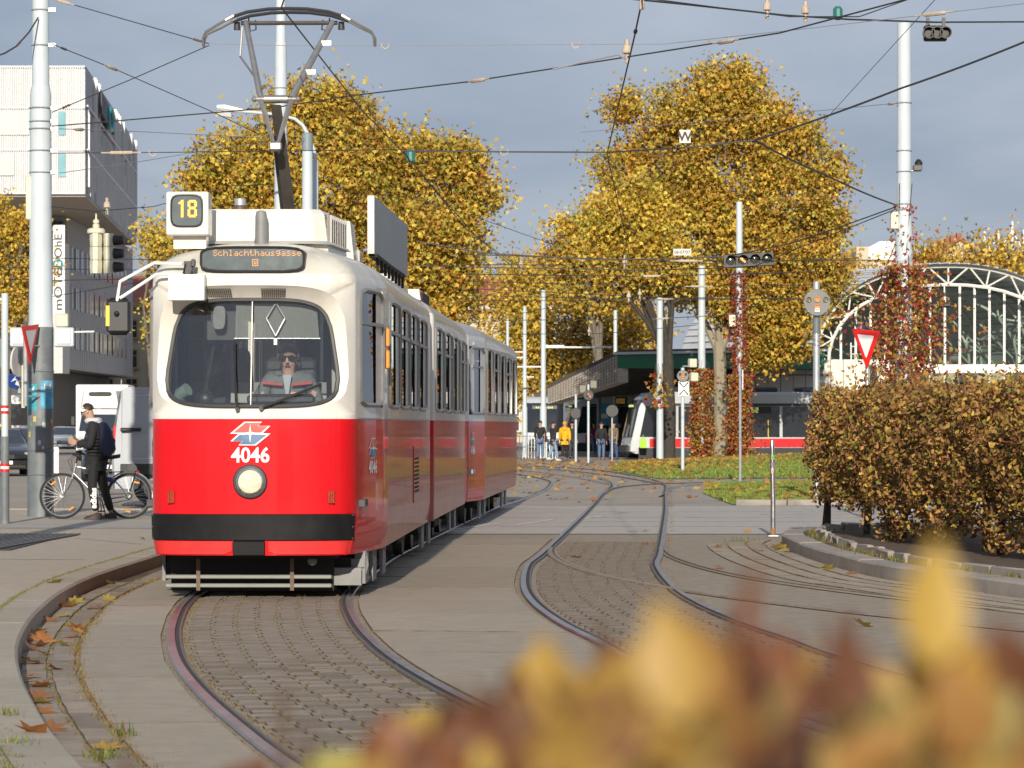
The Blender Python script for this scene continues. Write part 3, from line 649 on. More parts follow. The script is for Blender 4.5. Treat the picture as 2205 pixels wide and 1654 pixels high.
parts.append(tufts(along(TA, -.625, 14, 31, 420, .018), 6, .024, .014, GB, (.5, .5, 3, 3.5, 3)))
parts.append(tufts(along(TA, .64, 14, 31, 240, .015), 6, .022, .012, GB, (.5, .4, 3, 3.5, 3)))
parts.append(tufts(along(TA, .80, 14, 33, 200, .01), 5, .02, .01, GB, (.4, .4, 2, 3, 3)))
parts.append(tufts(along(TB, -.80, 20, 47, 260, .015), 5, .02, .014, GB, (.3, .3, 3, 3, 3)))
parts.append(tufts(along(TB, .80, 24, 47, 240, .02), 5, .02, .02, GB, (.3, .3, 3, 3, 3)))
parts.append(tufts(along(TB, .82, 46, 90, 300, .03), 5, .03, .02, GB, (.3, .5, 3, 3, 3)))
for o_ in (-.01, -.235, -.475, -.735): parts.append(tufts([PK.at(random.uniform(3, 22), o_ + random.gauss(0, .012)) for _ in range(150)], 6, .025, .016, GB, (1, 1, 3, 3, 3)))
parts.append(tufts([PK.at(random.uniform(1, 27), .4 + random.gauss(0, .07), .14) for _ in range(200)], 8, .06, .03, GB, (3, 2, 2, 2, 2)))
for (p, n, h, sp) in ((G(275, 1590), 26, .085, .035), (G(222, 1640), 40, .075, .05), (G(1604, 1166, .01), 34, .07, .1), (G(18, 1540, .15), 30, .05, .05), (G(40, 1600, .15), 30, .04, .06), (G(1725, 1150, .0), 30, .09, .12)): parts.append(tufts([p], n, h, sp, GB, (5, 4, 1, .5, .2)))
weeds = link('joint_weeds', leaf_mesh('joint_weeds', np.concatenate([p[0] for p in parts]), np.concatenate([p[1] for p in parts]), np.concatenate([p[2] for p in parts]), SH_BLADE, LM, upright=True)); tag(weeds, 'small dry and green weeds growing in the paving joints', 'weeds', kind='stuff')
moss = tufts(along(TA, -2.08, 12.5, 47, 1500, .018, .142), 10, .018, .012, GB, (4, 4, 1.2, 1, 1)); moss2 = tufts([p + Vector((random.gauss(0, .06), random.gauss(0, .2), 0)) for p in along(TA, -2.16, 13, 19, 130, .05, .142)], 9, .024, .03, GB, (4, 4, 1, 1, 1))
tag(link('moss_strip', leaf_mesh('moss_strip', np.concatenate([moss[0], moss2[0]]), np.concatenate([moss[1], moss2[1]]), np.concatenate([moss[2], moss2[2]]), SH_BLADE, LM, upright=True)), 'green moss line along the back of the left kerb', 'moss', kind='stuff')
def lawn_z(p, poly, zmax):
    c = np.mean(np.array(poly), 0); d = p[:, :2] - c; best = np.full(len(p), 1.0); n = len(poly)
    for i in range(n):
        a = np.array(poly[i]) - c; b = np.array(poly[(i + 1) % n]) - c; det = a[0] * b[1] - a[1] * b[0]
        u = (d[:, 0] * b[1] - d[:, 1] * b[0]) / det; v = (a[0] * d[:, 1] - a[1] * d[:, 0]) / det
        ok = (u >= -1e-9) & (v >= -1e-9); best[ok] = np.minimum(u + v, 1)[ok]
    t = np.minimum(1 - best, .875); return zmax * np.sin(t * np.pi / 2) + .02
def on_lawn(poly, zmax, N, xmax):
    P = np.array(poly); lo, hi = P.min(0), P.max(0); hi[0] = min(hi[0], xmax); Q = np.random.uniform(lo, hi, (N, 2)); Q = Q[inpoly(Q, poly)]; Q = np.concatenate([Q, np.zeros((len(Q), 1))], 1); Q[:, 2] = lawn_z(Q, poly, zmax); return Q
GG = [(.17, .25, .045), (.25, .33, .06), (.32, .36, .10)]
for poly, zm, N, xm, nm, h in ((LAWN1, .45, 60000, 14, 'short green grass on the farther lawn', .09), (LAWN2, .12, 45000, 12, 'short green grass on the small lawn beside the track', .07)):
    Q = on_lawn(poly, zm, N, xm); tag(link('grass', leaf_mesh('grass', Q, np.random.uniform(.6, 1.3, len(Q)) * h, palette(len(Q), GG, (3, 3, 1)), SH_BLADE * np.array([2.2, 1]), LM, upright=True)), nm, 'grass', kind='stuff')
LIT = [(.55, .34, .06), (.48, .22, .05), (.33, .15, .05), (.22, .10, .04)]
Q1 = on_lawn(LAWN1, .45, 9000, 14); Q1 = Q1[np.random.uniform(0, 1, len(Q1)) < np.clip((Q1[:, 1] - 100) / 26 + (6 - Q1[:, 0]) * .12, .12, 1)]
Q2 = on_lawn(LAWN2, .12, 900, 12)
far = np.random.uniform((-6, 66), (14, 150), (3600, 2)); far = far[~inpoly(far, LAWN1) & ~inpoly(far, LAWN2)]; keep = np.random.uniform(0, 1, len(far)) < np.clip((far[:, 1] - 60) / 60, .05, 1) * np.clip(1.3 - np.abs(far[:, 0] - 3) * .12, .1, 1); far = np.concatenate([far[keep], np.full((keep.sum(), 1), .02)], 1)
LP = np.concatenate([Q1 + (0, 0, .06), Q2 + (0, 0, .05), far]); 
tag(link('leaf_litter', leaf_mesh('leaf_litter', LP, np.random.uniform(.14, .24, len(LP)), palette(len(LP), LIT, (4, 4, 3, 2)), SH_STAR, LM, bias=(0, -.6, 3.0))), 'orange fallen leaves scattered on lawns and road', 'fallen leaves', kind='stuff')
# single leaves one can pick out near the kerbs
fl_me = []
for k in range(3):
    m = MB(); rr = random.Random(k); P = []
    star = [(0, -.5), (.12, -.3), (.46, -.28), (.3, -.05), (.55, .2), (.22, .18), (0, .6), (-.22, .18), (-.55, .2), (-.3, -.05), (-.46, -.28), (-.12, -.3)]
    P = [Vector((x, y, .12 * rr.uniform(.3, 1.6) * (x * x + y * y) * 2)) for x, y in star] + [Vector((0, 0, 0.01))]
    m.add(P, [(i, (i + 1) % 12, 12) for i in range(12)]); me = bpy.data.meshes.new('fallen_leaf'); me.from_pydata(m.v, [], m.f); me.materials.append(OLM); fl_me.append(me)
spots = [TA.at(TA.sY(y), -1.75 + abs(random.gauss(0, .05)), .03) for y in np.random.uniform(17.5, 34, 26)] + [TA.at(TA.sY(y), random.uniform(-1.7, -1.35), .03) for y in np.random.uniform(16, 33, 12)]
KL = len(spots)
spots += [G(120, 1254, .155), G(75, 1575, .155), G(307, 1160, .15)] + [G(x, y, .02) for x, y in ((1635, 1186), (1548, 1222), (1782, 1225), (1836, 1236), (1545, 1178), (1390, 1143), (1393, 1170), (1860, 1345), (1700, 1175), (1680, 1183), (1690, 1180), (1240, 1200), (1610, 1145), (1880, 1190))] + [PK.at(q, -.1, .03) for q in (17.5, 18.2, 19.0, 19.3, 19.6)]
for i, p in enumerate(spots):
    near = i < KL
    o = link('fallen_leaf', fl_me[i % 3]); o.location = p; s_ = random.uniform(.12, .2) if near else random.uniform(.14, .22); o.scale = (s_, s_, s_); o.rotation_euler = (random.uniform(-.5, .5), random.uniform(-.4, .4), random.uniform(0, 6.28)); o.color = (*random.choice([(.5, .3, .06), (.45, .18, .05), (.32, .15, .06), (.42, .34, .07)]), 1)
    if near: tag(o, 'dry orange leaf lying in the gutter along the left kerb', 'leaf', 'leaves along the left kerb')
    else: tag(o, 'dry orange leaf lying loose on the open paving', 'leaf', 'leaves on the paving')
# ---- creeper leaves round poles and trunks
CR = [(.34, .03, .03), (.42, .08, .04), (.45, .22, .05), (.24, .06, .03), (.30, .24, .06), (.48, .34, .06)]
def creeper(parent, lo, hi, rad, N, wts, leaf=.13, lean=0.0, off=(0, 0), nst=26):
    z = np.random.uniform(lo, hi, N); a = np.random.uniform(0, 2 * np.pi, N); prof = .35 + .65 * np.sin(np.pi * np.clip((z - lo) / (hi - lo), 0, 1)) ** .6 * (0.55 + .45 * np.sin(z * 2.1 + lo)) * (.75 + .5 * np.sin(a * 2 + z * 1.7) * np.sin(z * 3.3 + a))
    r = np.abs(np.random.normal(0, .5, N)) * rad * prof + .12
    P = np.stack([off[0] + r * np.cos(a) + lean * (z - lo), off[1] + r * np.sin(a), z], 1)
    tag(link('creeper_leaves', leaf_mesh('creeper_leaves', P, np.random.uniform(.7, 1.2, N) * leaf, palette(N, CR, wts), SH_STAR, LM, bias=(0, -.6, .3)), parent), kind='stuff')
    m = MB()
    for k in range(nst):
        z0 = random.uniform(lo, hi - .5); z1 = min(hi + .4, z0 + random.uniform(.8, 2.4)); a0 = random.uniform(0, 6.28); rr = random.uniform(.14, rad * .7)
        m.tube([(off[0] + rr * math.cos(a0), off[1] + rr * math.sin(a0), z0), (off[0] + rr * .8 * math.cos(a0 + .5), off[1] + rr * .8 * math.sin(a0 + .5), (z0 + z1) / 2), (off[0] + .17 * math.cos(a0 + .8), off[1] + .17 * math.sin(a0 + .8), z1)], .008, 4)
    m.build('creeper_stems', MC['twig'], parent)
# ================================================================== people
_skin_n = 0
def skin(verts, edges, radii, sub=1):
    me = bpy.data.meshes.new('tmp'); me.from_pydata(verts, edges, []); o = bpy.data.objects.new('tmp', me); COL.objects.link(o)
    md = o.modifiers.new('s', 'SKIN'); md.use_smooth_shade = True
    sv = me.skin_vertices[0].data
    for i, r in enumerate(radii): sv[i].radius = (r, r) if not isinstance(r, tuple) else r
    sv[0].use_root = True
    if sub: ss = o.modifiers.new('u', 'SUBSURF'); ss.levels = sub; ss.render_levels = sub
    dg = bpy.context.evaluated_depsgraph_get(); dg.update(); ev = o.evaluated_get(dg); em = ev.to_mesh()
    V = [v.co.copy() for v in em.vertices]; F = [tuple(p.vertices) for p in em.polygons]
    ev.to_mesh_clear(); bpy.data.objects.remove(o); bpy.data.meshes.remove(me); return V, F
STAND = dict(pel=(0, 0, .525), che=(0, 0, .725), nek=(0, .005, .83), hed=(0, -.008, .925), lsh=(-.105, 0, .80), lel=(-.135, .015, .635), lwr=(-.13, -.03, .49), rsh=(.105, 0, .80), rel=(.135, .015, .635), rwr=(.13, -.03, .49),
    lhi=(-.05, 0, .50), lkn=(-.055, -.012, .28), lan=(-.055, .01, .05), rhi=(.05, 0, .50), rkn=(.055, -.012, .28), ran=(.055, .01, .05))
WALK = dict(STAND, lkn=(-.05, -.06, .285), lan=(-.05, -.10, .055), rkn=(.05, .0, .285), ran=(.05, .11, .085), lel=(-.13, .05, .64), lwr=(-.12, .05, .49), rel=(.13, -.02, .64), rwr=(.12, -.09, .52))
def person(label, loc, rz, H, pose, top, bottom, shoe, hair, skinc=(.42, .24, .17), coat=0.0, puffy=1.0, bald=False, hood=None, gaze=0.0, hair_long=0.0, glasses=False):
    J = {k: Vector(v) * H for k, v in pose.items()}; root = thing('person', label, 'person', loc, rz)
    ms = M('skin_%.2f' % skinc[0], skinc, .55, 0, .08, 30); mt = M('cloth_%.3f_%.3f_%.3f' % top, top, .85, 0, .2, 14, .5, 90 / H); mb_ = M('cloth_%.3f_%.3f_%.3f' % bottom, bottom, .85, 0, .2, 10, .4, 80); mh = M('hair_%.3f' % hair[0], hair, .6, 0, .3, 60); msh = M('shoe_%.3f_%.3f' % shoe[:2], shoe, .6, 0, .15, 10)
    h = H
    hed = J['hed']; nek = J['nek']; up = (hed - nek).normalized()
    q = [J['pel'], (J['pel'] + J['che']) / 2, J['che'], nek, nek + up * .04 * h + Vector((0, 0, 0))]
    V = q + [hed - up * .015 * h, hed + up * .03 * h, J['lsh'], J['lel'], J['lwr'], J['rsh'], J['rel'], J['rwr'], J['lhi'], J['lkn'], J['lan'], J['rhi'], J['rkn'], J['ran']]
    E = [(0, 1), (1, 2), (2, 3), (3, 4), (4, 5), (5, 6), (2, 7), (7, 8), (8, 9), (2, 10), (10, 11), (11, 12), (0, 13), (13, 14), (14, 15), (0, 16), (16, 17), (17, 18)]
    rd = [.07, .066, .075, .034, .034, .05, .05, .034, .025, .019, .034, .025, .019, .05, .034, .022, .05, .034, .022]
    sv, sf = skin([tuple(v) for v in V], E, [r * h for r in rd], 1)
    m = MB(); m.add(sv, sf)
    fwd = Matrix.Rotation(gaze, 3, 'Z') @ Vector((0, -1, 0)); pit = (up.y * -1); fwd = (fwd - up * fwd.dot(up)).normalized(); side = up.cross(fwd)
    hc_ = hed + up * .005 * h
    # face: nose, brow, chin, ears, eyes, mouth
    m.tube([hc_ + fwd * .048 * h + up * .012 * h, hc_ + fwd * .064 * h - up * .010 * h, hc_ + fwd * .052 * h - up * .016 * h], [.005 * h, .009 * h, .006 * h], 6)
    for s_ in (-1, 1):
        m.sphere(hc_ + side * s_ * .052 * h, (.006 * h, .012 * h, .017 * h), 8, 6)
        m.sphere(hc_ + fwd * .049 * h + side * s_ * .019 * h + up * .012 * h, .006 * h, 6, 4, mi=1)
    m.sphere(hc_ + fwd * .047 * h - up * .034 * h, (.016 * h, .008 * h, .004 * h), 8, 4, mi=2)
    # hands with five fingers
    for s_, el, wr in ((-1, J['lel'], J['lwr']), (1, J['rel'], J['rwr'])):
        d = (wr - el).normalized(); a = d.cross(Vector((1, 0, 0))); a = a.normalized() if a.length > .1 else Vector((0, 1, 0)); b = d.cross(a)
        pc = wr + d * .028 * h; m.loft([[wr + a * x * .017 * h + b * y * .010 * h for x, y in ((-1, -1), (1, -1), (1, 1), (-1, 1))], [pc + a * x * .024 * h + b * y * .011 * h for x, y in ((-1, -1), (1, -1), (1, 1), (-1, 1))], [wr + d * .052 * h + a * x * .024 * h + b * y * .008 * h for x, y in ((-1, -1), (1, -1), (1, 1), (-1, 1))]])
        for k in range(4):
            f0 = wr + d * .05 * h + a * (-.018 + .012 * k) * h; ln = (.036, .043, .041, .032)[k] * h; cu = -s_ * b * ln * .35
            m.tube([f0, f0 + d * ln * .5 + cu * .3, f0 + d * ln * .85 + cu], [.0058 * h, .0055 * h, .004 * h], 5)
        t0 = wr + d * .018 * h - a * .018 * h; m.tube([t0, t0 + d * .018 * h - a * .014 * h, t0 + d * .038 * h - a * .016 * h], [.007 * h, .0065 * h, .005 * h], 5)
    m.build('body', [ms, MC['black'], M('lips', (.30, .11, .09), .5, var=0)], root, smooth=60)
    # jacket or coat
    low = J['pel'] - Vector((0, 0, .02 * h + coat * h)); pf = puffy
    V = [J['pel'] - Vector((0, 0, .01 * h)), (J['pel'] + J['che']) / 2, J['che'], nek - up * .01 * h, J['lsh'], J['lel'], J['lwr'] + (J['lel'] - J['lwr']) * .06, J['rsh'], J['rel'], J['rwr'] + (J['rel'] - J['rwr']) * .06, low]
    E = [(0, 1), (1, 2), (2, 3), (2, 4), (4, 5), (5, 6), (2, 7), (7, 8), (8, 9), (0, 10)]
    rd = [.086, .084, .09, .042, .047, .036, .029, .047, .036, .029, .09 + coat * .08]
    sv, sf = skin([tuple(v) for v in V], E, [r * h * pf for r in rd], 1)
    c0 = J['che']; sv = [Vector((v.x, c0.y + (v.y - c0.y) * .86 if abs(v.x) < .16 * h and abs(v.y - c0.y) < .12 * h else v.y, v.z)) for v in sv]
    jo = MB().add(sv, sf).build('jacket', mt, root, smooth=60)
    # trousers
    V = [J['pel'], J['lhi'], J['lkn'], J['lan'] + Vector((0, 0, .012 * h)), J['rhi'], J['rkn'], J['ran'] + Vector((0, 0, .012 * h))]
    sv, sf = skin([tuple(v) for v in V], [(0, 1), (1, 2), (2, 3), (0, 4), (4, 5), (5, 6)], [r * h for r in (.078, .06, .045, .034, .06, .045, .034)], 1)
    MB().add(sv, sf).build('trousers', mb_, root, smooth=60)
    for a_ in (J['lan'], J['ran']):
        b = MB(); g = .045 * h; z0 = a_.z - .045 * h
        rings = []
        for t, hw, hz in ((-.045, .022, .05), (-.02, .027, .055), (.03, .028, .045), (.075, .03, .028), (.105, .018, .015)):
            y = a_.y - t * h; rings.append([Vector((a_.x + x * hw * h, y, z0 + zz * hz * h)) for x, zz in ((-1, 0), (1, 0), (1.0, .5), (.55, 1), (-.55, 1), (-1, .5))])
        b.loft(rings); b.build('shoe', msh, root, smooth=50)
    if not bald:
        b = MB(); P = []; nu, nv = 16, 9; F = []
        for j in range(nv + 1):
            t = (math.pi * .5 + .18) * j / nv
            for i in range(nu):
                a = 2 * math.pi * i / nu; dr = side * math.cos(a) + fwd * math.sin(a)
                lim = 1.0 if math.sin(a) < -.1 else max(.30, 1.0 - (math.sin(a) + .1) * .68)
                tt = t * lim; k = 1 + random.uniform(-.03, .05)
                P.append(hc_ + up * .016 * h - fwd * .006 * h + (dr * math.sin(tt) * .0535 * h + up * math.cos(tt) * .057 * h) * k - (up * hair_long * h * (max(0, j - 6) / 3) if math.sin(a) < .2 else Vector()))
        for j in range(nv):
            for i in range(nu): F.append((j * nu + i, j * nu + (i + 1) % nu, (j + 1) * nu + (i + 1) % nu, (j + 1) * nu + i))
        b.add(P, F).build('hair', mh, root, smooth=60)
    if hood:
        b = MB(); b.torus(nek + Vector((0, .01 * h, .012 * h)), up + Vector((0, .35, 0)), .052 * h, .026 * h, 18, 8); b.sphere(nek + Vector((0, .06 * h, -.02 * h)), (.06 * h, .035 * h, .05 * h), 12, 8); b.build('hood', M('cloth_%.3f_%.3f_%.3f' % hood, hood, .9, 0, .12, 14, .4, 60), root, smooth=60)
    if glasses:
        b = MB()
        for s_ in (-1, 1):
            c = hc_ + fwd * .053 * h + side * s_ * .0225 * h + up * .011 * h; b.loft([[c + (side * .019 * math.cos(t) + up * .0145 * math.sin(t)) * h + fwd * e * h for t in [2 * math.pi * k / 10 for k in range(10)]] for e in (-.002, .003)])
            b.cyl(c + side * s_ * .019 * h, hc_ + side * s_ * .054 * h - fwd * .0 * h + up * .012 * h, .0025 * h, n=5)
        b.cyl(hc_ + fwd * .054 * h + side * .006 * h + up * .013 * h, hc_ + fwd * .054 * h - side * .006 * h + up * .013 * h, .002 * h, n=5); b.build('sunglasses', M('shades', (.01, .01, .012), .12, 0, 0, spec=.8), root)
    return root, J
# ================================================================== the tram
M('tram_cream', (.73, .70, .63), .4, 0, .04, 1.2, .02, 20, coat=.5, spec=.15, dirt=.4, dcol=(.42, .37, .28), dscale=3.0, dstr=.25)
M('tram_red', (.62, .006, .012), .4, 0, .05, 1.5, .015, 12, coat=.6, spec=.08, dirt=.25, dcol=(.40, .02, .02), dscale=4, dstr=.25)
M('tram_red2', (.64, .035, .035), .45, 0, .06, 2, coat=.2, spec=.1, dirt=.2, dcol=(.45, .12, .1), dscale=3); M('tram_redside', (.60, .010, .018), .45, 0, .06, 1.5, .015, 10, coat=.42, spec=.1, dirt=.5, dcol=(.36, .09, .07), dscale=2.4, dstr=.2)
M('tram_roof', (.40, .395, .37), .5, 0, .15, 1.5, .08, 20, coat=.2, dirt=.5, dcol=(.25, .22, .17), dscale=1.6)
M('gasket', (.03, .03, .032), .5, 0, .1); M('bumper', (.010, .010, .011), .45, spec=.12, metal=0, var=.2, scale=4, bump=.03, bscale=30, coat=.15, dirt=.12, dcol=(.05, .045, .04), dscale=4)
M('bumper_old', (.010, .010, .011), .32, 0, .2, 4, .03, 30, dirt=.12, dcol=(.05, .045, .04), dscale=4); M('frame_grey', (.30, .29, .27), .4, .4, .12, 6)
M('underframe', (.018, .017, .016), .8, 0, .3, 5); M('plate_grey', (.22, .22, .215), .6, .1, .2, 5, dirt=.4, dcol=(.12, .1, .09)); M('bar_grey', (.25, .26, .245), .6, .1, .2, 6, dirt=.5, dcol=(.2, .13, .09), dscale=6)
M('interior', (.40, .40, .385), .6, 0, .08); M('interior_dark', (.06, .06, .07), .6, 0, .1); M('seat_red', (.30, .06, .05), .7); M('dash', (.02, .022, .028), .5, 0, .1)
M('panto', (.33, .32, .31), .42, .7, .15, 8, dirt=.35, dcol=(.16, .12, .1)); M('panto_dark', (.10, .085, .075), .5, .5, .2, 6, dirt=.3); M('carbon', (.03, .03, .035), .5); MC['shade'] = bpy.data.materials.new('shade'); MC['shade'].use_nodes = True; _n = MC['shade'].node_tree; _b = _n.nodes['Principled BSDF']; _b.inputs['Base Color'].default_value = (.66, .67, .62, 1); _b.inputs['Roughness'].default_value = .8; _b.inputs['Alpha'].default_value = .33
M('adboard', (.17, .21, .235), .35, .2, .12, 2, dirt=.35, dcol=(.25, .27, .27)); M('ledscreen', (.10, .125, .13), .18, 0, .08, 8, spec=.6); M('duct', (.22, .30, .27), .5, 0, .1)
M('logo_white', (.8, .8, .8), .35, var=0); M('logo_red', (.62, .10, .08), .35, var=0); M('logo_blue', (.06, .16, .30), .35, var=0); M('vent_dark', (.04, .03, .02), .8)
M('headlamp', (.85, .80, .70), .16, .75, .08, 25, .12, 30); M('headlamp_lit', (.80, .72, .58), .25, .5, .15, 14, emit=.16); M('led_amber', (1.0, .42, .05), .5, emit=1.15, var=0); M('led_dim', (.72, .32, .10), .5, emit=.3, var=0)

def dusty(mt, z0, z1, col, amt):         # road dust thrown up from the wheels: ragged, denser towards the sill
    n = mt.node_tree; b = n.nodes['Principled BSDF']; src = b.inputs['Base Color'].links[0].from_socket; t = n.nodes.new('ShaderNodeTexCoord'); sx = n.nodes.new('ShaderNodeSeparateXYZ'); n.links.new(t.outputs['Object'], sx.inputs[0])
    a = n.nodes.new('ShaderNodeMapRange'); a.inputs['From Min'].default_value = z1; a.inputs['From Max'].default_value = z0; n.links.new(sx.outputs['Z'], a.inputs['Value'])
    mp_ = n.nodes.new('ShaderNodeMapping'); mp_.inputs['Scale'].default_value = (2, 2, .7); n.links.new(t.outputs['Object'], mp_.inputs[0]); z = n.nodes.new('ShaderNodeTexNoise'); z.inputs['Scale'].default_value = 2.2; z.inputs['Detail'].default_value = 8; z.inputs['Roughness'].default_value = .7; n.links.new(mp_.outputs[0], z.inputs['Vector'])
    m1 = n.nodes.new('ShaderNodeMath'); m1.operation = 'MULTIPLY'; n.links.new(a.outputs[0], m1.inputs[0]); n.links.new(z.outputs['Fac'], m1.inputs[1]); m2 = n.nodes.new('ShaderNodeMath'); m2.operation = 'MULTIPLY'; m2.inputs[1].default_value = amt; n.links.new(m1.outputs[0], m2.inputs[0])
    x = n.nodes.new('ShaderNodeMix'); x.data_type = 'RGBA'; n.links.new(m2.outputs[0], x.inputs['Factor']); n.links.new(src, x.inputs['A']); x.inputs['B'].default_value = (*col, 1); n.links.new(x.outputs['Result'], b.inputs['Base Color'])
dusty(MC['tram_redside'], .42, 1.5, (.34, .22, .17), 1.3)
def text_geo(body, size=1.0, offset=.0, sx=1.0):
    cu = bpy.data.curves.new('t', 'FONT'); cu.body = body; cu.size = size; cu.align_x = 'CENTER'; cu.align_y = 'CENTER'; cu.offset = offset; cu.resolution_u = 3
    o = bpy.data.objects.new('t', cu); COL.objects.link(o); dg = bpy.context.evaluated_depsgraph_get(); dg.update(); em = o.evaluated_get(dg).to_mesh()
    V = [(v.co.x * sx, v.co.y) for v in em.vertices]; F = [tuple(p.vertices) for p in em.polygons]; o.evaluated_get(dg).to_mesh_clear(); bpy.data.objects.remove(o); bpy.data.curves.remove(cu)
    cx = (min(v[0] for v in V) + max(v[0] for v in V)) / 2; cy = (min(v[1] for v in V) + max(v[1] for v in V)) / 2
    return [(x - cx, y - cy) for x, y in V], F
def text_on(m, body, size, fn, offset=0, sx=1.0, mi=None):
    V, F = text_geo(body, size, offset, sx); m.add([fn(x, y) for x, y in V], F, mi)
LED = {'S': '01110 10001 10000 01110 00001 10001 01110', 'c': '00000 00000 01110 10000 10000 10001 01110', 'h': '10000 10000 10110 11001 10001 10001 10001', 'l': '01100 00100 00100 00100 00100 00100 01110', 'a': '00000 00000 01110 00001 01111 10001 01111',
    't': '01000 01000 11100 01000 01000 01001 00110', 'u': '00000 00000 10001 10001 10001 10011 01101', 's': '00000 00000 01110 10000 01110 00001 11110', 'g': '00000 01111 10001 10001 01111 00001 01110', 'e': '00000 00000 01110 10001 11111 10000 01110',
    'U': '1111111 1000001 1010101 1010101 1010101 1011101 1000001 1111111', '1': '00110 01110 11110 00110 00110 00110 00110 00110 00110 00110 00110 00110 00110', '8': '0111110 1111111 1100011 1100011 1100011 0111110 0111110 1100011 1100011 1100011 1100011 1111111 0111110',
    '5': '111 100 111 001 111', '2': '111 001 111 100 111'}
def led_on(m, s, x0, z0, p, fn, gap=1, r=.42):
    x = x0
    for ch in s:
        rows = LED[ch].split()
        for j, row in enumerate(rows):
            for i, b in enumerate(row):
                if b == '1':
                    cx, cz = x + (i + .5) * p, z0 - (j + .5) * p; m.add([fn(cx - r * p, cz - r * p), fn(cx + r * p, cz - r * p), fn(cx + r * p, cz + r * p), fn(cx - r * p, cz + r * p)], [(0, 1, 2, 3)])
        x += (len(rows[0]) + gap) * p
    return x

class Shell:
    """car body surface: P(u, z); u = arc length from the nose along the plan outline (+ right, - left)"""
    def __init__(s, half, zr=2.87, zt=3.29, nose=1.1, lean=.06):
        s.h = [Vector((x, y)) for x, y in half]; s.a = [0]
        for i in range(1, len(s.h)): s.a.append(s.a[-1] + (s.h[i] - s.h[i - 1]).length)
        s.zr, s.zt, s.nose, s.lean = zr, zt, nose, lean; s.U = s.a[-1]
    def uy(s, y): return float(np.interp(y, [p.y for p in s.h], s.a))
    def ux(s, x): return float(np.interp(abs(x), [p.x for p in s.h[:-1]], s.a[:-1])) * (1 if x >= 0 else -1)
    def P(s, u, z, off=0.0):
        au = min(abs(u), s.U); sg = 1 if u >= 0 else -1
        i = min(max(int(np.searchsorted(s.a, au)), 1), len(s.a) - 1); t = (au - s.a[i - 1]) / (s.a[i] - s.a[i - 1])
        p = s.h[i - 1].lerp(s.h[i], t); b_ = lambda q: Vector((float(np.interp(q, s.a, [k.x for k in s.h])), float(np.interp(q, s.a, [k.y for k in s.h])))) if q >= 0 else Vector((-float(np.interp(-q, s.a, [k.x for k in s.h])), float(np.interp(-q, s.a, [k.y for k in s.h])))); d = (b_(min(au + .12, s.U)) - b_(au - .12)).normalized(); n = Vector((d.y, -d.x))
        x, y = p.x, p.y; fr = max(0, 1 - y / .5); y += s.lean * max(0, min(z, s.zr) - 1.7) * fr
        if z > s.zr:
            tt = min(1, (z - s.zr) / (s.zt - s.zr)); k = math.sqrt(max(0, 1 - tt ** 2.4)); x *= k; y += (1 - k) * s.nose * max(0, 1 - y / 1.9); n = n * k
        if z < .6: x -= .03 * (.6 - z) / .18 * (1 if y > .2 else 0)
        return Vector((sg * (x + n.x * off), y + n.y * off, z))
    def xz(s, x, z, off=0.0): return s.P(s.ux(x), z, off)
def sq2se(a, b, n):
    k = (abs(a) ** n + abs(b) ** n) ** (1 / n); return a / k, b / k
def shell_mesh(S, holes, zs, us, split=1.65, mats=None):
    U = set(us); Z = set(zs)
    for h in holes:
        for t in np.linspace(0, 1, h['nu']): U.add(round(h['u0'] + (h['u1'] - h['u0']) * t, 4))
        for t in np.linspace(0, 1, h['nz']): Z.add(round(h['z0'] + (h['z1'] - h['z0']) * t, 4))
    U = sorted(U); Z = sorted(Z); up, lo, roof = MB(), MB(), MB(); res = []
    for j in range(len(Z) - 1):
        for i in range(len(U) - 1):
            um, zm = (U[i] + U[i + 1]) / 2, (Z[j] + Z[j + 1]) / 2
            if any(h['u0'] < um < h['u1'] and h['z0'] < zm < h['z1'] for h in holes): continue
            tgt = lo if zm < split else (roof if zm > S.zr + .09 else up)
            tgt.add([S.P(U[i], Z[j]), S.P(U[i + 1], Z[j]), S.P(U[i + 1], Z[j + 1]), S.P(U[i], Z[j + 1])], [(0, 1, 2, 3)])
    for h in holes:
        ub = [u for u in U if h['u0'] - 1e-6 <= u <= h['u1'] + 1e-6]; zb = [z for z in Z if h['z0'] - 1e-6 <= z <= h['z1'] + 1e-6]
        per = [(u, zb[0]) for u in ub] + [(ub[-1], z) for z in zb[1:]] + [(u, zb[-1]) for u in ub[::-1][1:]] + [(ub[0], z) for z in zb[::-1][1:-1]]
        uc, zc = (h['u0'] + h['u1']) / 2, (h['iz0'] + h['iz1']) / 2; hz = (h['iz1'] - h['iz0']) / 2; inner = []
        for (u, z) in per:
            a = (u - uc) / ((h['u1'] - h['u0']) / 2); b = (z - (h['z0'] + h['z1']) / 2) / ((h['z1'] - h['z0']) / 2); a2, b2 = sq2se(a, b, h['n']); hw = h['hw0'] + (h['hw1'] - h['hw0']) * (b2 + 1) / 2
            inner.append((a2, b2, uc + a2 * hw, zc + b2 * hz))
        N = len(per); tgt = up
        o = len(tgt.v); tgt.v += [tuple(S.P(u, z)) for u, z in per] + [tuple(S.P(u, z)) for _, _, u, z in inner]
        for k in range(N): tgt.f.append((o + k, o + (k + 1) % N, o + N + (k + 1) % N, o + N + k)); tgt.mi.append(0)
        res.append((h, uc, zc, hz, inner))
    return up, lo, roof, res
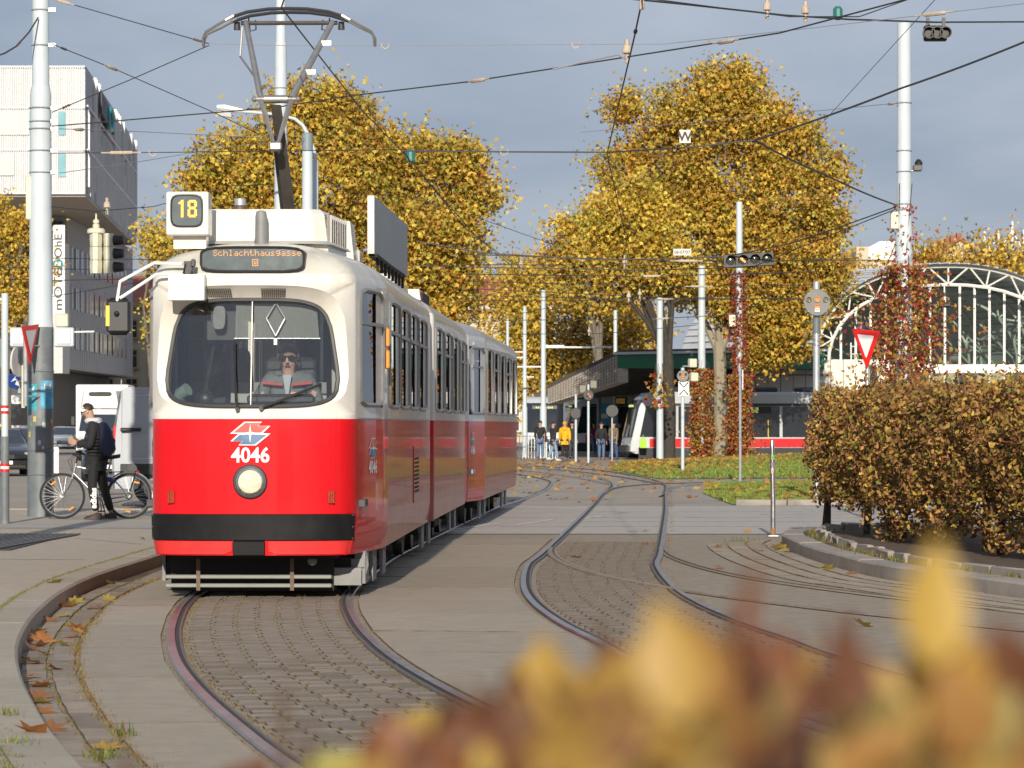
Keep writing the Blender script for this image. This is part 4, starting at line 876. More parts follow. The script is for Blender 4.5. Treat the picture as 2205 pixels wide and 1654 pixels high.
def clean(m):          # weld the shared corners so the panels shade smoothly
    bm = bmesh.new(); me = bpy.data.meshes.new('t'); me.from_pydata(m.v, [], m.f); bm.from_mesh(me); bmesh.ops.remove_doubles(bm, verts=bm.verts, dist=.0008); bmesh.ops.recalc_face_normals(bm, faces=bm.faces)
    bm.verts.index_update(); m.v = [tuple(v.co) for v in bm.verts]; m.f = [tuple(v.index for v in f.verts) for f in bm.faces]; m.mi = [0] * len(m.f); bm.free(); bpy.data.meshes.remove(me); return m

HALF_A = [(0, 0), (.2, .006), (.4, .026), (.6, .064), (.74, .11), (.83, .165), (.89, .24), (.925, .34), (.985, .8), (1.045, 1.3), (1.09, 1.8), (1.105, 2.2), (1.105, 10.6)]
def window_hole(S, y0, y1, z0=1.77, z1=2.80, side=1, n=14):
    a, b = S.uy(y0) * side, S.uy(y1) * side; u0, u1 = min(a, b), max(a, b); w = (u1 - u0) / 2
    return dict(u0=u0 - .02, u1=u1 + .02, z0=z0 - .02, z1=z1 + .02, iz0=z0, iz1=z1, hw0=w, hw1=w, n=n, nu=4, nz=4, y0=y0, y1=y1, side=side)
def glaze(S, r, T, root, vent=True, gname='glass_side', fr_mat='frame_grey'):
    h, uc, zc, hz, inner = r; w = h['hw0']
    ring = [S.P(u, z, -.012) for _, _, u, z in inner]; g = MB(); g.poly(ring); win = g.xform(T).build('window', MC[gname], root, smooth=0)
    f = MB(); f.tube([S.P(u, z, .004) for _, _, u, z in inner], .022, 5, True); f.xform(T).build('window_frame', MC[fr_mat], win)
    if vent:
        zz = zc + hz * .42; m = MB(); m.box((S.P(uc, zz, .002)), (.03, abs(h['y1'] - h['y0']) - .06, .035) if abs(S.P(uc, zz).y) > 1.9 else (.03, 1.1, .03), rot=None if S.P(uc, zz).y > 1.9 else math.atan2(S.P(uc + .2, zz).y - S.P(uc - .2, zz).y, S.P(uc + .2, zz).x - S.P(uc - .2, zz).x) - math.pi / 2); m.xform(T).build('window_bar', MC[fr_mat], win)
    return win
def logo_on(root, T, fn, k, name='emblem', body='4046', txt=True):
    U_ = [(632, 260), (742, 168), (878, 168), (850, 200), (942, 200), (880, 260)]; L_ = [(945, 258), (832, 350), (698, 350), (726, 318), (636, 318), (700, 258)]
    cv = lambda p, s=1.0, c=(788, 257): (((p[0] - c[0]) * s) * k, -((p[1] - c[1]) * s) * k)
    def shrink(poly, q):
        c = (sum(p[0] for p in poly) / 6, sum(p[1] for p in poly) / 6); return [(c[0] + (p[0] - c[0]) * q, c[1] + (p[1] - c[1]) * (q - .04)) for p in poly]
    m = MB()
    m.poly([fn(*cv(p), .004) for p in U_]); m.poly([fn(*cv(p), .0045) for p in L_]); m.poly([fn(*cv(p), .007) for p in shrink(U_, .86)], 1); m.poly([fn(*cv(p), .007) for p in shrink(L_, .86)], 2)
    st = [(788, 182), (796, 245), (842, 257), (796, 269), (788, 332), (780, 269), (734, 257), (780, 245)]; m.poly([fn(*cv(p), .009) for p in st], 0)
    m.xform(T).build(name, [MC['logo_white'], MC['logo_red'], MC['logo_blue']], root, smooth=0)
    if txt:
        m = MB(); text_on(m, body, .188 * k / .00117, lambda x, y: fn(x, y - .194 * k / .00117, .005), .004 * k / .00117, .92); m.xform(T).build('fleet_number', MC['logo_white'], root, smooth=0)
ZS = [.42, .46, .55, .67, .79, 1.0, 1.2, 1.45, 1.65, 1.68] + [2.82, 2.90] + [2.87 + .42 * t for t in (.12, .22, .32, .44, .56, .67, .77, .85, .91, .955, .985, 1.0)]
def tr(x, y, slope): return Matrix.Translation((x, y, 0)) @ Matrix.Rotation(-math.atan(slope), 4, 'Z')
NOSE = Vector((-2.355, 30.5, 0)); SLA = .0245
tram = thing('tram', 'red and cream articulated tram, route 18, fleet number 4046', 'tram', NOSE, -math.atan(SLA)); TI = Matrix.Identity(4)
SA = Shell(HALF_A)
holes = [dict(u0=-SA.ux(.915), u1=SA.ux(.915), z0=1.69, z1=2.885, iz0=1.735, iz1=2.855, hw0=SA.ux(.892), hw1=SA.ux(.82), n=4.2, nu=17, nz=9, y0=0, y1=0, side=0)]
for sd_ in (1, -1):
    holes.append(window_hole(SA, .50, 1.72, 1.78, 2.84, sd_, 9))
    for (a, b) in ((2.36, 4.05), (4.15, 5.85), (5.95, 7.65), (7.75, 9.5)): holes.append(window_hole(SA, a, b, 1.77, 2.80, sd_))
us = [SA.ux(x) for x in (0, .1, .2, .3, .4, .5, .6, .68, .74, .79, .83, .86, .89, .91)] + [SA.uy(y) for y in (.3, .34, .42, .8, 1.3, 1.8, 2.2, 4.1, 5.9, 7.7, 9.6, 10.6)]
us = sorted(set([round(u, 4) for u in us] + [round(-u, 4) for u in us]))
up, lo, roof, res = shell_mesh(SA, holes, ZS, us)
clean(up).build('upper_body', MC['tram_cream'], tram, smooth=40); clean(roof).build('roof', M('tram_roofcream', (.60, .575, .50), .5, 0, .06, 1.5, .05, 20, coat=.3, spec=.15, dirt=.7, dcol=(.33, .295, .235), dscale=1.6), tram, smooth=50)
# red lower body: nose panel and glossy side panels
def split_lo(lo, T, parent):
    A, B_ = MB(), MB()
    for f in lo.f:
        c = sum((Vector(lo.v[i]) for i in f), Vector()) / len(f); (A if c.y < 2.1 else B_).add([lo.v[i] for i in f], [tuple(range(len(f)))])
    if A.v: clean(A).xform(T).build('nose_panel', MC['tram_red'], parent, smooth=40)
    clean(B_).xform(T).build('side_panel', MC['tram_redside'], parent, smooth=40)
split_lo(lo, TI, tram)
# windscreen: splayed reveal, rubber gasket, curved pane
h, uc, zc, hz, inner = res[0]
def o2(a2, b2, k=1.0):
    hw = (SA.ux(.845) + (SA.ux(.735) - SA.ux(.845)) * (b2 * k + 1) / 2); z = 2.245 + b2 * k * .485; dep = .035 + .11 * max(0, (z - 1.76)) / .98
    return SA.P(a2 * k * hw, z, -dep)
m = MB(); m.loft([[SA.P(u, z) for _, _, u, z in inner], [SA.P(u * .985, zc + (z - zc) * .985, -.02) for _, _, u, z in inner], [o2(a, b) for a, b, _, _ in inner]], True, False); m.build('windscreen_surround', MC['tram_cream'], tram, smooth=60)
ws = MB(); ws.loft([[o2(a, b, k) for a, b, _, _ in inner] for k in (1, .85, .65, .45, .25, .06)], True, True); ws = ws.build('windscreen', MC['glass_front'], tram, smooth=60)
MB().tube([o2(a, b) + Vector((0, -.008, 0)) for a, b, _, _ in inner], .021, 6, True).build('gasket', MC['gasket'], ws)
MB().tube([o2(0, t) + Vector((0, -.006, 0)) for t in np.linspace(-.99, .99, 9)], .006, 5).build('pane_seam', MC['frame_grey'], ws)
def ov(x, z, off=0.0):                                # point just outside the windscreen
    dep = .035 + .11 * max(0, (z - 1.76)) / .98; return SA.P(SA.ux(x), z, -dep + off)
# wipers
for (x0, z0, x1, z1, bx0, bz0, bx1, bz1) in ((-.11, 1.735, -.17, 2.33, -.155, 2.35, -.135, 1.80), (.10, 1.745, .62, 1.95, .12, 1.76, .64, 1.97)):
    wv = MB(); wv.tube([ov(x0, z0, .07), ov((x0 + x1) / 2, (z0 + z1) / 2, .06), ov(x1, z1, .03)], [.013, .009, .006], 6); wv.cyl(ov(x0, z0, -.02), ov(x0, z0, .09), .02, n=8); wo = wv.build('wiper', MC['blackplastic'], tram)
    MB().tube([ov(bx0, bz0, .03), ov((bx0 + bx1) / 2, (bz0 + bz1) / 2, .03), ov(bx1, bz1, .03)], .008, 5).build('blade', MC['rubber'], wo)
for r in res[1:]: glaze(SA, r, TI, tram, vent=True)
# fresh air grilles under the brow
for x in (-.30, .20):
    m = MB()
    for i in range(12):
        for j in range(5):
            u, t = x + (i - 5.5) * .019, .16 + j * .15; a_ = SA.P(SA.ux(u), 2.855 - t * .01); b_ = ov(u, 2.725); p = SA.P(SA.ux(u), 2.845).lerp(ov(u, 2.74), t) + Vector((0, -.006, -.006)); m.box(p, (.013, .016, .009))
    m.build('vent_grille', MC['vent_dark'], tram, smooth=0)
# black bumper, red valance, coupler flap
m = MB(); uB = SA.ux(.90)
m.loft([[SA.P(u, z, o) for z, o in ((.552, .002), (.56, .028), (.785, .028), (.793, .002))] for u in np.linspace(-uB, uB, 25)], False, False); m.build('bumper', MC['bumper'], tram)
for sg in (-1, 1):
    m = MB(); m.loft([[SA.P(sg * u, z, o) for z, o in ((.425 + (.03 if u < .2 else 0), .002), (.43 + (.03 if u < .2 else 0), .014), (.548, .014), (.550, .002))] for u in np.linspace(.165, uB, 13)], False, False); m.build('valance', MC['tram_red2'], tram)
m = MB(); m.box((-.01, -.012, .485), (.29, .05, .14), bev=.012); m.build('coupler_cover', MC['bumper'], tram)
# headlamp
hl = MB(); n_ = 28
def ringy(r, y): return [Vector((r * math.cos(2 * math.pi * k / n_), y, 1.085 + r * math.sin(2 * math.pi * k / n_))) for k in range(n_)]
hl.loft([ringy(.155, .005), ringy(.155, -.02), ringy(.145, -.032), ringy(.125, -.034), ringy(.118, -.02)], True, False); hl = hl.build('headlight', MC['gasket'], tram)
m = MB(); m.loft([ringy(.118, -.03), ringy(.124, -.037), ringy(.110, -.042), ringy(.106, -.032)], True, False); m.build('chrome_ring', MC['chrome'], hl)
m = MB(); m.loft([ringy(.106, -.03), ringy(.085, -.008), ringy(.05, .012), ringy(.012, .02)], True, True); m.build('reflector', MC['headlamp_lit'], hl)
m = MB(); m.loft([ringy(.107, -.032), ringy(.08, -.044), ringy(.045, -.05), ringy(.008, -.053)], True, True); m.build('lens', glass('glass_lamp', (.97, .97, .95)), hl)
for k in range(8):
    a = 2 * math.pi * (k + .5) / 8; MB().sphere((.138 * math.cos(a), -.034, 1.085 + .138 * math.sin(a)), .006, 6, 4).build('screw', MC['chrome'], hl)
for sg in (-1, 1):
    m = MB(); p = SA.xz(sg * .72, .945, .012); 
    for k in range(3): m.box((p.x + (k - 1) * .02, p.y - .006 * (k != 1), .945), (.019, .035, .12), bev=.005)
    m.build('indicator', M('indicator_lens', (.30, .035, .01), .25, 0, .3, 40, spec=.4), tram)
# panel seams and corner trims
for sg in (-1, 1):
    for yy in (.40, 2.08, 4.1, 7.7): MB().loft([[SA.P(sg * (SA.uy(yy) + d_), z, .003) for z in (.46, .8, 1.2, 1.64)] for d_ in (0, .007)], False, False).build('panel_seam', MC['gasket'], tram, smooth=0)
    MB().loft([[SA.P(sg * u, z, .004) for z in (1.643, 1.657)] for u in np.linspace(SA.uy(.45), SA.uy(10.5), 20)], False, False).build('belt_trim', MC['frame_grey'], tram, smooth=0)
    for k in range(9): MB().sphere(SA.P(sg * SA.ux(.885), .57 + .026 * k, .03), .004, 5, 4).build('rivet', MC['galv'], tram) if k % 4 == 0 else None
# emblems and fleet numbers
front = lambda x, z, o=.004: SA.xz(x, 1.575 + z - .055, o)
logo_on(tram, TI, front, .00117)
for sg in (1, -1):
    uu = SA.uy(1.15); logo_on(tram, TI, (lambda s: (lambda x, z, o=.004: SA.P(s * uu + x * 1.35, 1.38 + z, o)))(sg), .00105)
# destination display in the brow, route number box
def dest_out(k, off, n=40): 
    P = []
    for i in range(n):
        a = 2 * math.pi * i / n; c, s_ = math.cos(a), math.sin(a); x, z = sq2se(c, s_, 5); P.append((x * .475 * k + (0 if k == 1 else x * 0), z * (.118 if k == 1 else .118 - .475 * (1 - k))))
    return [Vector((x + .01, .085 + .02 * z + .09 * x * x + off, 3.09 + z)) for x, z in P]
dd = MB(); dd.loft([dest_out(1, .25), dest_out(1, -.03), dest_out(.985, -.038), dest_out(.96, -.03), dest_out(.955, -.012)], True, False); dd = dd.build('destination_display', MC['gasket'], tram)
m = MB(); dd_pts = dest_out(.957, -.014); m.loft([[Vector((.01 + (p.x - .01) * k, .085 + .02 * (p.z - 3.09) * k + .09 * ((p.x - .01) * k) ** 2 - .014, 3.09 + (p.z - 3.09) * k)) for p in dd_pts] for k in (1, .8, .6, .4, .2, .02)]); m.build('screen', MC['ledscreen'], dd, smooth=0)
m = MB(); dfn = lambda x, z: Vector((x + .01, .085 + .09 * x * x + .02 * z - .0175, 3.09 + z)); pt = .0079
led_on(m, 'Schlachthausgasse', -.355, .085, pt, dfn); led_on(m, 'U', .0, -.0, pt, dfn); m.build('lettering', MC['led_dim'], dd, smooth=0)
rn = MB(); rn.box((-.61, .5, 3.52), (.385, .30, .40), bev=.012); rn.box((-.60, .56, 3.27), (.30, .2, .13)); rn = rn.build('route_number_box', MC['tram_cream'], tram)
def rbox(k, y, w_=.15, n=5): return [Vector((-.615 + sq2se(math.cos(a), math.sin(a), n)[0] * w_ * k, y, 3.545 + sq2se(math.cos(a), math.sin(a), n)[1] * w_ * k)) for a in [2 * math.pi * i / 32 for i in range(32)]]
MB().loft([rbox(1.0, .352), rbox(1.0, .338), rbox(.93, .335), rbox(.9, .345)], True, False).build('number_bezel', MC['gasket'], rn)
MB().poly(rbox(.92, .3465)).build('screen', MC['ledscreen'], rn, smooth=0)
m = MB(); led_on(m, '18', -.692, 3.643, .0122, lambda x, z: Vector((x, .343, z)), 2, .45); m.build('lettering', MC['led_amber'], rn, smooth=0)
# roof equipment
rb = MB(); rb.loft([[Vector((x, y, z)) for x, y in ((-.60, .95), (.50, .95), (.62, 1.05), (.70, 2.3), (-.62, 2.3))] for z in (3.18, 3.24)] + [[Vector((x, y, z)) for x, y in ((-.60, .97), (.48, .97), (.58, 1.07), (.64, 2.3), (-.62, 2.3))] for z in (3.56,)] + [[Vector((x, y, z)) for x, y in ((-.56, 1.01), (.45, 1.01), (.54, 1.1), (.60, 2.26), (-.58, 2.26))] for z in (3.60,)]); rb = rb.build('roof_box', MC['tram_cream'], tram, smooth=25)
m = MB()
for k in range(9): m.box((.622 + .008 * k, 1.18 + k * .12, 3.42), (.05, .02, .27), rot=R(-4))
m.build('louvre', MC['frame_grey'], rb, smooth=0)
m = MB(); m.box((.64, 1.66, 3.42), (.02, 1.06, .31), rot=R(-3.2)); m.build('louvre_panel', MC['plate_grey'], rb, smooth=0)
m = MB(); m.loft([[Vector((x, y, 3.27 + .0)) for x, y in ((-.62, .85), (.5, .85), (.66, .98), (.74, 2.4), (-.66, 2.4))], [Vector((x, y, 3.30)) for x, y in ((-.60, .9), (.5, .9), (.63, 1.0), (.71, 2.4), (-.64, 2.4))]]); m.build('roof_seal', MC['tram_roof'], tram)
m = MB(); m.lathe([(.062, 3.26), (.064, 3.30), (.058, 3.32), (.055, 3.52), (.045, 3.565), (.02, 3.575)], (.02, .80, 0), 16); m.build('antenna', MC['plate_grey'], tram)
m = MB(); m.lathe([(.07, 3.55), (.07, 3.68), (.058, 3.70)], (-.30, 2.0, 0), 14); ch = m.build('lightning_arrester', M('brownpot', (.10, .055, .045), .5), tram); MB().lathe([(.055, 3.70), (.055, 3.76), (.05, 3.765)], (-.30, 2.0, 0), 12).build('cap', MC['galv'], ch)
ad = MB(); a0, a1 = Vector((.79, 4.5, 0)), Vector((.85, 9.7, 0)); nrm = Vector((.03, 0, 0))
ad.loft([[a0 + nrm + Vector((0, 0, 3.36)), a1 + nrm + Vector((0, 0, 3.36)), a1 + nrm + Vector((0, 0, 3.96)), a0 + nrm + Vector((0, 0, 3.96))], [a0 - nrm + Vector((0, 0, 3.36)), a1 - nrm + Vector((0, 0, 3.36)), a1 - nrm + Vector((0, 0, 3.96)), a0 - nrm + Vector((0, 0, 3.96))]]); ad = ad.build('roof_side_board', MC['adboard'], tram, smooth=0)
MB().box((.79, 4.49, 3.66), (.07, .02, .60)).build('edge_strip', MC['tram_cream'], ad); MB().box((.81, 7.1, 3.345), (.09, 5.1, .03)).build('mount_rail', MC['underframe'], ad)
m = MB()
for k in range(8): m.box((.84, 4.8 + k * .65, 3.28), (.03, .05, .16))
m.build('brackets', MC['underframe'], ad)
m = MB(); m.loft([[Vector((x, y, z)) for x, z in ((.35, 3.22), (.70, 3.22), (.66, 3.62), (.47, 3.66))] for y in (3.3, 3.9)]); m.box((.6, 4.2, 3.3), (.22, .5, .22), bev=.05); m.build('resistor_cover', MC['tram_cream'], tram)
m = MB()
for k in range(14): m.box((.1, 2.5 + k * .05, 3.42), (1.0, .012, .18))
m.build('resistor_grid', MC['underframe'], tram, smooth=0)
# pantograph
pg = MB(); pg.box((-.10, 4.9, 3.36), (1.0, 1.4, .08)); pg.cyl((-.10 - .4, 4.9, 3.43), (-.10 + .4, 4.9, 3.43), .05); pg = pg.build('pantograph', MC['panto_dark'], tram)
K = Vector((-.135, 3.9, 4.84))
m = MB(); b0 = Vector((-.035, 4.9, 3.42)); d = (K - b0)
m.loft([[p + Vector((x * w_, 0, 0)) + Vector((0, y * w_ * .8, 0)) for x, y in ((-1, -1), (1, -1), (1, 1), (-1, 1))] for p, w_ in ((b0, .062), (b0.lerp(K, .5), .056), (K, .05))]); m.tube([b0 + Vector((-.09, .1, 0)), b0.lerp(K, .6) + Vector((-.075, .08, 0)), K + Vector((-.03, .05, -.3))], .02, 6); m.build('lower_arm', MC['panto_dark'], pg)
m = MB(); m.cyl(K + Vector((-.12, 0, .06)), K + Vector((.12, 0, .06)), .042, n=14); m.cyl(K + Vector((-.22, 0, .06)), K + Vector((.22, 0, .06)), .022, n=10); m.sphere(K + Vector((-.22, 0, .06)), .03, 8, 6); m.sphere(K + Vector((.22, 0, .06)), .03, 8, 6)
for sg in (-1, 1): m.tube([K + Vector((sg * .16, 0, .06)), K + Vector((sg * .10, 0, -.12)), K + Vector((sg * .02, -.02, -.40))], [.03, .03, .018], 6)
m.box(K + Vector((0, -.03, -.42)), (.12, .1, .1), bev=.02); m.build('knuckle', MC['panto'], pg)
HX, HZ, HY = -.06, 5.78, 4.55
for sg in (-1, 1):
    e = Vector((HX + sg * .45, HY, HZ - .02)); s0 = K + Vector((sg * .155, 0, .07)); m = MB(); m.tube([s0, s0.lerp(e, .5), e], [.036, .033, .028], 8)
    if sg == -1: m.tube([s0 + Vector((.02, .03, .1)), e + Vector((-.06, .02, -.35)), e + Vector((-.04, .02, -.05))], .012, 5)
    else:
        for t in (.3, .68): m.box(s0.lerp(e, t) + Vector((.07, 0, .03)), (.10, .015, .05))
    m.build('upper_arm', MC['panto'], pg)
hd = MB()
for dy in (-.16, .16):
    hd.tube([(HX - .62, HY + dy, HZ + .0), (HX - .42, HY + dy, HZ + .065), (HX - .2, HY + dy, HZ + .095), (HX, HY + dy, HZ + .10), (HX + .2, HY + dy, HZ + .095), (HX + .42, HY + dy, HZ + .065), (HX + .62, HY + dy, HZ + 0)], .020, 6)
hd = hd.build('collector_head', MC['carbon'], pg); MB().cyl((HX - .5, HY, HZ - .03), (HX + .5, HY, HZ - .03), .022, n=8).build('cross_tube', MC['panto_dark'], hd)
for sg in (-1, 1):
    m = MB()
    for dy in (-.16, .16): m.tube([(HX + sg * .56, HY + dy, HZ + .03), (HX + sg * .72, HY + dy * .9, HZ - .06), (HX + sg * .855, HY + dy * .5, HZ - .13), (HX + sg * .885, HY + dy * .3, HZ - .19), (HX + sg * .888, HY, HZ - .27)], .016, 6)
    m.build('horn', MC['panto'], hd); MB().box((HX + sg * .60, HY - .16, HZ + .005), (.11, .05, .035), rot=Matrix.Rotation(sg * .5, 3, 'Y'), bev=.01).build('clamp', M('alu', (.62, .58, .50), .4, .6), hd)
    m = MB(); m.cyl((HX + sg * .54, HY, HZ - .02), (HX + sg * .54, HY, HZ - .1), .03, .035); m.tube([(HX + sg * .42, HY, HZ + .02), (HX + sg * .40, HY - .04, HZ - .12), (HX + sg * .34, HY - .03, HZ - .10), (HX + sg * .35, HY, HZ + .0)], .008, 5); m.build('spring', MC['carbon'], hd)
# mirror on its arms, white sign box, cable box
mi = MB()
mi.tube([(-.62, .06, 3.045), (-.88, .12, 3.06), (-1.19, .1, 2.89), (-1.215, .1, 2.72), (-1.215, .1, 2.56)], .015, 7); mi.tube([(-.62, .04, 2.95), (-.86, .1, 2.955), (-1.19, .1, 2.74)], .015, 7); mi = mi.build('mirror_arm', MC['whitepaint'], tram)
m = MB(); m.box((-1.205, .12, 2.575), (.215, .09, .335), bev=.04); mo = m.build('mirror', MC['blackplastic'], mi); MB().box((-1.297, .072, 2.58), (.034, .012, .185)).build('yellow_strip', M('yellow', (.72, .60, .05), .5), mo); MB().sphere((-1.215, .06, 2.6), .025, 8, 6).build('ball_joint', MC['black'], mo)
m = MB(); m.box((-.565, -.02, 2.83), (.325, .16, .235), bev=.008); sb = m.build('white_sign_box', MC['whitepaint'], tram)
for x in (-.71, -.565, -.42):
    for z in (2.73, 2.93): MB().sphere((x, -.10, z), .006, 6, 4).build('screw', MC['galv'], sb)
m = MB(); m.box((-.56, .02, 2.99), (.08, .05, .16)); m.tube([(-.58, 0, 3.05), (-.60, -.03, 2.96), (-.55, -.05, 2.93), (-.515, -.05, 2.99), (-.505, -.04, 3.03)], .007, 5); m.box((-.51, -.03, 3.05), (.04, .05, .07), bev=.01); m.build('camera', MC['blackplastic'], tram)
for sg in (1, -1):
    for z0 in (2.22, 2.43):
        m = MB(); m.box(SA.P(sg * SA.uy(1.92), z0, .02), (.05, .07, .185), bev=.015); m.build('side_marker', MC['amber_lens'] if False else M('orange_lens', (.85, .28, .02), .3, 0, .05), tram)
m = MB(); p = SA.P(SA.uy(2.0), 2.3); m.build('x', MC['black'], tram) if False else None
# cab interior
cab = MB(); cab.box((0, 5.3, .88), (2.0, 9.6, .06)); cab.box((0, 10.45, 2.0), (2.0, .04, 2.2)); cab = cab.build('saloon_floor', MC['interior_dark'], tram, smooth=0)
m = MB(); m.box((0, 5.6, 2.84), (2.0, 9.2, .04)); m.build('saloon_ceiling', MC['interior'], tram, smooth=0)
m = MB(); m.loft([[Vector((x, y, z)) for y, z in ((.17, 1.70), (.60, 1.80), (.62, 1.0), (.2, 1.0))] for x in (-.80, .80)]); m.box((.22, .62, 1.83), (.62, .1, .10), bev=.03); m.build('dashboard', MC['dash'], tram)
m = MB(); m.box((.1, 1.75, 1.45), (.9, .04, 1.1)); m.box((.78, 1.75, 1.9), (.36, .04, 1.9)); m.box((-.34, 1.75, 1.9), (.04, .06, 1.9)); m.box((.12, 1.75, 2.75), (.9, .05, .18)); m.build('cab_partition', MC['interior'], tram, smooth=0)
m = MB(); m.box((.80, 1.2, 1.75), (.12, .7, .35)); m.box((.80, .95, 2.05), (.06, .25, .2)); m.build('switch_panel', M('panel_beige', (.45, .43, .36), .6), tram)
m = MB(); m.box((.27, 1.10, 1.85), (.46, .10, .75), bev=.04); m.box((.27, .84, 1.47), (.46, .5, .1), bev=.04); m.build('driver_seat', MC['interior_dark'], tram)
m = MB(); m.quad(ov(-.17, 2.68, -.08), ov(.63, 2.68, -.08), ov(.66, 2.38, -.09), ov(-.17, 2.38, -.09)); sh_ = m.build('sun_blind', MC['shade'], tram, smooth=0)
m = MB(); m.cyl(ov(-.18, 2.38, -.085), ov(.67, 2.38, -.085), .009)
for a_, b_ in (((.22, 2.70), (.13, 2.56)), ((.13, 2.56), (.22, 2.40)), ((.22, 2.70), (.31, 2.56)), ((.31, 2.56), (.22, 2.40))): m.cyl(ov(*a_, -.06), ov(*b_, -.06), .009, n=6)
m.box(ov(.22, 2.35, -.06), (.03, .02, .06)); m.build('scissor_arm', MC['steel'], sh_)
m = MB(); m.loft([[ov(-.33 + sx_ * x, 2.57 + z * .105, -.06 + o) for x, z in [sq2se(math.cos(t), math.sin(t), 4) for t in [2 * math.pi * k / 20 for k in range(20)]]] for sx_, o in ((.06, 0), (.065, -.015), (.06, -.03))]); m.build('inner_mirror', MC['plate_grey'], tram)
m = MB(); m.box((-.30, .55, 2.50), (.30, .3, .32), bev=.03); m.tube([(-.38, .5, 2.35), (-.44, .42, 2.0), (-.46, .36, 1.78)], .018, 6); m.build('ticket_machine', MC['black'], tram)
m = MB(); m.tube([(-.66, .42, 1.74), (-.69, .38, 1.82), (-.67, .34, 1.88), (-.60, .30, 1.92)], [.05, .058, .058, .062], 12); m.build('air_duct', MC['duct'], tram); m = MB(); m.sphere((-.45, .38, 1.83), (.08, .06, .075), 12, 8); m.torus((-.45, .32, 1.83), (0, 1, 0), .075, .008, 20, 5); m.build('fan', MC['blackplastic'], tram)
def seats(y0, n, T, parent):
    for k in range(n):
        for x in (-.72, .72):
            m = MB(); m.box((x, y0 + k * .8, 1.33), (.46, .42, .06), bev=.02); m.box((x, y0 + k * .8 + .22, 1.62), (.46, .06, .6), bev=.025); m.box((x, y0 + k * .8, 1.1), (.06, .3, .42)); m.xform(T).build('seat', MC['seat_red'], parent)
seats(2.6, 9, TI, tram)
for k, y in enumerate((3.0, 5.0, 7.0, 9.0)):
    for x in (-.4, .4): MB().cyl((x, y, .9), (x, y, 2.83), .017, n=7).build('grab_pole', MC['steel'], tram)
# running gear
def bogie(y, T, parent, plate=True):
    m = MB(); m.box((0, y, .40), (1.5, 2.1, .22)); m.box((-.86, y, .36), (.14, 2.2, .16)); m.box((.86, y, .36), (.14, 2.2, .16)); m.xform(T); b = m.build('bogie', MC['underframe'], parent)
    for dy in (-.9, .9):
        for x in (-.72, .72):
            w_ = MB(); w_.loft([[Vector((x + dx, y + dy + r * math.cos(2 * math.pi * k / 24), .345 + r * math.sin(2 * math.pi * k / 24))) for k in range(24)] for dx, r in ((-.06, .1), (-.06, .31), (.0, .315), (.05, .31), (.055, .1))]); w_.xform(T).build('wheel', M('wheel_steel', (.12, .11, .10), .5, .5, .2), b)
    if plate:
        for sg in (-1, 1):
            for dy in (-.72, .72):
                p = MB(); p.loft([[Vector((sg * 1.0, y + dy + yy, z)) for yy, z in ((-.26, .12), (.26, .12), (.26, .46), (.1, .46), (.08, .34), (-.06, .34), (-.1, .46), (-.26, .46))], [Vector((sg * .97, y + dy + yy, z)) for yy, z in ((-.26, .12), (.26, .12), (.26, .46), (.1, .46), (.08, .34), (-.06, .34), (-.1, .46), (-.26, .46))]]); p.xform(T).build('side_plate', MC['plate_grey'], b, smooth=0)
bogie(2.6, TI, tram)
m = MB(); m.box((0, 5.8, .50), (1.85, 3.4, .26)); m.box((0, 1.0, .48), (1.5, 1.4, .2)); m.box((.55, 8.2, .42), (.7, 1.3, .34), bev=.03); m.box((-.55, 8.2, .42), (.7, 1.3, .34), bev=.03); m.build('underframe', MC['underframe'], tram, smooth=0)
lg = MB()
for z in (.205, .125): lg.box((-.07, .55, z), (1.52, .05, .036), bev=.006)
lg = lg.build('lifeguard', MC['bar_grey'], tram)
MB().box((-.05, .72, .25), (1.5, .04, .36)).build('shade_plate', MC['underframe'], tram, smooth=0); MB().box((0, 1.4, .33), (1.7, 1.2, .1)).build('under_shade_plate', MC['underframe'], tram, smooth=0)  # dark plates added to block the sun and blacken the space under the nose
for x in (-.53, .33): MB().box((x, .53, .24), (.035, .03, .32)).build('hanger', M('rusty', (.16, .11, .08), .8, 0, .3, 20), lg)
m = MB(); m.box((.80, .75, .20), (.3, .05, .16)); m.box((.72, .85, .32), (.5, .06, .08)); m.box((.93, 1.1, .28), (.1, .5, .3)); m.tube([(.96, 1.0, .45), (.985, .96, .3), (.95, .95, .16)], .02, 6); m.build('step_bracket', MC['plate_grey'], tram); MB().sphere((.53, .35, .36), .045, 10, 8).build('horn', MC['plate_grey'], tram)
# ---- rear section of the articulated car
XB, YB, SLB = -2.06, 41.45, .031
inv = tram.matrix_basis.inverted(); TBm = inv @ tr(XB, YB, SLB)
HALF_B = [(0, 0), (1.0, 0), (1.06, .012), (1.095, .045), (1.105, .09), (1.105, 9.1)]
SB = Shell(HALF_B, nose=0, lean=0); hb = []
for sd_ in (1, -1):
    for a, b in ((.30, 2.35), (2.47, 4.5), (4.62, 6.65), (6.77, 8.8)): hb.append(window_hole(SB, a, b, 1.77, 2.80, sd_))
usb = [SB.uy(y) for y in (.0, .012, .045, .09, .2, 2.4, 4.55, 6.7, 9.1)] + [.5, 1.0]; usb = sorted(set([round(u, 4) for u in usb] + [round(-u, 4) for u in usb] + [0.0]))
up, lo, roof, resb = shell_mesh(SB, hb, ZS, usb)
def nofront(m):        # the articulation end is open
    k = [i for i, f in enumerate(m.f) if sum(m.v[j][1] for j in f) / len(f) > .01 or all(abs(m.v[j][0]) > .95 for j in f)]; m.f = [m.f[i] for i in k]; m.mi = [0] * len(k); return m
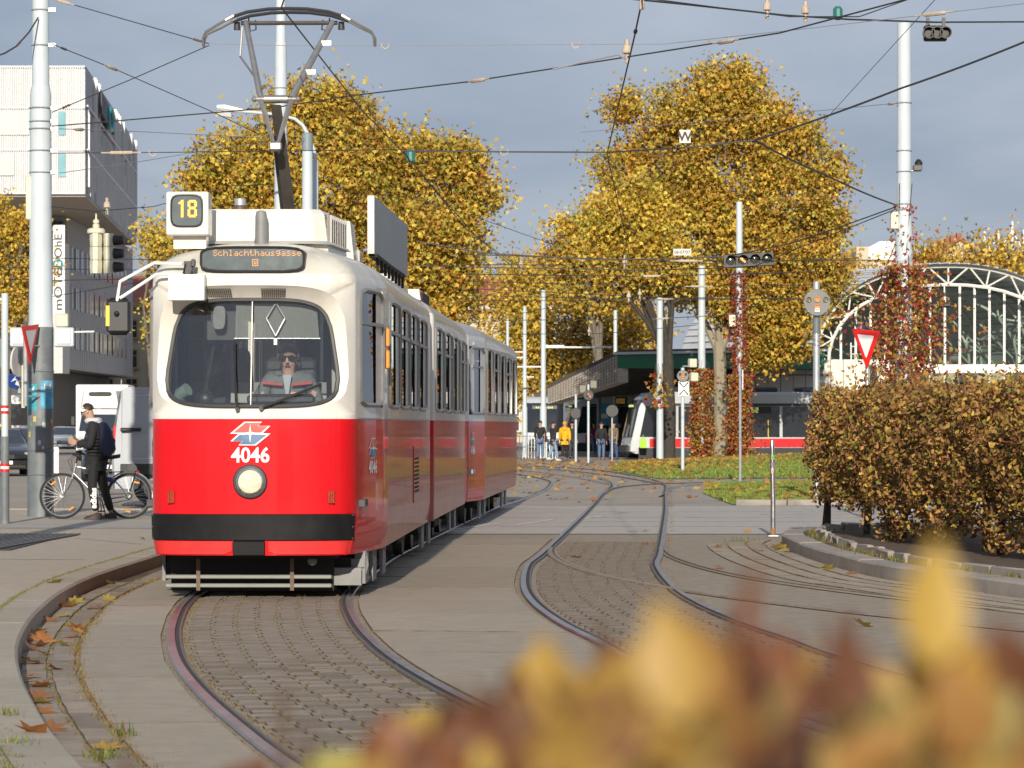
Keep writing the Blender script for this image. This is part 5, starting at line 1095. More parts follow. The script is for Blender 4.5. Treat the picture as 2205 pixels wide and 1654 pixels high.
clean(nofront(up)).xform(TBm).build('rear_upper_body', MC['tram_cream'], tram, smooth=40); clean(roof).xform(TBm).build('rear_roof', MC['tram_roof'], tram, smooth=50); clean(nofront(lo)).xform(TBm).build('rear_side_panel', MC['tram_redside'], tram, smooth=40)
for k, r in enumerate(resb): glaze(SB, r, TBm, tram, vent=(k % 4 != 2))
m = MB()
for k in range(9):
    y = 10.55 + k * .055; i_ = .06 if k % 2 else .02; m.v; m.loft([[Vector((sg * x, yy, z)) for sg, x, z in ((1, 1.08 - i_, .5), (1, 1.08 - i_, 2.8), (1, .85 - i_, 3.15 - i_), (-1, .85 - i_, 3.15 - i_), (-1, 1.08 - i_, 2.8), (-1, 1.08 - i_, .5))] for yy in (y, y + .05)], True, False)
m.build('bellows', MC['rubber'], tram, smooth=0)
m = MB(); m.box((0, 4.6, .88), (2.0, 8.8, .06)); m.box((0, 4.6, 2.84), (2.0, 8.8, .04)); m.box((0, 9.05, 1.6), (2.1, .05, 2.4)); m.xform(TBm).build('rear_saloon', MC['interior'], tram, smooth=0)
seats(.8, 10, TBm, tram); bogie(.2, TBm, tram); bogie(6.9, TBm, tram)
m = MB(); m.box((0, 3.6, .50), (1.85, 3.6, .26)); m.box((.6, 4.6, .38), (.6, 1.2, .34), bev=.03); m.xform(TBm).build('rear_underframe', MC['underframe'], tram, smooth=0)
m = MB(); m.loft([[Vector((x, y, z)) for x, z in ((-.55, 3.2), (.62, 3.2), (.58, 3.42), (.5, 3.47), (-.5, 3.47))] for y in (.5, 3.2)]); m.xform(TBm).build('roof_box', MC['tram_cream'], tram)
m = MB(); m.loft([[Vector((x, y, z)) for x, z in ((-.5, 3.2), (.66, 3.2), (.62, 3.46), (-.5, 3.46))] for y in (5.2, 7.2)]); o = m.xform(TBm).build('roof_box', MC['tram_cream'], tram); MB().box((.65, 6.2, 3.34), (.02, 1.7, .18)).xform(TBm).build('louvre_panel', MC['vent_dark'], o)
# service hatch with slots on the right side
m = MB(); m.box((1.108, 7.3, 1.05), (.012, 1.1, .62)); hq = m.build('service_hatch', MC['tram_redside'], tram, smooth=0); m = MB()
for i in range(9):
    for j in range(4): m.box((1.115, 6.95 + j * .24, .86 + i * .045), (.006, .19, .022))
m.build('slots', MC['vent_dark'], hq, smooth=0)
# ---- trailer
XT, YT, SLT = -1.61, 51.35, .043
trailer = thing('tram_trailer', 'red and cream tram trailer coupled behind the leading car', 'tram trailer', (XT, YT, 0), -math.atan(SLT))
HALF_T = [(0, 0), (.3, .015), (.6, .06), (.78, .13), (.87, .22), (.93, .36), (.99, .9), (1.05, 1.5), (1.095, 2.0), (1.105, 2.3), (1.105, 13.9)]
ST = Shell(HALF_T); ht = [dict(u0=-ST.ux(.86), u1=ST.ux(.86), z0=1.69, z1=2.885, iz0=1.75, iz1=2.75, hw0=ST.ux(.8), hw1=ST.ux(.76), n=6, nu=11, nz=5, y0=0, y1=0, side=0)]
for sd_ in (1, -1):
    ht.append(window_hole(ST, .45, 1.95, 1.77, 2.78, sd_, 12))
    for k in range(5): ht.append(window_hole(ST, 2.4 + 2.27 * k, 2.4 + 2.27 * k + 2.13, 1.77, 2.80, sd_))
ust = [ST.ux(x) for x in (0, .2, .4, .6, .7, .78, .83, .87, .9)] + [ST.uy(y) for y in (.36, .42, .9, 1.5, 2.0, 2.3, 4.6, 6.9, 9.2, 11.5, 13.9)]; ust = sorted(set([round(u, 4) for u in ust] + [round(-u, 4) for u in ust]))
up, lo, roof, rest = shell_mesh(ST, ht, ZS, ust)
clean(up).build('upper_body', MC['tram_cream'], trailer, smooth=40); clean(roof).build('roof', MC['tram_roof'], trailer, smooth=50); split_lo(lo, TI, trailer)
for k, r in enumerate(rest): glaze(ST, r, TI, trailer, vent=(k > 0 and k % 2 == 1))
for sg in (1, -1): uu = ST.uy(.75); logo_on(trailer, TI, (lambda s: (lambda x, z, o=.004: ST.P(s * uu + x * 1.2, 1.38 + z, o)))(sg), .00105, body='1446' if False else '4046')
m = MB(); m.box((0, 7, .88), (2.0, 13.4, .06)); m.box((0, 7, 2.84), (2.0, 12.4, .04)); m.box((0, 13.85, 1.6), (2.1, .05, 2.4)); m.build('saloon', MC['interior'], trailer, smooth=0)
seats(1.6, 14, TI, trailer); bogie(3.2, TI, trailer); bogie(10.8, TI, trailer)
m = MB(); m.box((0, 7, .50), (1.85, 5.0, .26)); m.box((0, .6, .5), (1.3, 1.2, .2)); m.box((.62, 6.2, .36), (.55, 1.2, .36), bev=.03); m.cyl((0, -.75, .52), (0, .5, .52), .06); m.build('underframe', MC['underframe'], trailer, smooth=0)

# ---- people aboard
def to_world(x, y, z): return tram.matrix_basis @ Vector((x, y, z))
SIT = dict(STAND, pel=(0, .02, .325), che=(0, .03, .50), nek=(0, .01, .61), hed=(0, -.02, .70), lsh=(-.105, .02, .585), rsh=(.105, .02, .585), lel=(-.16, -.06, .445), lwr=(-.12, -.17, .40), rel=(.165, -.08, .44), rwr=(.19, -.20, .385), lhi=(-.05, 0, .30), lkn=(-.06, -.22, .30), lan=(-.06, -.24, .05), rhi=(.05, 0, .30), rkn=(.06, -.22, .30), ran=(.06, -.24, .05))
dp, J = person('tram driver in dark grey jacket with red chest stripes and sunglasses', to_world(.27, .82, .955), -math.atan(SLA), 1.80, SIT, (.16, .18, .185), (.03, .03, .035), (.02, .02, .02), (.03, .022, .018), (.58, .36, .28), glasses=True)
m = MB()
for sg in (-1, 1):
    m.box((sg * .135, -.105 - .0, 1.02), (.19, .05, .022), rot=Matrix.Rotation(-sg * .1, 3, 'Y')); 
m.build('red_stripe', M('stripe_red', (.6, .06, .04), .7), dp); m = MB(); m.loft([[Vector((x, y, z)) for x, z in ((-.04, 1.10), (.04, 1.10), (0.012, .90), (-.012, .90))] for y in (-.128, -.09)]); m.build('shirt', M('shirt', (.45, .5, .56), .8), dp)
person('seated passenger with short grey hair behind the windscreen at left', to_world(-.62, 2.55, .95), math.pi - .4, 1.7, SIT, (.05, .05, .06), (.04, .04, .05), (.02, .02, .02), (.12, .10, .09))
person('standing passenger in dark clothes inside the tram front door', to_world(-.50, 2.9, .91), R(150), 1.72, STAND, (.06, .05, .06), (.03, .03, .04), (.02, .02, .02), (.03, .02, .02))
# ================================================================== far buildings
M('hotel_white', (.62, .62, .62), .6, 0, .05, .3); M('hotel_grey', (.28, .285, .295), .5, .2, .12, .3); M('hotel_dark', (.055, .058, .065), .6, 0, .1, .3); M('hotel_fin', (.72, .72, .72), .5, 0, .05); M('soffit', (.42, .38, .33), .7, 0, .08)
M('teal_glass', (.20, .42, .46), .15, 0, .1, 1, spec=.7); M('panel_grey', (.55, .55, .54), .6, 0, .05); M('teal', (.02, .36, .42), .4); M('facade_cream', (.55, .48, .36), .8, 0, .1, .4); M('facade_tan', (.46, .32, .16), .8, 0, .08); M('roof_red', (.30, .085, .05), .8, 0, .25, 1.5, .5, 6); M('brick', (.30, .13, .09), .9, 0, .2, 2); M('win_dark', (.04, .05, .065), .1, 0, .3, 1, spec=.8); M('green_fascia', (.02, .17, .10), .45, 0, .1, .5, dirt=.2); M('wall_panel', (.74, .70, .60), .6, 0, .05, .5)
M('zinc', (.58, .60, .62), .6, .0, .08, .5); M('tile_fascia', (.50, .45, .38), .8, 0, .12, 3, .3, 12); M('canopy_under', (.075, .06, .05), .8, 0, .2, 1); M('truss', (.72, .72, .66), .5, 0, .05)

ho = thing('hotel_building', 'white corrugated hotel block overhanging a dark grey lower wing', 'building', (0, 0, 0))
m = MB(); A_, B_ = Vector((-30.2, 240, 0)), Vector((-33.9, 305, 0)); C_ = Vector((-75, 305, 0)); D_ = Vector((-75, 240, 0))
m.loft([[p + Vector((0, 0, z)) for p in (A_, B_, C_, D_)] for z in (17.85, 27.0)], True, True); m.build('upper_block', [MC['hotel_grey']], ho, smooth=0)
m = MB(); m.box((-52.6, 239.9, 22.43), (44.75, .1, 9.1)); fac = m.build('white_facade', MC['hotel_white'], ho, smooth=0)
x = -50.0; ribs = MB()
for k in range(110):
    xx = -47 + k * .155
    if xx < -30.3: ribs.box((xx, 239.78, 22.4), (.07, .16, 9.0))
tag(ribs.build('corrugation', MC['hotel_white'], fac, smooth=0), kind='stuff')
for z in (17.95, 21.03, 24.0, 26.9): MB().box((-52.6, 239.74, z), (44.8, .12, .14)).build('floor_trim', MC['hotel_white'], fac, smooth=0)
for xc, wz in (((65 + 76) / 2, 22.9), ((127 + 140) / 2, 22.9), ((65 + 76) / 2, 19.95), ((127 + 140) / 2, 19.95), (10, 22.9)):
    X = (xc - CX) / FPX * 239.7; MB().box((X, 239.73, wz), (.48 if xc > 50 else 3.4, .14, 1.66)).build('window', MC['teal_glass'] if xc > 50 else MC['panel_grey'], fac, smooth=0)
MB().box((-37.0, 239.72, 19.95), (3.6, .16, 1.5)).build('window', MC['panel_grey'], fac, smooth=0)
d = (B_ - A_).normalized(); nr = Vector((d.y, -d.x, 0))
for k in range(46):
    t = .02 + k * .0215 + random.uniform(-.006, .006); p = A_.lerp(B_, t) + nr * .12; z0, z1 = random.choice(((17.9, 27), (17.9, 22.6), (18.5, 24), (20, 27), (17.9, 21)))
    if .2 < t < .55 and random.random() < .6: z1 = min(z1, 23.5)
    if z1 - z0 > .5: MB().box((p.x, p.y, (z0 + z1) / 2), (.22, .16, z1 - z0), rot=math.atan2(d.y, d.x) - math.pi / 2).build('fin', MC['hotel_fin'], ho, smooth=0)
for z in (21.0, 24.1): MB().prism([A_ + nr * .1 + Vector((0, 0, z)), B_ + nr * .1 + Vector((0, 0, z)), B_ + nr * .1 + Vector((0, 0, z + .12)), A_ + nr * .1 + Vector((0, 0, z + .12))], nr * .1).build('trim_line', MC['hotel_fin'], ho, smooth=0)
m = MB(); m.prism([A_ + Vector((0, 0, 17.84)), B_ + Vector((0, 0, 17.84)), B_ + Vector((-14, 0, 17.84)), A_ + Vector((-16, 0, 17.84))], (0, 0, -.12)); m.build('soffit', MC['soffit'], ho, smooth=0)
# logo on the upper side: dark backing with teal ring
p = A_.lerp(B_, .16) + nr * .3; m = MB(); q2 = A_.lerp(B_, .40) + nr * .3; m.loft([[p + Vector((0, 0, 24.6)), q2 + Vector((0, 0, 24.3)), q2 + Vector((0, 0, 25.7)), p + Vector((0, 0, 26.2))], [v + nr * .2 for v in (p + Vector((0, 0, 24.6)), q2 + Vector((0, 0, 24.3)), q2 + Vector((0, 0, 25.7)), p + Vector((0, 0, 26.2)))]]); lg_ = m.build('roof_sign', MC['hotel_dark'], ho, smooth=0)
m = MB(); c = A_.lerp(B_, .31) + nr * .55 + Vector((0, 0, 25.0)); m.tube([c + (d * math.cos(t) * 2.4 + Vector((0, 0, 1)) * math.sin(t) * .85) for t in [2 * math.pi * k / 24 for k in range(24)]], .16, 6, True); m.build('ring', MC['teal'], lg_)
# lower wing
LA, LB = Vector((-34.5, 262, 0)), Vector((-34.9, 312, 0)); m = MB(); m.loft([[p + Vector((0, 0, z)) for p in (LA, LB, Vector((-75, 312, 0)), Vector((-75, 262, 0)))] for z in (5.9, 17.7)]); m.build('lower_wing', MC['hotel_grey'], ho, smooth=0)
m = MB(); m.loft([[p + Vector((0, 0, z)) for p in (Vector((-36.5, 266, 0)), Vector((-36.9, 311, 0)), Vector((-75, 311, 0)), Vector((-75, 266, 0)))] for z in (0, 5.85)]); m.build('ground_floor', MC['hotel_dark'], ho, smooth=0)
for fl in range(3):
    for k in range(13):
        y = 265 + k * 3.3; MB().box((LA.x + .06 - (y - 262) * .008, y, 8.4 + fl * 3.1), (.16, 2.0 if k % 3 else 1.2, 1.7)).build('window', MC['win_dark'], ho, smooth=0)
for k in range(40): MB().box((LA.x + .1 - k * .01, 262.5 + k * 1.22, 11.8), (.12, .12, 11.6)).build('fin', MC['hotel_fin'], ho, smooth=0)
MB().box((-42, 261.9, 11.9), (14.5, .1, 10.8)).build('recess_wall', MC['hotel_dark'], ho, smooth=0)
m = MB(); m.loft([[Vector((x_, y_, z)) for x_, y_ in ((-35.2, 258), (-34.2, 258), (-34.2, 262), (-35.2, 262))] for z in (5.5, 15.5)]); m.build('frame_pier', MC['panel_grey'], ho, smooth=0)
sg_ = thing('hotel_sign', 'tall white vertical hotel sign board with dark lettering and teal ring', 'sign', W(127.5, 675, 234)); S0 = 234 / FPX
m = MB(); m.box((0, 0, 95 * S0), (25 * S0, .4, 190 * S0)); m.build('board', MC['white'], sg_, smooth=0)
m = MB(); text_on(m, 'mOTEL', .80, lambda x, y: Vector((-y - .05, -.22, x + 60 * S0)), .012, 1.35); text_on(m, 'OnE', .74, lambda x, y: Vector((-y - .05, -.22, x + 145 * S0)), .012, 1.25); m.build('lettering', MC['hotel_dark'], sg_, smooth=0)
m = MB(); m.torus((-.05, -.24, 106 * S0), (0, 1, 0), .3, .06, 20, 5); m.build('ring', MC['teal'], sg_)

def windows_grid(root, y, xs, zs, w_, h_, frame='facade_tan', glass_='win_dark', sill=True):
    for X in xs:
        for z in zs:
            o = MB().box((X, y - .06, z), (w_, .12, h_)).build('window', MC[glass_], root, smooth=0)
            f = MB(); t = .16; f.box((X - w_ / 2 - t / 2, y - .1, z), (t, .2, h_ + 2 * t)); f.box((X + w_ / 2 + t / 2, y - .1, z), (t, .2, h_ + 2 * t)); f.box((X, y - .1, z + h_ / 2 + t / 2), (w_, .2, t)); f.box((X, y - .15, z), (.09, .06, h_)); f.box((X, y - .15, z + h_ * .18), (w_, .06, .08)); f.build('frame', MC[frame], o, smooth=0)
            if sill: MB().box((X, y - .2, z - h_ / 2 - .12), (w_ + .5, .35, .14)).build('sill', MC[frame], o, smooth=0)
def block(label, X0, X1, y, H, wall, roofm, xs, zs, w_=1.1, h_=1.9, frame='facade_tan', depth=16, roof_h=3, name='apartment_building'):
    r = thing(name, label, 'building', (0, 0, 0)); MB().box(((X0 + X1) / 2, y + depth / 2, H / 2), (X1 - X0, depth, H)).build('wall', MC[wall], r, smooth=0)
    if roof_h: m = MB(); m.prism([(X0 - .4, y - .5, H), (X0 - .4, y + depth + .5, H), (X0 - .4, y + depth * .5, H + roof_h)], (X1 - X0 + .8, 0, 0)); m.build('roof', MC[roofm], r, smooth=0)
    MB().box(((X0 + X1) / 2, y - .3, H - .15), (X1 - X0 + .5, .7, .5)).build('cornice', MC[frame], r, smooth=0); windows_grid(r, y, xs, zs, w_, h_, frame); return r
block('cream old apartment house with tan window surrounds beside the hotel', -52, -28, 330, 13.4, 'facade_cream', 'roof_red', [-51 + k * 2.33 for k in range(10)], (2.6, 5.2, 8.0, 10.9), 1.0, 1.6)
block('pale apartment house hidden behind the tram and centre tree', -26, 4, 300, 12, 'facade_cream', 'roof_red', [-24 + k * 3 for k in range(9)], (2, 5, 8), 1.2, 1.8, 'panel_grey')
r = block('long tan house row glimpsed behind the far left traffic', -110, -54, 300, 9, 'facade_cream', 'roof_red', [-60 + k * 3 for k in range(3)], (2, 5), 1.2, 1.8, 'panel_grey')
r = thing('gabled_house', 'cream gable with red tiled roof and a row of chimneys', 'building', W(2075, 914, 400) * 1.0); r.location.z = 0; zz = lambda y: CAMZ + (HOR - y) / FPX * 400; u_ = 400 / FPX
m = MB(); m.prism([(-75 * u_, 0, 0), (42 * u_, 0, 0), (42 * u_, 0, zz(560)), (-8 * u_, 0, zz(518)), (-75 * u_, 0, zz(565))], (0, 14, 0)); m.build('wall', MC['facade_cream'], r, smooth=0)
m = MB(); m.prism([(-90 * u_, -.4, zz(568)), (-8 * u_, -.4, zz(511)), (50 * u_, -.4, zz(560)), (50 * u_, -.4, zz(563)), (-8 * u_, -.4, zz(517)), (-90 * u_, -.4, zz(574))], (0, 15, 0)); rf = m.build('roof', MC['roof_red'], r, smooth=0)
m = MB(); m.prism([(-90 * u_, 2, zz(570)), (-8 * u_, 2, zz(513)), (-8 * u_, 14, zz(513)), (-90 * u_, 14, zz(570))], (0, 0, .2)); m.build('slope', MC['roof_red'], rf, smooth=0)
for k in range(5): MB().box(((-62 + k * 14) * u_, 1 + k * .2, zz(535 - k * 5.5)), (11 * u_, 1, 26 * u_)).build('chimney', MC['brick'], rf, smooth=0)
r = thing('white_rooftop_house', 'white flat-roofed rooftop block behind the hall roof', 'building', W(1900, 914, 420)); r.location.z = 0; u_ = 420 / FPX; zz = lambda y: CAMZ + (HOR - y) / FPX * 420
m = MB(); m.prism([(-30 * u_, 0, zz(560)), (50 * u_, 0, zz(560)), (50 * u_, 0, zz(520)), (-6 * u_, 0, zz(520)), (-30 * u_, 0, zz(533))], (0, 10, 0)); m.build('wall', MC['white'], r, smooth=0); MB().box((10 * u_, 6.6, zz(720)), (130 * u_, 12, zz(560) - .2)).build('base', MC['facade_cream'], r, smooth=0)
r = thing('antenna_frame', 'white lattice antenna frame on a rooftop at the right edge', 'antenna', W(2165, 545, 380)); u_ = 380 / FPX; m = MB()
for x in (-45, -15, 15, 40): m.cyl((x * u_, 0, 0), (x * u_, 0, (50 if x != 15 else 68) * u_), .12, n=6)
for k in range(9): m.box(((-45 + k * 5.5) * u_, 0, 8 * u_), (.12, .1, 14 * u_))
m.cyl((-45 * u_, 0, 22 * u_), (40 * u_, 0, 24 * u_), .1, n=5); m.cyl((-15 * u_, 0, 0), (15 * u_, 0, 50 * u_), .08, n=5); m.cyl((40 * u_, 0, 0), (15 * u_, 0, 50 * u_), .08, n=5); m.build('lattice', MC['white'], r); MB().box((0, 2, -16), (120 * u_, 4, 32)).build('roof_house', MC['facade_cream'], r, smooth=0)
r = thing('brick_tower', 'distant banded red brick tower between the tree trunks', 'tower', W(1411, 914, 360)); r.location.z = 0; u_ = 360 / FPX
m = MB(); m.box((0, 0, 7), (22 * u_, 1.1, 14)); m.build('shaft', MC['brick'], r, smooth=0)
for k in range(5): MB().box((0, 0, 3 + k * 2.5), (23 * u_, 1.2, .5)).build('band', MC['facade_cream'], r, smooth=0)

# ---- station canopy
can = thing('station_canopy', 'tram station canopy with green fascia and pale tiled flank', 'canopy', (0, 0, 0))
n0, n1 = W(1330, 765, 157), W(1330, 823, 157); f0, f1 = W(1180, 838, 160), W(1180, 870, 160); e0, e1 = W(1775, 757, 160.5), W(1775, 795, 160.5)
m = MB(); m.loft([[n0, f0, f1, n1], [n0 + Vector((.5, .3, 0)), f0 + Vector((.6, 0, 0)), f1 + Vector((.6, 0, 0)), n1 + Vector((.5, .3, 0))]]); fl_ = m.build('flank', MC['tile_fascia'], can, smooth=0)
m = MB()
for k in range(26):          # joints between the facing tiles
    t = 1 - (1 - k / 26) ** 1.0; a = n0.lerp(f0, t); b = n1.lerp(f1, t); m.tube([a + Vector((-.03, -.02, 0)), b + Vector((-.03, -.02, 0))], .02, 3)
for k in range(8): t = k / 8; m.tube([n0.lerp(n1, t) + Vector((-.03, -.02, 0)), f0.lerp(f1, t) + Vector((-.03, -.02, 0))], .018, 3)
tag(m.build('tile_joints', M('tile_joint', (.25, .22, .19), .9), fl_), kind='stuff')
m = MB(); ge = n0 + Vector((0, 0, (765 - 793) * 157 / FPX)); m.prism([n0, e0, Vector((e0.x, e0.y, e0.z - 38 * 160.5 / FPX)), ge], (.05, .5, 0)); m.build('fascia', MC['green_fascia'], can, smooth=0)
MB().prism([n0 + Vector((-.2, -.15, .02)), e0 + Vector((.2, -.15, .02)), e0 + Vector((.2, -.15, .14)), n0 + Vector((-.2, -.15, .14))], (0, .6, 0)).build('eave_strip', MC['zinc'], can, smooth=0)
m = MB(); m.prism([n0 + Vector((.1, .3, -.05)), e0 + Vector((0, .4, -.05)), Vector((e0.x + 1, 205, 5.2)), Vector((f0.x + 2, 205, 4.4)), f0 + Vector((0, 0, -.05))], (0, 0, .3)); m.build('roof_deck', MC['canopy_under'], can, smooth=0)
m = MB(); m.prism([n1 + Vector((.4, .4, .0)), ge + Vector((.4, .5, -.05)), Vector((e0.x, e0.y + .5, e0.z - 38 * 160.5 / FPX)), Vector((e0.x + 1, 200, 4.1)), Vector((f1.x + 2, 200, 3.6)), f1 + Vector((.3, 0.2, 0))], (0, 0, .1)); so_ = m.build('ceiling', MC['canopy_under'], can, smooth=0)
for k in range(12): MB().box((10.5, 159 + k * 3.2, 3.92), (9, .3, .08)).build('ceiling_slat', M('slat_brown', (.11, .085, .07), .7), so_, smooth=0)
for (x, Y) in ((1375, 175), (1430, 168), (1500, 168), (1290, 185)): p = W(x, 914, Y); MB().cyl((p.x, p.y, 0), (p.x, p.y, 4.2), .13, n=10).build('column', MC['mast_dark'], can)
ind = thing('departure_board', 'black hanging departure board with amber lines under the canopy', 'display', W(1338, 872, 166)); MB().box((0, 0, .18), (26 * 166 / FPX, .12, 18 * 166 / FPX), bev=.02).build('case', MC['black'], ind); MB().cyl((-.2, 0, .35), (-.2, 0, 1.3), .02, n=5).build('hanger', MC['black'], ind); MB().cyl((.2, 0, .35), (.2, 0, 1.3), .02, n=5).build('hanger', MC['black'], ind); m = MB()
for j in range(3):
    for k in range(6): m.box((-.22 + k * .07, -.065, .28 - j * .09), (.045, .006, .028))
m.build('lettering', M('amber_small', (.8, .5, .05), .5, emit=.4, var=0), ind, smooth=0)
# white wall panels right of the trees, below the green fascia
wl = thing('station_wall', 'cream panelled station wall between the trees and the hall', 'wall', (0, 0, 0))
for k in range(12): a, b = W(1600 + k * 27, 914, 162), W(1600 + (k + 1) * 27 - 1.2, 914, 162); MB().box(((a.x + b.x) / 2, 162, 2.4), (b.x - a.x, .2, 4.6)).build('panel', MC['wall_panel'], wl, smooth=0)
MB().box((W(1660, 0, 162).x, 162.16, 2.35), (8, .1, 4.6)).build('backing', MC['hotel_dark'], wl, smooth=0)

# ---- glazed arch hall
YH = 176; hall = thing('arched_hall', 'glass station hall under a white steel truss arch', 'hall', (0, 0, 0)); u_ = YH / FPX
AX = Vector((-.42, 1, 0)).normalized() * 16; cx = W(2042, 914, YH).x; zc_ = CAMZ + (HOR - 785) * u_
def arch(t, R_, H_, ex=2.25):      # t 0..1 across
    a = math.pi * (1 - t); c_, s_ = math.cos(a), math.sin(a); k = (abs(c_) ** ex + abs(s_) ** ex) ** (1 / ex); return Vector((cx + R_ * c_ / k, YH, zc_ + H_ * s_ / k))
Ro, Ho, Ri, Hi = 285 * u_, 212 * u_, 258 * u_, 172 * u_; N = 20
for dy, nm in ((0, 'front_truss'), (5, 'inner_truss'), (10, 'inner_truss')):
    off = AX.normalized() * dy; m = MB(); O = [arch(k / N, Ro, Ho) + off for k in range(N + 1)]; I = [arch(k / N, Ri, Hi) + off for k in range(N + 1)]
    m.tube(O, .10 if dy == 0 else .08, 6); m.tube(I, .09 if dy == 0 else .07, 6)
    for k in range(N): m.cyl(O[k], I[k + 1] if k % 2 else I[k], .045, n=5); m.cyl(I[k + 1] if k % 2 else I[k], O[k + 1], .045, n=5)
    m.build(nm, MC['truss'], hall)
m = MB(); N2 = 44; m.loft([[arch(k / N2, Ro * 1.015, Ho * 1.02) + q_ for k in range(N2 + 1)] for q_ in (Vector((0, -.5, 0)), AX * .33, AX * .66, AX)], False, False); m.build('roof_skin', MC['zinc'], hall, smooth=30)
for k in range(2, N2 - 1): 
    p = arch(k / N2, Ro * 1.02, Ho * 1.025); MB().tube([p + Vector((0, -.5, 0)), p + AX], .05, 4).build('roof_rib', MC['zinc'], hall, smooth=0)
gl = AX.normalized() * 3.0; m = MB(); NG = 16
for k in range(NG):
    x0, x1 = cx - Ri + 2 * Ri * k / NG, cx - Ri + 2 * Ri * (k + 1) / NG
    def top(x): t = max(-1, min(1, (x - cx) / (Ri * 1.01))); return zc_ + Hi * (1 - abs(t) ** 2.25) ** (1 / 2.25)
    pane = MB(); pane.poly([Vector((x0 + .05, YH + 1.5, zc_)), Vector((x1 - .05, YH + 1.5, zc_)), Vector((x1 - .05, YH + 1.5, max(zc_ + .1, top(x1)))), Vector((x0 + .05, YH + 1.5, max(zc_ + .1, top(x0))))]); pane.build('pane', MC['glass_far'], hall, smooth=0)
    MB().box((x1, YH + 1.45, (zc_ + max(top(x1), zc_ + .2)) / 2), (.12, .14, max(.2, top(x1) - zc_))).build('mullion', MC['truss'], hall, smooth=0)
    lw = MB(); lw.quad(Vector((x0 + .05, YH + 1.5, .9)), Vector((x1 - .05, YH + 1.5, .9)), Vector((x1 - .05, YH + 1.5, zc_ - .4)), Vector((x0 + .05, YH + 1.5, zc_ - .4))); lw.build('pane', MC['glass_far'], hall, smooth=0); MB().box((x1, YH + 1.45, 2), (.12, .14, 3.2)).build('mullion', MC['truss'], hall, smooth=0)
m = MB(); m.box((cx, YH + 1.3, zc_ - .2), (2 * Ro, .5, .44)); m.build('beam', MC['white'], hall, smooth=0); MB().box((cx, YH + 1.4, .45), (2 * Ro, .3, .9)).build('plinth', MC['panel_grey'], hall, smooth=0)
for k in range(11):
    a = cx - Ri + k * 1.3; MB().tube([(a, YH + 3, zc_), (a - 2.5, YH + 9, zc_ + 3.6 if 2 < k < 9 else zc_ + 1.5)], .06, 4).build('brace', MC['truss'], hall)
MB().box((cx - 3, YH + 15.5, 1.6), (2 * Ro + 4, .3, 3.2)).build('rear_wall', MC['panel_grey'], hall, smooth=0)
m = MB(); m.poly([arch(k / 24, Ro * .99, Ho * .99) + AX * .98 for k in range(25)]); m.build('rear_glazing', M('glaze_green', (.26, .32, .29), .4, 0, .15, .8), hall, smooth=0)
MB().box((cx, YH + 8, .05), (2 * Ro, 15, .06)).build('hall_floor', MC['panel_grey'], hall, smooth=0)
m = MB(); p = W(1960, 655, 150); m.box((0, 0, 0), (.9, .5, .14), bev=.05); m.cyl((-.5, 0, 0), (-1.0, 0, -.2), .03); 
ln = thing('floodlight', 'black floodlight on an arm in front of the hall arch', 'light', W(2022, 657, 66)); MB().box((0, 0, 0), (.44, .25, .1), bev=.03).build('housing', MC['blackplastic'], ln); MB().cyl((-.2, 0, .02), (-.66, 0, .06), .02).build('arm', MC['blackplastic'], ln)
ld = thing('ladder', 'tall white ladder leaning at the hall front with a worker on it', 'ladder', (W(1847, 0, 168).x, 168, 0)); zt_ = CAMZ + (HOR - 738) * 168 / FPX
for s_ in (-1, 1): MB().cyl((s_ * .33, -.6, 0), (s_ * .33, .1, zt_), .04, n=6).build('rail', MC['white'], ld)
for k in range(15): t = (k + .5) / 15; MB().cyl((-.33, -.6 + .7 * t, zt_ * t), (.33, -.6 + .7 * t, zt_ * t), .025, n=5).build('rung', MC['white'], ld)
CL = dict(STAND, lel=(-.16, -.05, .90), lwr=(-.12, -.10, 1.02), rel=(.17, -.05, .88), rwr=(.14, -.12, .98), lkn=(-.06, -.07, .30), lan=(-.06, .02, .09))
person('worker in navy overalls standing high on the white ladder', (W(1853, 0, 168).x, 167.7, CAMZ + (HOR - 766) * 168 / FPX), math.pi, 1.78, CL, (.02, .03, .09), (.02, .03, .09), (.05, .03, .02), (.03, .02, .02))
sb_ = thing('facade_sign', 'white shop sign with W lettering behind the creeper pole', 'sign', W(1893, 808, 172)); MB().box((0, 0, 0), (2.3, .1, .45)).build('board', MC['white'], sb_, smooth=0); m = MB(); text_on(m, 'W', .36, lambda x, y: Vector((x - .95, -.06, y)), .01); m.build('lettering', MC['hotel_dark'], sb_, smooth=0)
MB().box((.55, -.055, 0), (.9, .02, .2)).build('orange_mark', M('orange_sign', (.75, .25, .05), .6), sb_, smooth=0)

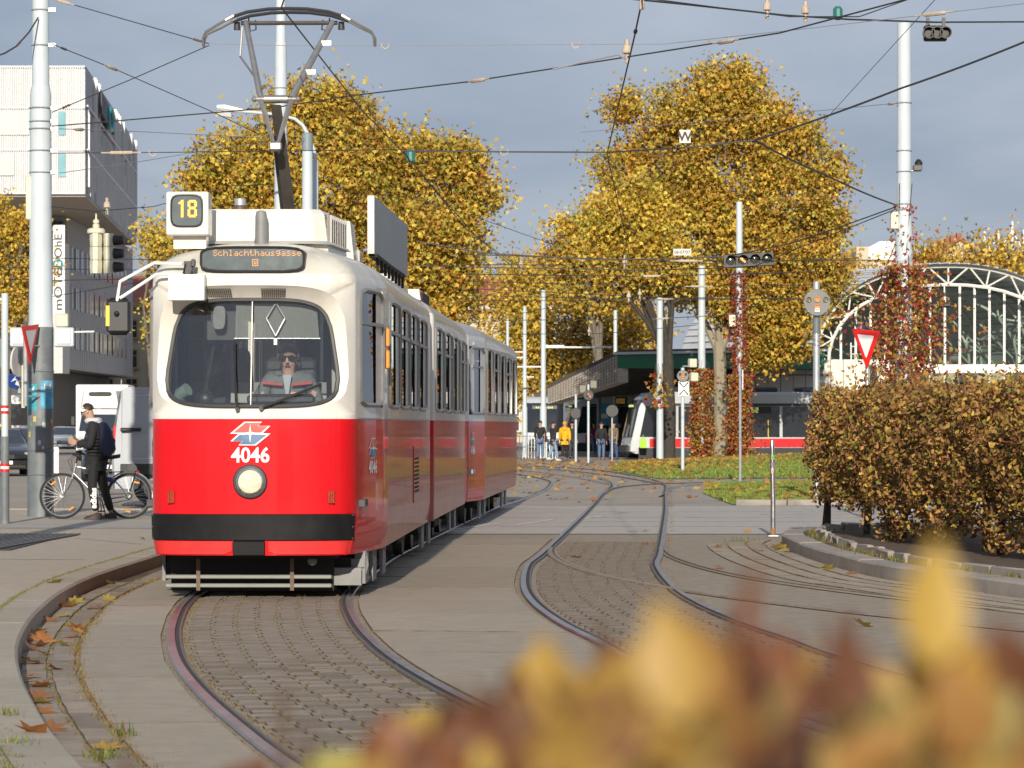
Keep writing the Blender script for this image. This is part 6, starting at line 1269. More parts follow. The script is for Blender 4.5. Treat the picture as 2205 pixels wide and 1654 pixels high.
# ================================================================== low-floor trams at the station
M('ulf_grey', (.46, .48, .50), .4, .0, .06, .8, coat=.4); M('ulf_red', (.62, .015, .02), .35, 0, .05, coat=.4); M('ulf_dark', (.03, .03, .034), .5, 0, .1); M('ulf_win', (.02, .024, .03), .08, 0, .2, .6, spec=.8); M('yellow_pole', (.7, .55, .03), .5)
def lowfloor(label, loc, rz, L, route=None, dispc='led_green'):
    """nose towards -y, length L; sides at x = +-1.2"""
    r = thing('low_floor_tram', label, 'tram', loc, rz)
    prof = [(.0, .42), (.02, .75), (.10, 1.1), (.45, 2.6), (.75, 3.05), (1.15, 3.25), (1.6, 3.3), (L, 3.3), (L, .3), (.3, .3)]
    def ring(x, k): return [Vector((x, y + (k if i < 5 else 0), z - (.12 * (k > .1) if z > 3 else 0))) for i, (y, z) in enumerate(prof)]
    m = MB(); m.loft([ring(-1.2, .28), ring(-1.12, .06), ring(-.5, 0), ring(.5, 0), ring(1.12, .06), ring(1.2, .28)]); m.build('body', MC['ulf_grey'], r, smooth=30)
    m = MB(); m.loft([[Vector((x, y + k - .03, z)) for y, z in ((.085, 1.12), (.40, 2.45), (.60, 2.9))] for x, k in ((-1.14, .09), (-1.05, .05), (-.5, 0), (.5, 0), (1.05, .05), (1.14, .09))], False, False); m.build('windscreen', MC['ulf_win'], r)
    m = MB(); m.box((0, .42, 2.62), (1.5, .1, .22), rot=Matrix.Rotation(-.25, 3, 'X')); d_ = m.build('display', MC['black'], r)
    m = MB()
    for k in range(9): m.box((-.5 + k * .12, .34, 2.62), (.07, .02, .1))
    m.build('lettering', M('led_green', (.5, .62, .2), .5, emit=.5, var=0), d_, smooth=0)
    for s_ in (-1, 1):
        MB().box((s_ * .8, .06, .72), (.2, .1, .14), bev=.03).build('headlight', MC['headlamp'], r)
        m = MB(); m.loft([[Vector((s_ * 1.204, y, z)) for y, z in ((.52, 1.12), (2.3, 1.12), (2.3, 2.6), (.82, 2.6))], [Vector((s_ * 1.235, y, z)) for y, z in ((.52, 1.12), (2.3, 1.12), (2.3, 2.6), (.82, 2.6))]]); m.build('window', MC['ulf_win'], r, smooth=0)
        for y0 in np.arange(2.4, L - .8, 2.6):
            w_ = MB().box((s_ * 1.205, y0 + 1.25, 1.85), (.03, 2.45, 1.5)).build('window', MC['ulf_win'], r, smooth=0)
        MB().box((s_ * 1.21, L / 2 + .4, .82), (.03, L - 1.2, .42)).build('red_band', MC['ulf_red'], r, smooth=0); MB().box((s_ * 1.2, L / 2 + .2, .33), (.05, L - .5, .5)).build('skirt', MC['ulf_dark'], r, smooth=0)
        MB().box((s_ * 1.205, L / 2 + .4, 2.68), (.025, L - 1.4, .12)).build('window_band', MC['ulf_dark'], r, smooth=0)
    MB().box((0, .12, .5), (1.8, .5, .44), bev=.1).build('bumper', MC['ulf_dark'], r)
    for y0 in np.arange(3, L - 2, 3.4): MB().box((0, y0, 3.42), (1.5, 2.2, .24), bev=.06).build('roof_unit', MC['ulf_dark'], r)
    if route:
        s_ = route; m = MB().box((s_ * 1.225, 6.1, 2.42), (.03, 1.9, .34)); d2 = m.build('side_display', MC['black'], r, smooth=0); m = MB(); led_on(m, '52', -.2, .12, .05, lambda x, z: Vector((s_ * 1.245, 6.25 + x * s_, 2.42 + z)), 1, .48); m.build('lettering', MC['led_green'], d2, smooth=0)
        for y0 in (5.3, 5.75, 6.9): MB().cyl((s_ * 1.235, y0, 1.0), (s_ * 1.235, y0, 2.0), .025, n=5).build('grab_pole', MC['yellow_pole'], r)
    return r
p = W(1345, 914, 153); lowfloor('grey and red low-floor tram, route 52, nose towards the left', (p.x, 153.5, 0), R(-80), 24, route=1).scale = (.93, .93, .93)
p = W(1172, 914, 205); lowfloor('grey low-floor tram facing the camera beyond the two pale poles', (p.x, 205, 0), R(-4), 20)
p = W(1215, 914, 190); lowfloor('low-floor tram passing behind the waiting people', (p.x, 190, 0), R(-82), 14)
rail_f = thing('pipe_fence', 'low grey railing beside the poles at the station entrance', 'fence', (0, 0, 0))
for k in range(14): q = W(1112 + k * 6.5, 914, 158); MB().cyl((q.x, 158, 0), (q.x, 158, 1.05), .025, n=5).build('post', MC['galv'], rail_f)
for z in (1.05, .55): a, b = W(1112, 914, 158), W(1197, 914, 158); MB().cyl((a.x, 158, z), (b.x, 158, z), .022, n=5).build('rail', MC['galv'], rail_f)
ad_ = thing('advert_poster', 'light blue advertising poster behind the waiting people', 'poster', W(1301, 892, 186)); MB().box((0, 0, 0), (22 * 186 / FPX, .1, 48 * 186 / FPX)).build('panel', M('adblue', (.06, .36, .55), .5), ad_, smooth=0); MB().box((0, -.06, -.1), (.4, .02, .25)).build('white_figure', MC['white'], ad_, smooth=0)

# ---- people at the station
def ped(x, ybase, label, rz, H, pose, top, bottom, shoe, hair, **kw):
    Y = CAMZ * FPX / (ybase - HOR); p = G(x, ybase, .01); return person(label, p, rz, H, pose, top, bottom, shoe, hair, **kw)
blk, jean, ljean = (.015, .015, .018), (.10, .16, .28), (.22, .32, .46)
ped(1163, 991, 'person in long black coat and blue jeans walking away with a shoulder bag', R(170), 1.76, WALK, blk, (.13, .20, .33), (.12, .07, .04), (.02, .015, .012), coat=.11)
ped(1191, 993, 'person in black puffer jacket, light jeans and white trainers', R(120), 1.72, WALK, (.02, .02, .024), ljean, (.6, .6, .6), (.02, .015, .012), puffy=1.1)
ped(1216, 993, 'person in bright yellow hooded jacket and black trousers', R(175), 1.72, WALK, (.78, .40, .012), (.02, .02, .025), (.05, .05, .05), (.65, .35, .02), hood=(.78, .40, .012), puffy=1.15)
ped(1232, 988, 'person in dark jacket walking beside the yellow jacket', R(20), 1.72, STAND, (.03, .03, .035), (.05, .05, .06), (.03, .03, .03), (.03, .02, .015))
ped(1279, 981, 'person in dark red jacket and blue jeans', R(30), 1.70, WALK, (.22, .025, .04), jean, (.2, .09, .04), (.05, .03, .02))
ped(1295, 991, 'person in black parka with brown boots, beside the red jacket', R(165), 1.70, STAND, blk, jean, (.22, .11, .05), (.02, .015, .012), coat=.1, puffy=1.1)
ped(1321, 991, 'person in khaki coat and jeans carrying a lime green bag', R(150), 1.72, WALK, (.16, .12, .07), (.05, .10, .22), (.03, .05, .15), (.02, .015, .01), coat=.05)
ped(1334, 984, 'person in dark jacket behind the khaki coat', R(10), 1.74, STAND, (.04, .04, .045), jean, (.25, .13, .07), (.02, .015, .01))
ped(1353, 978, 'grey-haired person standing beside the route 52 tram nose', R(-60), 1.70, STAND, (.05, .045, .05), (.04, .04, .05), (.02, .02, .02), (.35, .33, .31))
q = G(1326, 975, 0); b = thing('shopping_bag', 'lime green bag held by the person in khaki', 'bag', (q.x, G(1321, 991).y - .12, .55)); MB().loft([[Vector((x * k, y * .08, z)) for x, y in ((-1, -1), (1, -1), (1, 1), (-1, 1))] for z, k in ((0, .14), (.3, .17), (.42, .1))]).build('sack', M('lime', (.35, .62, .03), .6), b); MB().tube([(-.06, 0, .42), (0, 0, .6), (.06, 0, .42)], .012, 5).build('handle', MC['lime'], b)
q = G(1166, 991); b = thing('shoulder_bag', 'black shoulder bag of the person in the long black coat', 'bag', (q.x + .14, q.y - .19, .82)); MB().box((0, 0, .12), (.26, .1, .26), bev=.03).build('pouch', MC['blackplastic'], b); MB().tube([(0, 0, .24), (-.12, .02, .5), (-.25, .1, .64)], .014, 5).build('strap', MC['blackplastic'], b)
# ================================================================== masts, poles, signs, signals
def rings(m, prof, n=16): m.lathe(prof, (0, 0, 0), n); return m
def at_px(x, y, Y, o): return W(x, y, Y) - Vector(o.location)
lm = thing('traction_mast', 'thick pale blue mast with dark grey foot and posters at left', 'mast', (-7.48, 53.8, .14))
rings(MB(), [(.21, 0), (.205, 3.0)], 24).build('foot', MC['mast_dark'], lm); rings(MB(), [(.203, 3.002), (.19, 3.1), (.175, 5.0), (.165, 6.6), (.168, 6.66), (.155, 6.78), (.135, 6.86), (.128, 10)], 24).build('shaft', MC['mast'], lm)
for y in (970, 1022, 800): z = CAMZ - .14 + (HOR - y) / FPX * 53.8; MB().torus((0, 0, z), (0, 0, 1), .207, .012, 28, 5).build('band', MC['mast_dark'], lm)
for y in (22, 98, 233, 262, 278, 325, 372): z = CAMZ - .14 + (HOR - y) / FPX * 53.8; rr = .14 if z > 6.8 else .178; o = MB().torus((0, 0, z), (0, 0, 1), rr, .012, 24, 5).build('clamp', MC['galv'], lm); MB().box((rr + .05, -.05, z), (.12, .05, .06)).build('bolt', MC['galv'], o)
def curved(z0, z1, a0, a1, r, mat, name, parent, n=8):
    m = MB(); P = []
    for k in range(n + 1): a = R(a0 + (a1 - a0) * k / n); P += [Vector((r * math.sin(a), -r * math.cos(a), z0)), Vector((r * math.sin(a), -r * math.cos(a), z1))]
    m.add(P, [(2 * k, 2 * k + 2, 2 * k + 3, 2 * k + 1) for k in range(n)]); return m.build(name, mat, parent, smooth=60)
def zpx(y, Y, base=0.0): return CAMZ + (HOR - y) / FPX * Y - base
po = M('poster_teal', (.05, .32, .40), .6, 0, .5, 9, dirt=.6, dcol=(.03, .16, .10), dscale=12); po2 = M('poster_blue', (.08, .36, .55), .6, 0, .4, 7, dirt=.6, dcol=(.45, .55, .55), dscale=10)
q1 = curved(zpx(885, 53.8, .14), zpx(827, 53.8, .14), -72, -8, .209, po, 'poster', lm); q2 = curved(zpx(880, 53.8, .14), zpx(820, 53.8, .14), 8, 75, .209, po2, 'poster', lm)
for q_, a0, zc_2 in ((q1, -38, zpx(838, 53.8, .14)), (q2, 40, zpx(832, 53.8, .14))):
    m = MB(); text_on(m, 'Nulu' if False else 'hul', .11, lambda x, y: Vector(((.2125) * math.sin(R(a0) + x / .21), -.2125 * math.cos(R(a0) + x / .21), zc_2 + y)), .004); m.build('print', MC['white'], q_, smooth=0)
rs = random.Random(5)
for k in range(11):
    a = rs.uniform(-60, 60); z = rs.uniform(1.0, 1.55); s_ = rs.uniform(.03, .06); curved(z, z + s_ * 1.6, a, a + s_ / .21 * 57, .2085, M('sticker%d' % (k % 4), [(.5, .5, .48), (.42, .12, .1), (.5, .4, .1), (.15, .3, .2)][k % 4], .6, 0, .5, 40), 'sticker', lm, 3)
for x, sx in ((44, -1), (139, 1)):
    p = at_px(x, 726.5, 53.8, lm); o = MB().box((p.x, 0, p.z), (.31, .18, .31), bev=.02).build('junction_box', MC['mast'], lm); MB().box((p.x, -.095, p.z), (.22, .02, .22), bev=.005).build('door', MC['mast'], o)
p = at_px(66, 427, 53.8, lm); MB().box((p.x, 0, p.z), (.13, .2, .70), bev=.02).build('signal_back', MC['cream'], lm)
p = at_px(133, 690, 53.8, lm); MB().box((p.x, .1, p.z), (.2, .2, .23), bev=.03).build('signal_back', MC['cream'], lm); MB().cyl((.3, 0, zpx(716, 53.8, .14)), (.85, 0, zpx(714, 53.8, .14)), .015, n=6).build('bracket', MC['white'], lm)
ys = thing('yield_sign', 'give-way triangle seen nearly edge-on against the left mast', 'traffic sign', (W(66, 0, 53.2).x, 53.2, .14))
m = MB(); T_ = [Vector((x, 0, z)) for x, z in ((-.30, 2.99), (.30, 3.04), (.0, 2.4))]; ro = Matrix.Rotation(R(72), 3, 'Z'); m.prism([ro @ p for p in T_], ro @ Vector((0, .02, 0))); m.build('plate', MC['red'], ys, smooth=0)
m = MB(); c_ = sum(T_, Vector()) / 3; m.poly([ro @ (c_ + (p - c_) * .62 + Vector((0, -.006, 0))) for p in T_]); m.build('field', MC['panel_grey'], ys, smooth=0); MB().cyl((-.09, .06, 1.75), (-.09, .06, 3.0), .035, n=10).build('post', MC['galv'], ys); MB().cyl((-.09, .06, 2.7), (.16, .55, 2.7), .018, n=5).build('bracket', MC['galv'], ys); MB().cyl((-.09, .06, 1.9), (.16, .55, 1.9), .018, n=5).build('bracket', MC['galv'], ys)
bs = thing('arrow_sign', 'round blue sign with a white bent arrow on a stub post', 'traffic sign', (W(33, 0, 55).x, 55, .14)); zz = zpx(820, 55, .14); ro = Matrix.Rotation(R(38), 3, 'Z')
m = MB(); m.loft([[ro @ Vector((.16 * math.cos(2 * math.pi * k / 24), y, .13 * math.sin(2 * math.pi * k / 24))) + Vector((0, 0, zz)) for k in range(24)] for y in (0, -.02)]); m.build('disc', M('signblue', (.02, .06, .28), .4), bs); m = MB(); m.poly([ro @ Vector((x, -.024, z)) + Vector((0, 0, zz)) for x, z in ((-.10, -.02), (.02, .02), (-.02, -.06), (.10, -.10), (.06, -.02), (-.02, .04), (.02, .10))]); m.build('arrow', MC['white'], bs, smooth=0); MB().cyl((.06, .05, zz - .2), (.06, .05, zz + .15), .03, n=8).build('post', MC['galv'], bs); MB().cyl((.06, .05, zz), (.42, -.9, zz), .02, n=6).build('bracket', MC['galv'], bs)
bs = thing('round_sign', 'round traffic sign seen edge-on on a post behind the left mast', 'traffic sign', (W(41, 0, 54.5).x, 54.5, .14)); zz = zpx(778, 54.5, .14); ro = Matrix.Rotation(R(74), 3, 'Z'); m = MB(); m.loft([[ro @ Vector((.28 * math.cos(2 * math.pi * k / 24), y, .25 * math.sin(2 * math.pi * k / 24))) + Vector((0, 0, zz)) for k in range(24)] for y in (0, .03)]); m.build('disc', MC['panel_grey'], bs); MB().cyl((.06, .05, zz - .75), (.06, .05, zz + .2), .03, n=8).build('post', MC['cream'], bs); MB().cyl((.06, .05, zz), (.4, -.5, zz), .02, n=6).build('bracket', MC['galv'], bs)
sg2 = thing('pedestrian_signal', 'black pedestrian signal with round lamps low beside the left mast', 'traffic light', (W(46, 0, 55.5).x, 55.5, .14)); MB().box((0, 0, zpx(810, 55.5, .14)), (.16, .2, .5), bev=.04).build('housing', MC['blackplastic'], sg2); MB().cyl((0, .05, 1.9), (.35, -1.4, 1.9), .03, n=8).build('bracket', MC['cream'], sg2)
tp = thing('sign_post', 'thin grey post with red and white bands at the left edge', 'pole', (-7.45, 49.8, .14)); MB().cyl((0, 0, 0), (0, 0, zpx(940, 49.8, .14)), .065, n=14).build('lower_tube', MC['mast_dark'], tp); MB().cyl((0, 0, zpx(940, 49.8, .14)), (0, 0, zpx(632, 49.8, .14)), .052, n=14).build('upper_tube', MC['mast'], tp)
for y, mt in ((876, 'red'), (882, 'white'), (888, 'red'), (1001, 'red'), (1007, 'white'), (1013, 'red')): z = zpx(y + 3, 49.8, .14); MB().cyl((0, 0, z), (0, 0, z + .041), .069 if y > 940 else .056, n=14).build('band', MC[mt], tp)
MB().cyl((0, 0, zpx(645, 49.8, .14)), (-.5, 0, zpx(645, 49.8, .14)), .02, n=6).build('arm', MC['white'], tp); MB().box((-.12, .06, zpx(760, 49.8, .14)), (.16, .02, .42)).build('sign_back', MC['mast_dark'], tp)
wb = thing('delineator', 'low white traffic delineator panel right of the left mast', 'bollard', G(120, 1024, .01)); MB().box((0, 0, .45), (.2, .1, .88), bev=.03).build('panel', MC['white'], wb); MB().box((0, 0, .03), (.3, .25, .08), bev=.02).build('base', MC['rubber'], wb)
om = thing('traction_mast', 'pale mast outside the left edge whose shadow crosses the pavement', 'mast', (-6.62, 36.5, .14)); rings(MB(), [(.19, 0), (.17, 6.4), (.13, 6.6), (.12, 10)], 16).build('shaft', MC['mast'], om); MB().box((0, 0, 8.0), (.5, .2, .3)).build('box', MC['cream'], om)

cm = thing('traction_mast', 'tall pale mast rising behind the tram pantograph', 'mast', (-4.91, 72, .0)); rings(MB(), [(.17, 0), (.15, 4), (.127, 9.6), (.128, 9.66), (.108, 9.76), (.10, 12.5)], 18).build('shaft', MC['mast'], cm)
for y in (190, 258, 290, 330): MB().torus((0, 0, zpx(y, 72)), (0, 0, 1), .135, .012, 18, 5).build('clamp', MC['galv'], cm)
lp = thing('street_lamp', 'pale lamp post with curved arm and white lamp head behind the tram', 'street lamp', (W(662, 0, 68).x, 68, 0)); zt = zpx(288, 68)
rings(MB(), [(.13, 0), (.105, zt - .35)], 16).build('post', MC['mast'], lp); rings(MB(), [(.112, zt - .349), (.11, zt), (.06, zt + .02)], 16).build('collar', M('mast_mid', (.20, .25, .28), .5), lp)
pts = [at_px(x, y, 68, lp) for x, y in ((662, 288), (652, 270), (635, 256), (600, 247), (560, 243), (520, 240))]; MB().tube(pts, [.04, .036, .034, .03, .03, .03], 8).build('arm', MC['mast'], lp)
a = at_px(524, 240, 68, lp); b = at_px(468, 233, 68, lp); m = MB(); m.loft([[p + Vector((0, y * w_, z * h_)) for y, z in ((-1, 0), (-.7, .8), (.7, .8), (1, 0), (.6, -.5), (-.6, -.5))] for p, w_, h_ in ((a, .05, .05), (a.lerp(b, .35), .10, .08), (a.lerp(b, .7), .15, .10), (b, .12, .07))]); lh = m.build('lamp_head', MC['white'], lp); m = MB(); m.loft([[p + Vector((0, y * w_, -.06 + z)) for y, z in ((-1, 0), (1, 0), (.7, -.09), (-.7, -.09))] for p, w_ in ((a.lerp(b, .45), .09), (b.lerp(a, .03), .1))]); m.build('diffuser', MC['panel_grey'], lh)
lp2 = thing('pole', 'slim pale pole touching the right side of the lamp post', 'pole', (W(679, 0, 69).x, 69, 0)); zt = zpx(345, 69); rings(MB(), [(.075, 0), (.062, zt)], 12).build('post', MC['mast'], lp2); MB().tube([(0, 0, zt), (-.02, 0, zt + .2), (-.12, 0, zt + .45)], .03, 8).build('bend', MC['mast'], lp2)

rm = thing('traction_mast', 'tall pale mast wrapped in red creeper at right', 'mast', (7.17, 62, 0)); rings(MB(), [(.165, 0), (.16, 5.0), (.135, 5.4), (.13, 5.5), (.125, zpx(50, 62))], 22).build('shaft', MC['mast'], rm)
for y in (222, 325, 370, 440, 452): MB().torus((0, 0, zpx(y, 62)), (0, 0, 1), .135, .012, 20, 5).build('clamp', MC['galv'], rm)
p = at_px(1925, 475, 62, rm); MB().box((p.x, -.05, p.z), (.14, .12, .32), bev=.015).build('junction_box', MC['cream'], rm)
p = at_px(1978, 362, 62, rm); o = MB().box((p.x - .02, 0, p.z), (.16, .16, .12), bev=.02).build('camera', M('cam_brown', (.10, .09, .08), .5), rm); MB().lathe([(.07, .06), (.075, .1), (.03, .16)], (p.x, 0, p.z), 10).build('dome', MC['black'], o); MB().cyl((.1, 0, p.z - .05), (p.x, 0, p.z - .05), .015).build('bracket', MC['galv'], o)
creeper(rm, .6, 4.5, 1.15, 6500, (1.6, 3, 4.6, 3, 2, 1.6), .085); creeper(rm, 4.5, 5.6, .3, 160, (5, 4, 2, 3, .3, .2), .08, nst=4)
cp = thing('creeper_pole', 'pale pole overgrown with red creeper before the tall plane tree', 'pole', (W(1592, 0, 138).x, 138, .2)); rings(MB(), [(.16, -.2), (.13, zpx(435, 138, .2))], 14).build('shaft', MC['mast'], cp); creeper(cp, 0, 3.4, .95, 4200, (.8, 2, 4, 3, 1.2, 1), .13); creeper(cp, 3.0, 7.6, .62, 1500, (4, 3, 2.4, 3, .4, .4), .13); MB().box((-.3, -.1, zpx(690, 138, .2)), (.25, .2, .5)).build('nest_box', MC['cream'], cp)
cp2 = thing('creeper_pole', 'grey pole wrapped low in yellow and red creeper left of the pale trunk', 'pole', (W(1511, 0, 141).x, 141, .2)); rings(MB(), [(.17, -.2), (.14, 8)], 14).build('shaft', MC['mast'], cp2); creeper(cp2, 0, 3.7, .85, 4200, (1.2, 2.4, 4, 2, 2.4, 3), .13)
cp3 = thing('pole', 'plain grey pole in shade left of the forked tree trunk', 'pole', (W(1421, 0, 139).x, 139, .1)); rings(MB(), [(.15, -.1), (.12, zpx(640, 139, .1))], 14).build('shaft', MC['mast'], cp3)
creeper(cp3, 2.2, 3.6, .7, 130, (.5, 1, 3, 2, 3, 3), .22)
for k, (x, Y, r0, yt, lab) in enumerate(((1130, 165, .1, 660, 'left one of the two pale poles at the station entrance'), (1170, 162, .125, 625, 'right, taller one of the two pale poles at the station entrance'), (1325, 186, .11, 668, 'pale pole sticking up behind the canopy corner'), (1093, 192, .09, 687, 'short pale pole top right above the trailer roof'))):
    o = thing('pole', lab, 'pole', (W(x, 0, Y).x, Y, 0)); rings(MB(), [(r0 * 1.35, 0), (r0 * 1.3, 2.4), (r0, 2.5), (r0 * .9, zpx(yt, Y))], 12).build('shaft', MC['mast'], o)
    if k == 1:
        for ya, xb in ((748, 1318), (745, 1215), (790, 1100)): a, b = at_px(x, ya, Y, o), at_px(xb, ya, Y, o); MB().cyl(a, b, .045, n=6).build('bracket_arm', MC['whitepaint'], o)
    if k == 0:
        for ya, xb in ((770, 1105), (812, 1150), (758, 1108)): a, b = at_px(x, ya, Y, o), at_px(xb, ya, Y, o); MB().cyl(a, b, .035, n=6).build('bracket_arm', MC['whitepaint'], o)

# round tram signals
def disc_signal(label, loc, ph, zc, r, lens, pole_r=.04, back='galv', front_y=-1, name='tram_signal', cat='tram signal', top=None, polemat='galv'):
    o = thing(name, label, cat, loc); MB().cyl((0, .0, 0), (0, .0, ph), pole_r, n=12).build('post', MC[polemat], o)
    m = MB(); n = 32; m.loft([[Vector((rr * math.cos(2 * math.pi * k / n), y, zc + rr * math.sin(2 * math.pi * k / n))) for k in range(n)] for rr, y in ((r * .96, -pole_r), (r, -pole_r - .02), (r, -pole_r - .08), (r * .93, -pole_r - .10))]); d_ = m.build('disc', MC[back], o)
    for (x, z, mt) in lens:
        l_ = MB(); l_.loft([[Vector((x * r + rr * math.cos(2 * math.pi * k / 14), y, zc + z * r + rr * math.sin(2 * math.pi * k / 14))) for k in range(14)] for rr, y in ((r * .19, -pole_r - .10), (r * .2, -pole_r - .14), (r * .17, -pole_r - .14), (r * .15, -pole_r - .105))]); l_.build('lens', MC[mt], d_)
    return o, d_
M('lens_olive', (.16, .14, .06), .2, 0, .1, spec=.7); M('lens_amber', (.62, .24, .04), .25, 0, .1, spec=.7)
M('disc_grey', (.20, .195, .18), .6, 0, .15, 12, dirt=.3)
o, d_ = disc_signal('large round four-lamp tram signal on a steel post behind the hedge', (W(1758, 0, 69).x, 69, 0), zpx(607, 69), zpx(652, 69), .275, ((-.62, .22, 'lens_olive'), (0, .22, 'lens_amber'), (.62, .22, 'lens_olive'), (0, -.35, 'lens_amber')), .07, 'disc_grey')
MB().box((0, -.18, zpx(668, 69)), (.1, .02, .08)).build('plate', MC['white'], d_); m = MB()
for k in range(16): a = 2 * math.pi * k / 16; m.sphere((.26 * math.cos(a), -.175, zpx(652, 69) + .26 * math.sin(a)), .012, 6, 4)
tag(m.build('rivets', MC['galv'], d_), kind='stuff'); MB().cyl((0, 0, zpx(718, 69)), (0, 0, zpx(682, 69)), .078, n=12).build('sleeve', MC['mast_dark'], o)
o, d_ = disc_signal('small round signal with white hourglass sign on a thin pale post', (W(1470, 0, 108).x, 108, .05), zpx(792, 108, .05), zpx(810, 108, .05), .19, ((-.5, .3, 'dark_lens'), (.5, .3, 'dark_lens'), (0, .35, 'lens_amber'), (0, 0, 'lens_amber'), (0, -.35, 'lens_amber')), .055, 'disc_grey', polemat='mast')
zb = zpx(837, 108, .05); sgn = MB().box((.03, -.09, zb), (.34, .02, .46)).build('hourglass_sign', MC['white'], o, smooth=0); m = MB()
for s_ in (-1, 1): m.tube([(.03 - .14, -.105, zb + s_ * .2), (.03, -.105, zb + s_ * .04), (.03 + .14, -.105, zb + s_ * .2)], .02, 4)
m.build('mark', MC['black'], sgn)
for x, y in ((1491, 782), (1494, 812)): p = at_px(x, y, 108, o); MB().box((p.x, 0, p.z), (.24, .2, .28), rot=.3, bev=.02).build('camera_box', MC['cream'], o); MB().cyl((0, 0, p.z - .1), (p.x, 0, p.z - .1), .02, n=5).build('bracket', MC['galv'], o)
disc_signal('thin post with black round sign back, left of the pair', (W(1240, 0, 144).x, 144, 0), zpx(850, 144), zpx(890, 144), .24, (), .05, 'blackplastic', polemat='mast')
o, d_ = disc_signal('thin post with amber-lit signal and camera boxes, right of the pair', (W(1267, 0, 141).x, 141, 0), zpx(828, 141), zpx(851, 141), .22, ((0, .2, 'lens_amber'), (-.3, -.2, 'dark_lens'), (.3, -.2, 'lens_amber')), .05, 'blackplastic', polemat='mast')
for x, y in ((1255, 838), (1278, 828)): p = at_px(x, y, 141, o); MB().box((p.x, .0, p.z), (.26, .25, .32), bev=.02).build('camera_box', M('box_olive', (.22, .21, .15), .6), o)
disc_signal('black round sign back on a post before the canopy posters', (W(1318, 0, 150).x, 150, 0), zpx(880, 150), zpx(885, 150), .28, (), .04, 'blackplastic')
yp = thing('yield_sign', 'red and white give-way triangle standing behind the hedge', 'traffic sign', (W(1868, 0, 57).x, 57, 0)); MB().cyl((0, .03, 0), (0, .03, zpx(742, 57)), .035, n=12).build('post', MC['galv'], yp); ro = Matrix.Rotation(R(-44), 3, 'Z'); u_ = 57 / FPX
T_ = [Vector((-.30, -.03, zpx(707, 57))), Vector((.30, -.03, zpx(714, 57))), Vector((.02, -.03, zpx(795, 57)))]
def rtri(T, k, y, b=.10):
    c = sum(T, Vector()) / 3; P = []
    for i in range(3):
        p = c + (T[i] - c) * k
        for t in (-1, 0, 1):
            q = c + (T[(i + t) % 3] - c) * k; P.append(p.lerp(q, b) if t else p.lerp(c, .035))
    P = [P[j] for j in (0, 1, 2, 3, 4, 5, 6, 7, 8)]; return [ro @ (p + Vector((0, y, 0))) for p in P]
m = MB(); m.loft([rtri(T_, 1, 0), rtri(T_, 1, -.02)]); pl = m.build('plate', M('signred', (.68, .02, .015), .35, 0, .04), yp, smooth=0); m = MB(); c0 = sum(T_, Vector()) / 3; m.poly([p for p in rtri(T_, .60, -.026)]); m.build('field', MC['white'], pl, smooth=0)
ub = thing('utility_box', 'slim grey utility cabinet on a post beside the give-way sign', 'box', (W(1881, 0, 67).x, 67, 0)); MB().box((0, 0, zpx(823, 67)), (.14, .15, .62), bev=.02).build('case', M('utilgrey', (.42, .44, .40), .6), ub); MB().cyl((0, 0, 0), (0, 0, zpx(850, 67)), .05, n=8).build('post', MC['galv'], ub)
sp = thing('sign_post', 'thin post with a sign seen edge-on at the small lawn', 'pole', (*G(1594, 1040, .02).xy, .05)); MB().cyl((0, 0, 0), (0, 0, zpx(790, sp.location.y, .05)), .035, n=8).build('post', MC['galv'], sp); m = MB(); m.box((.05, 0, zpx(818, sp.location.y, .05)), (.02, .55, .55)); m.build('sign_plate', MC['galv'], sp)
for y in (808, 832): MB().cyl((0, 0, zpx(y, sp.location.y, .05)), (.08, 0, zpx(y, sp.location.y, .05)), .02).build('clamp', MC['galv'], sp)
bo = thing('steel_bollard', 'slightly leaning steel bollard with stickers beside the hedge bed', 'bollard', (3.70, 48.05, .01)); m = MB(); m.tube([(0, 0, -.02), (.0, 0, .5), (-.012, 0, 1.25), (-.014, 0, 1.33), (-.014, 0, 1.365), (-.014, 0, 1.375)], [.036, .035, .035, .033, .022, .004], 16); m.build('tube', M('bollard_steel', (.52, .52, .51), .3, .9, .2, 6, dirt=.35, dcol=(.2, .12, .07), dscale=5), bo)
for z, c in ((1.09, (.18, .42, .1)), (.99, (.25, .15, .3)), (.9, (.5, .4, .38))): curved(z, z + .07, -35, 45, .0365, M('bsticker%.2f' % z, c, .5, 0, .6, 60), 'sticker', bo, 4).location = (-.01, 0, 0)
m = MB(); m.box((0, 0, .012), (.14, .12, .016)); m.build('foot_plate', MC['galv'], bo); curved(.0, .12, -180, 180, .0372, M('rust', (.28, .15, .07), .9, 0, .5, 30), 'rust_ring', bo, 14)

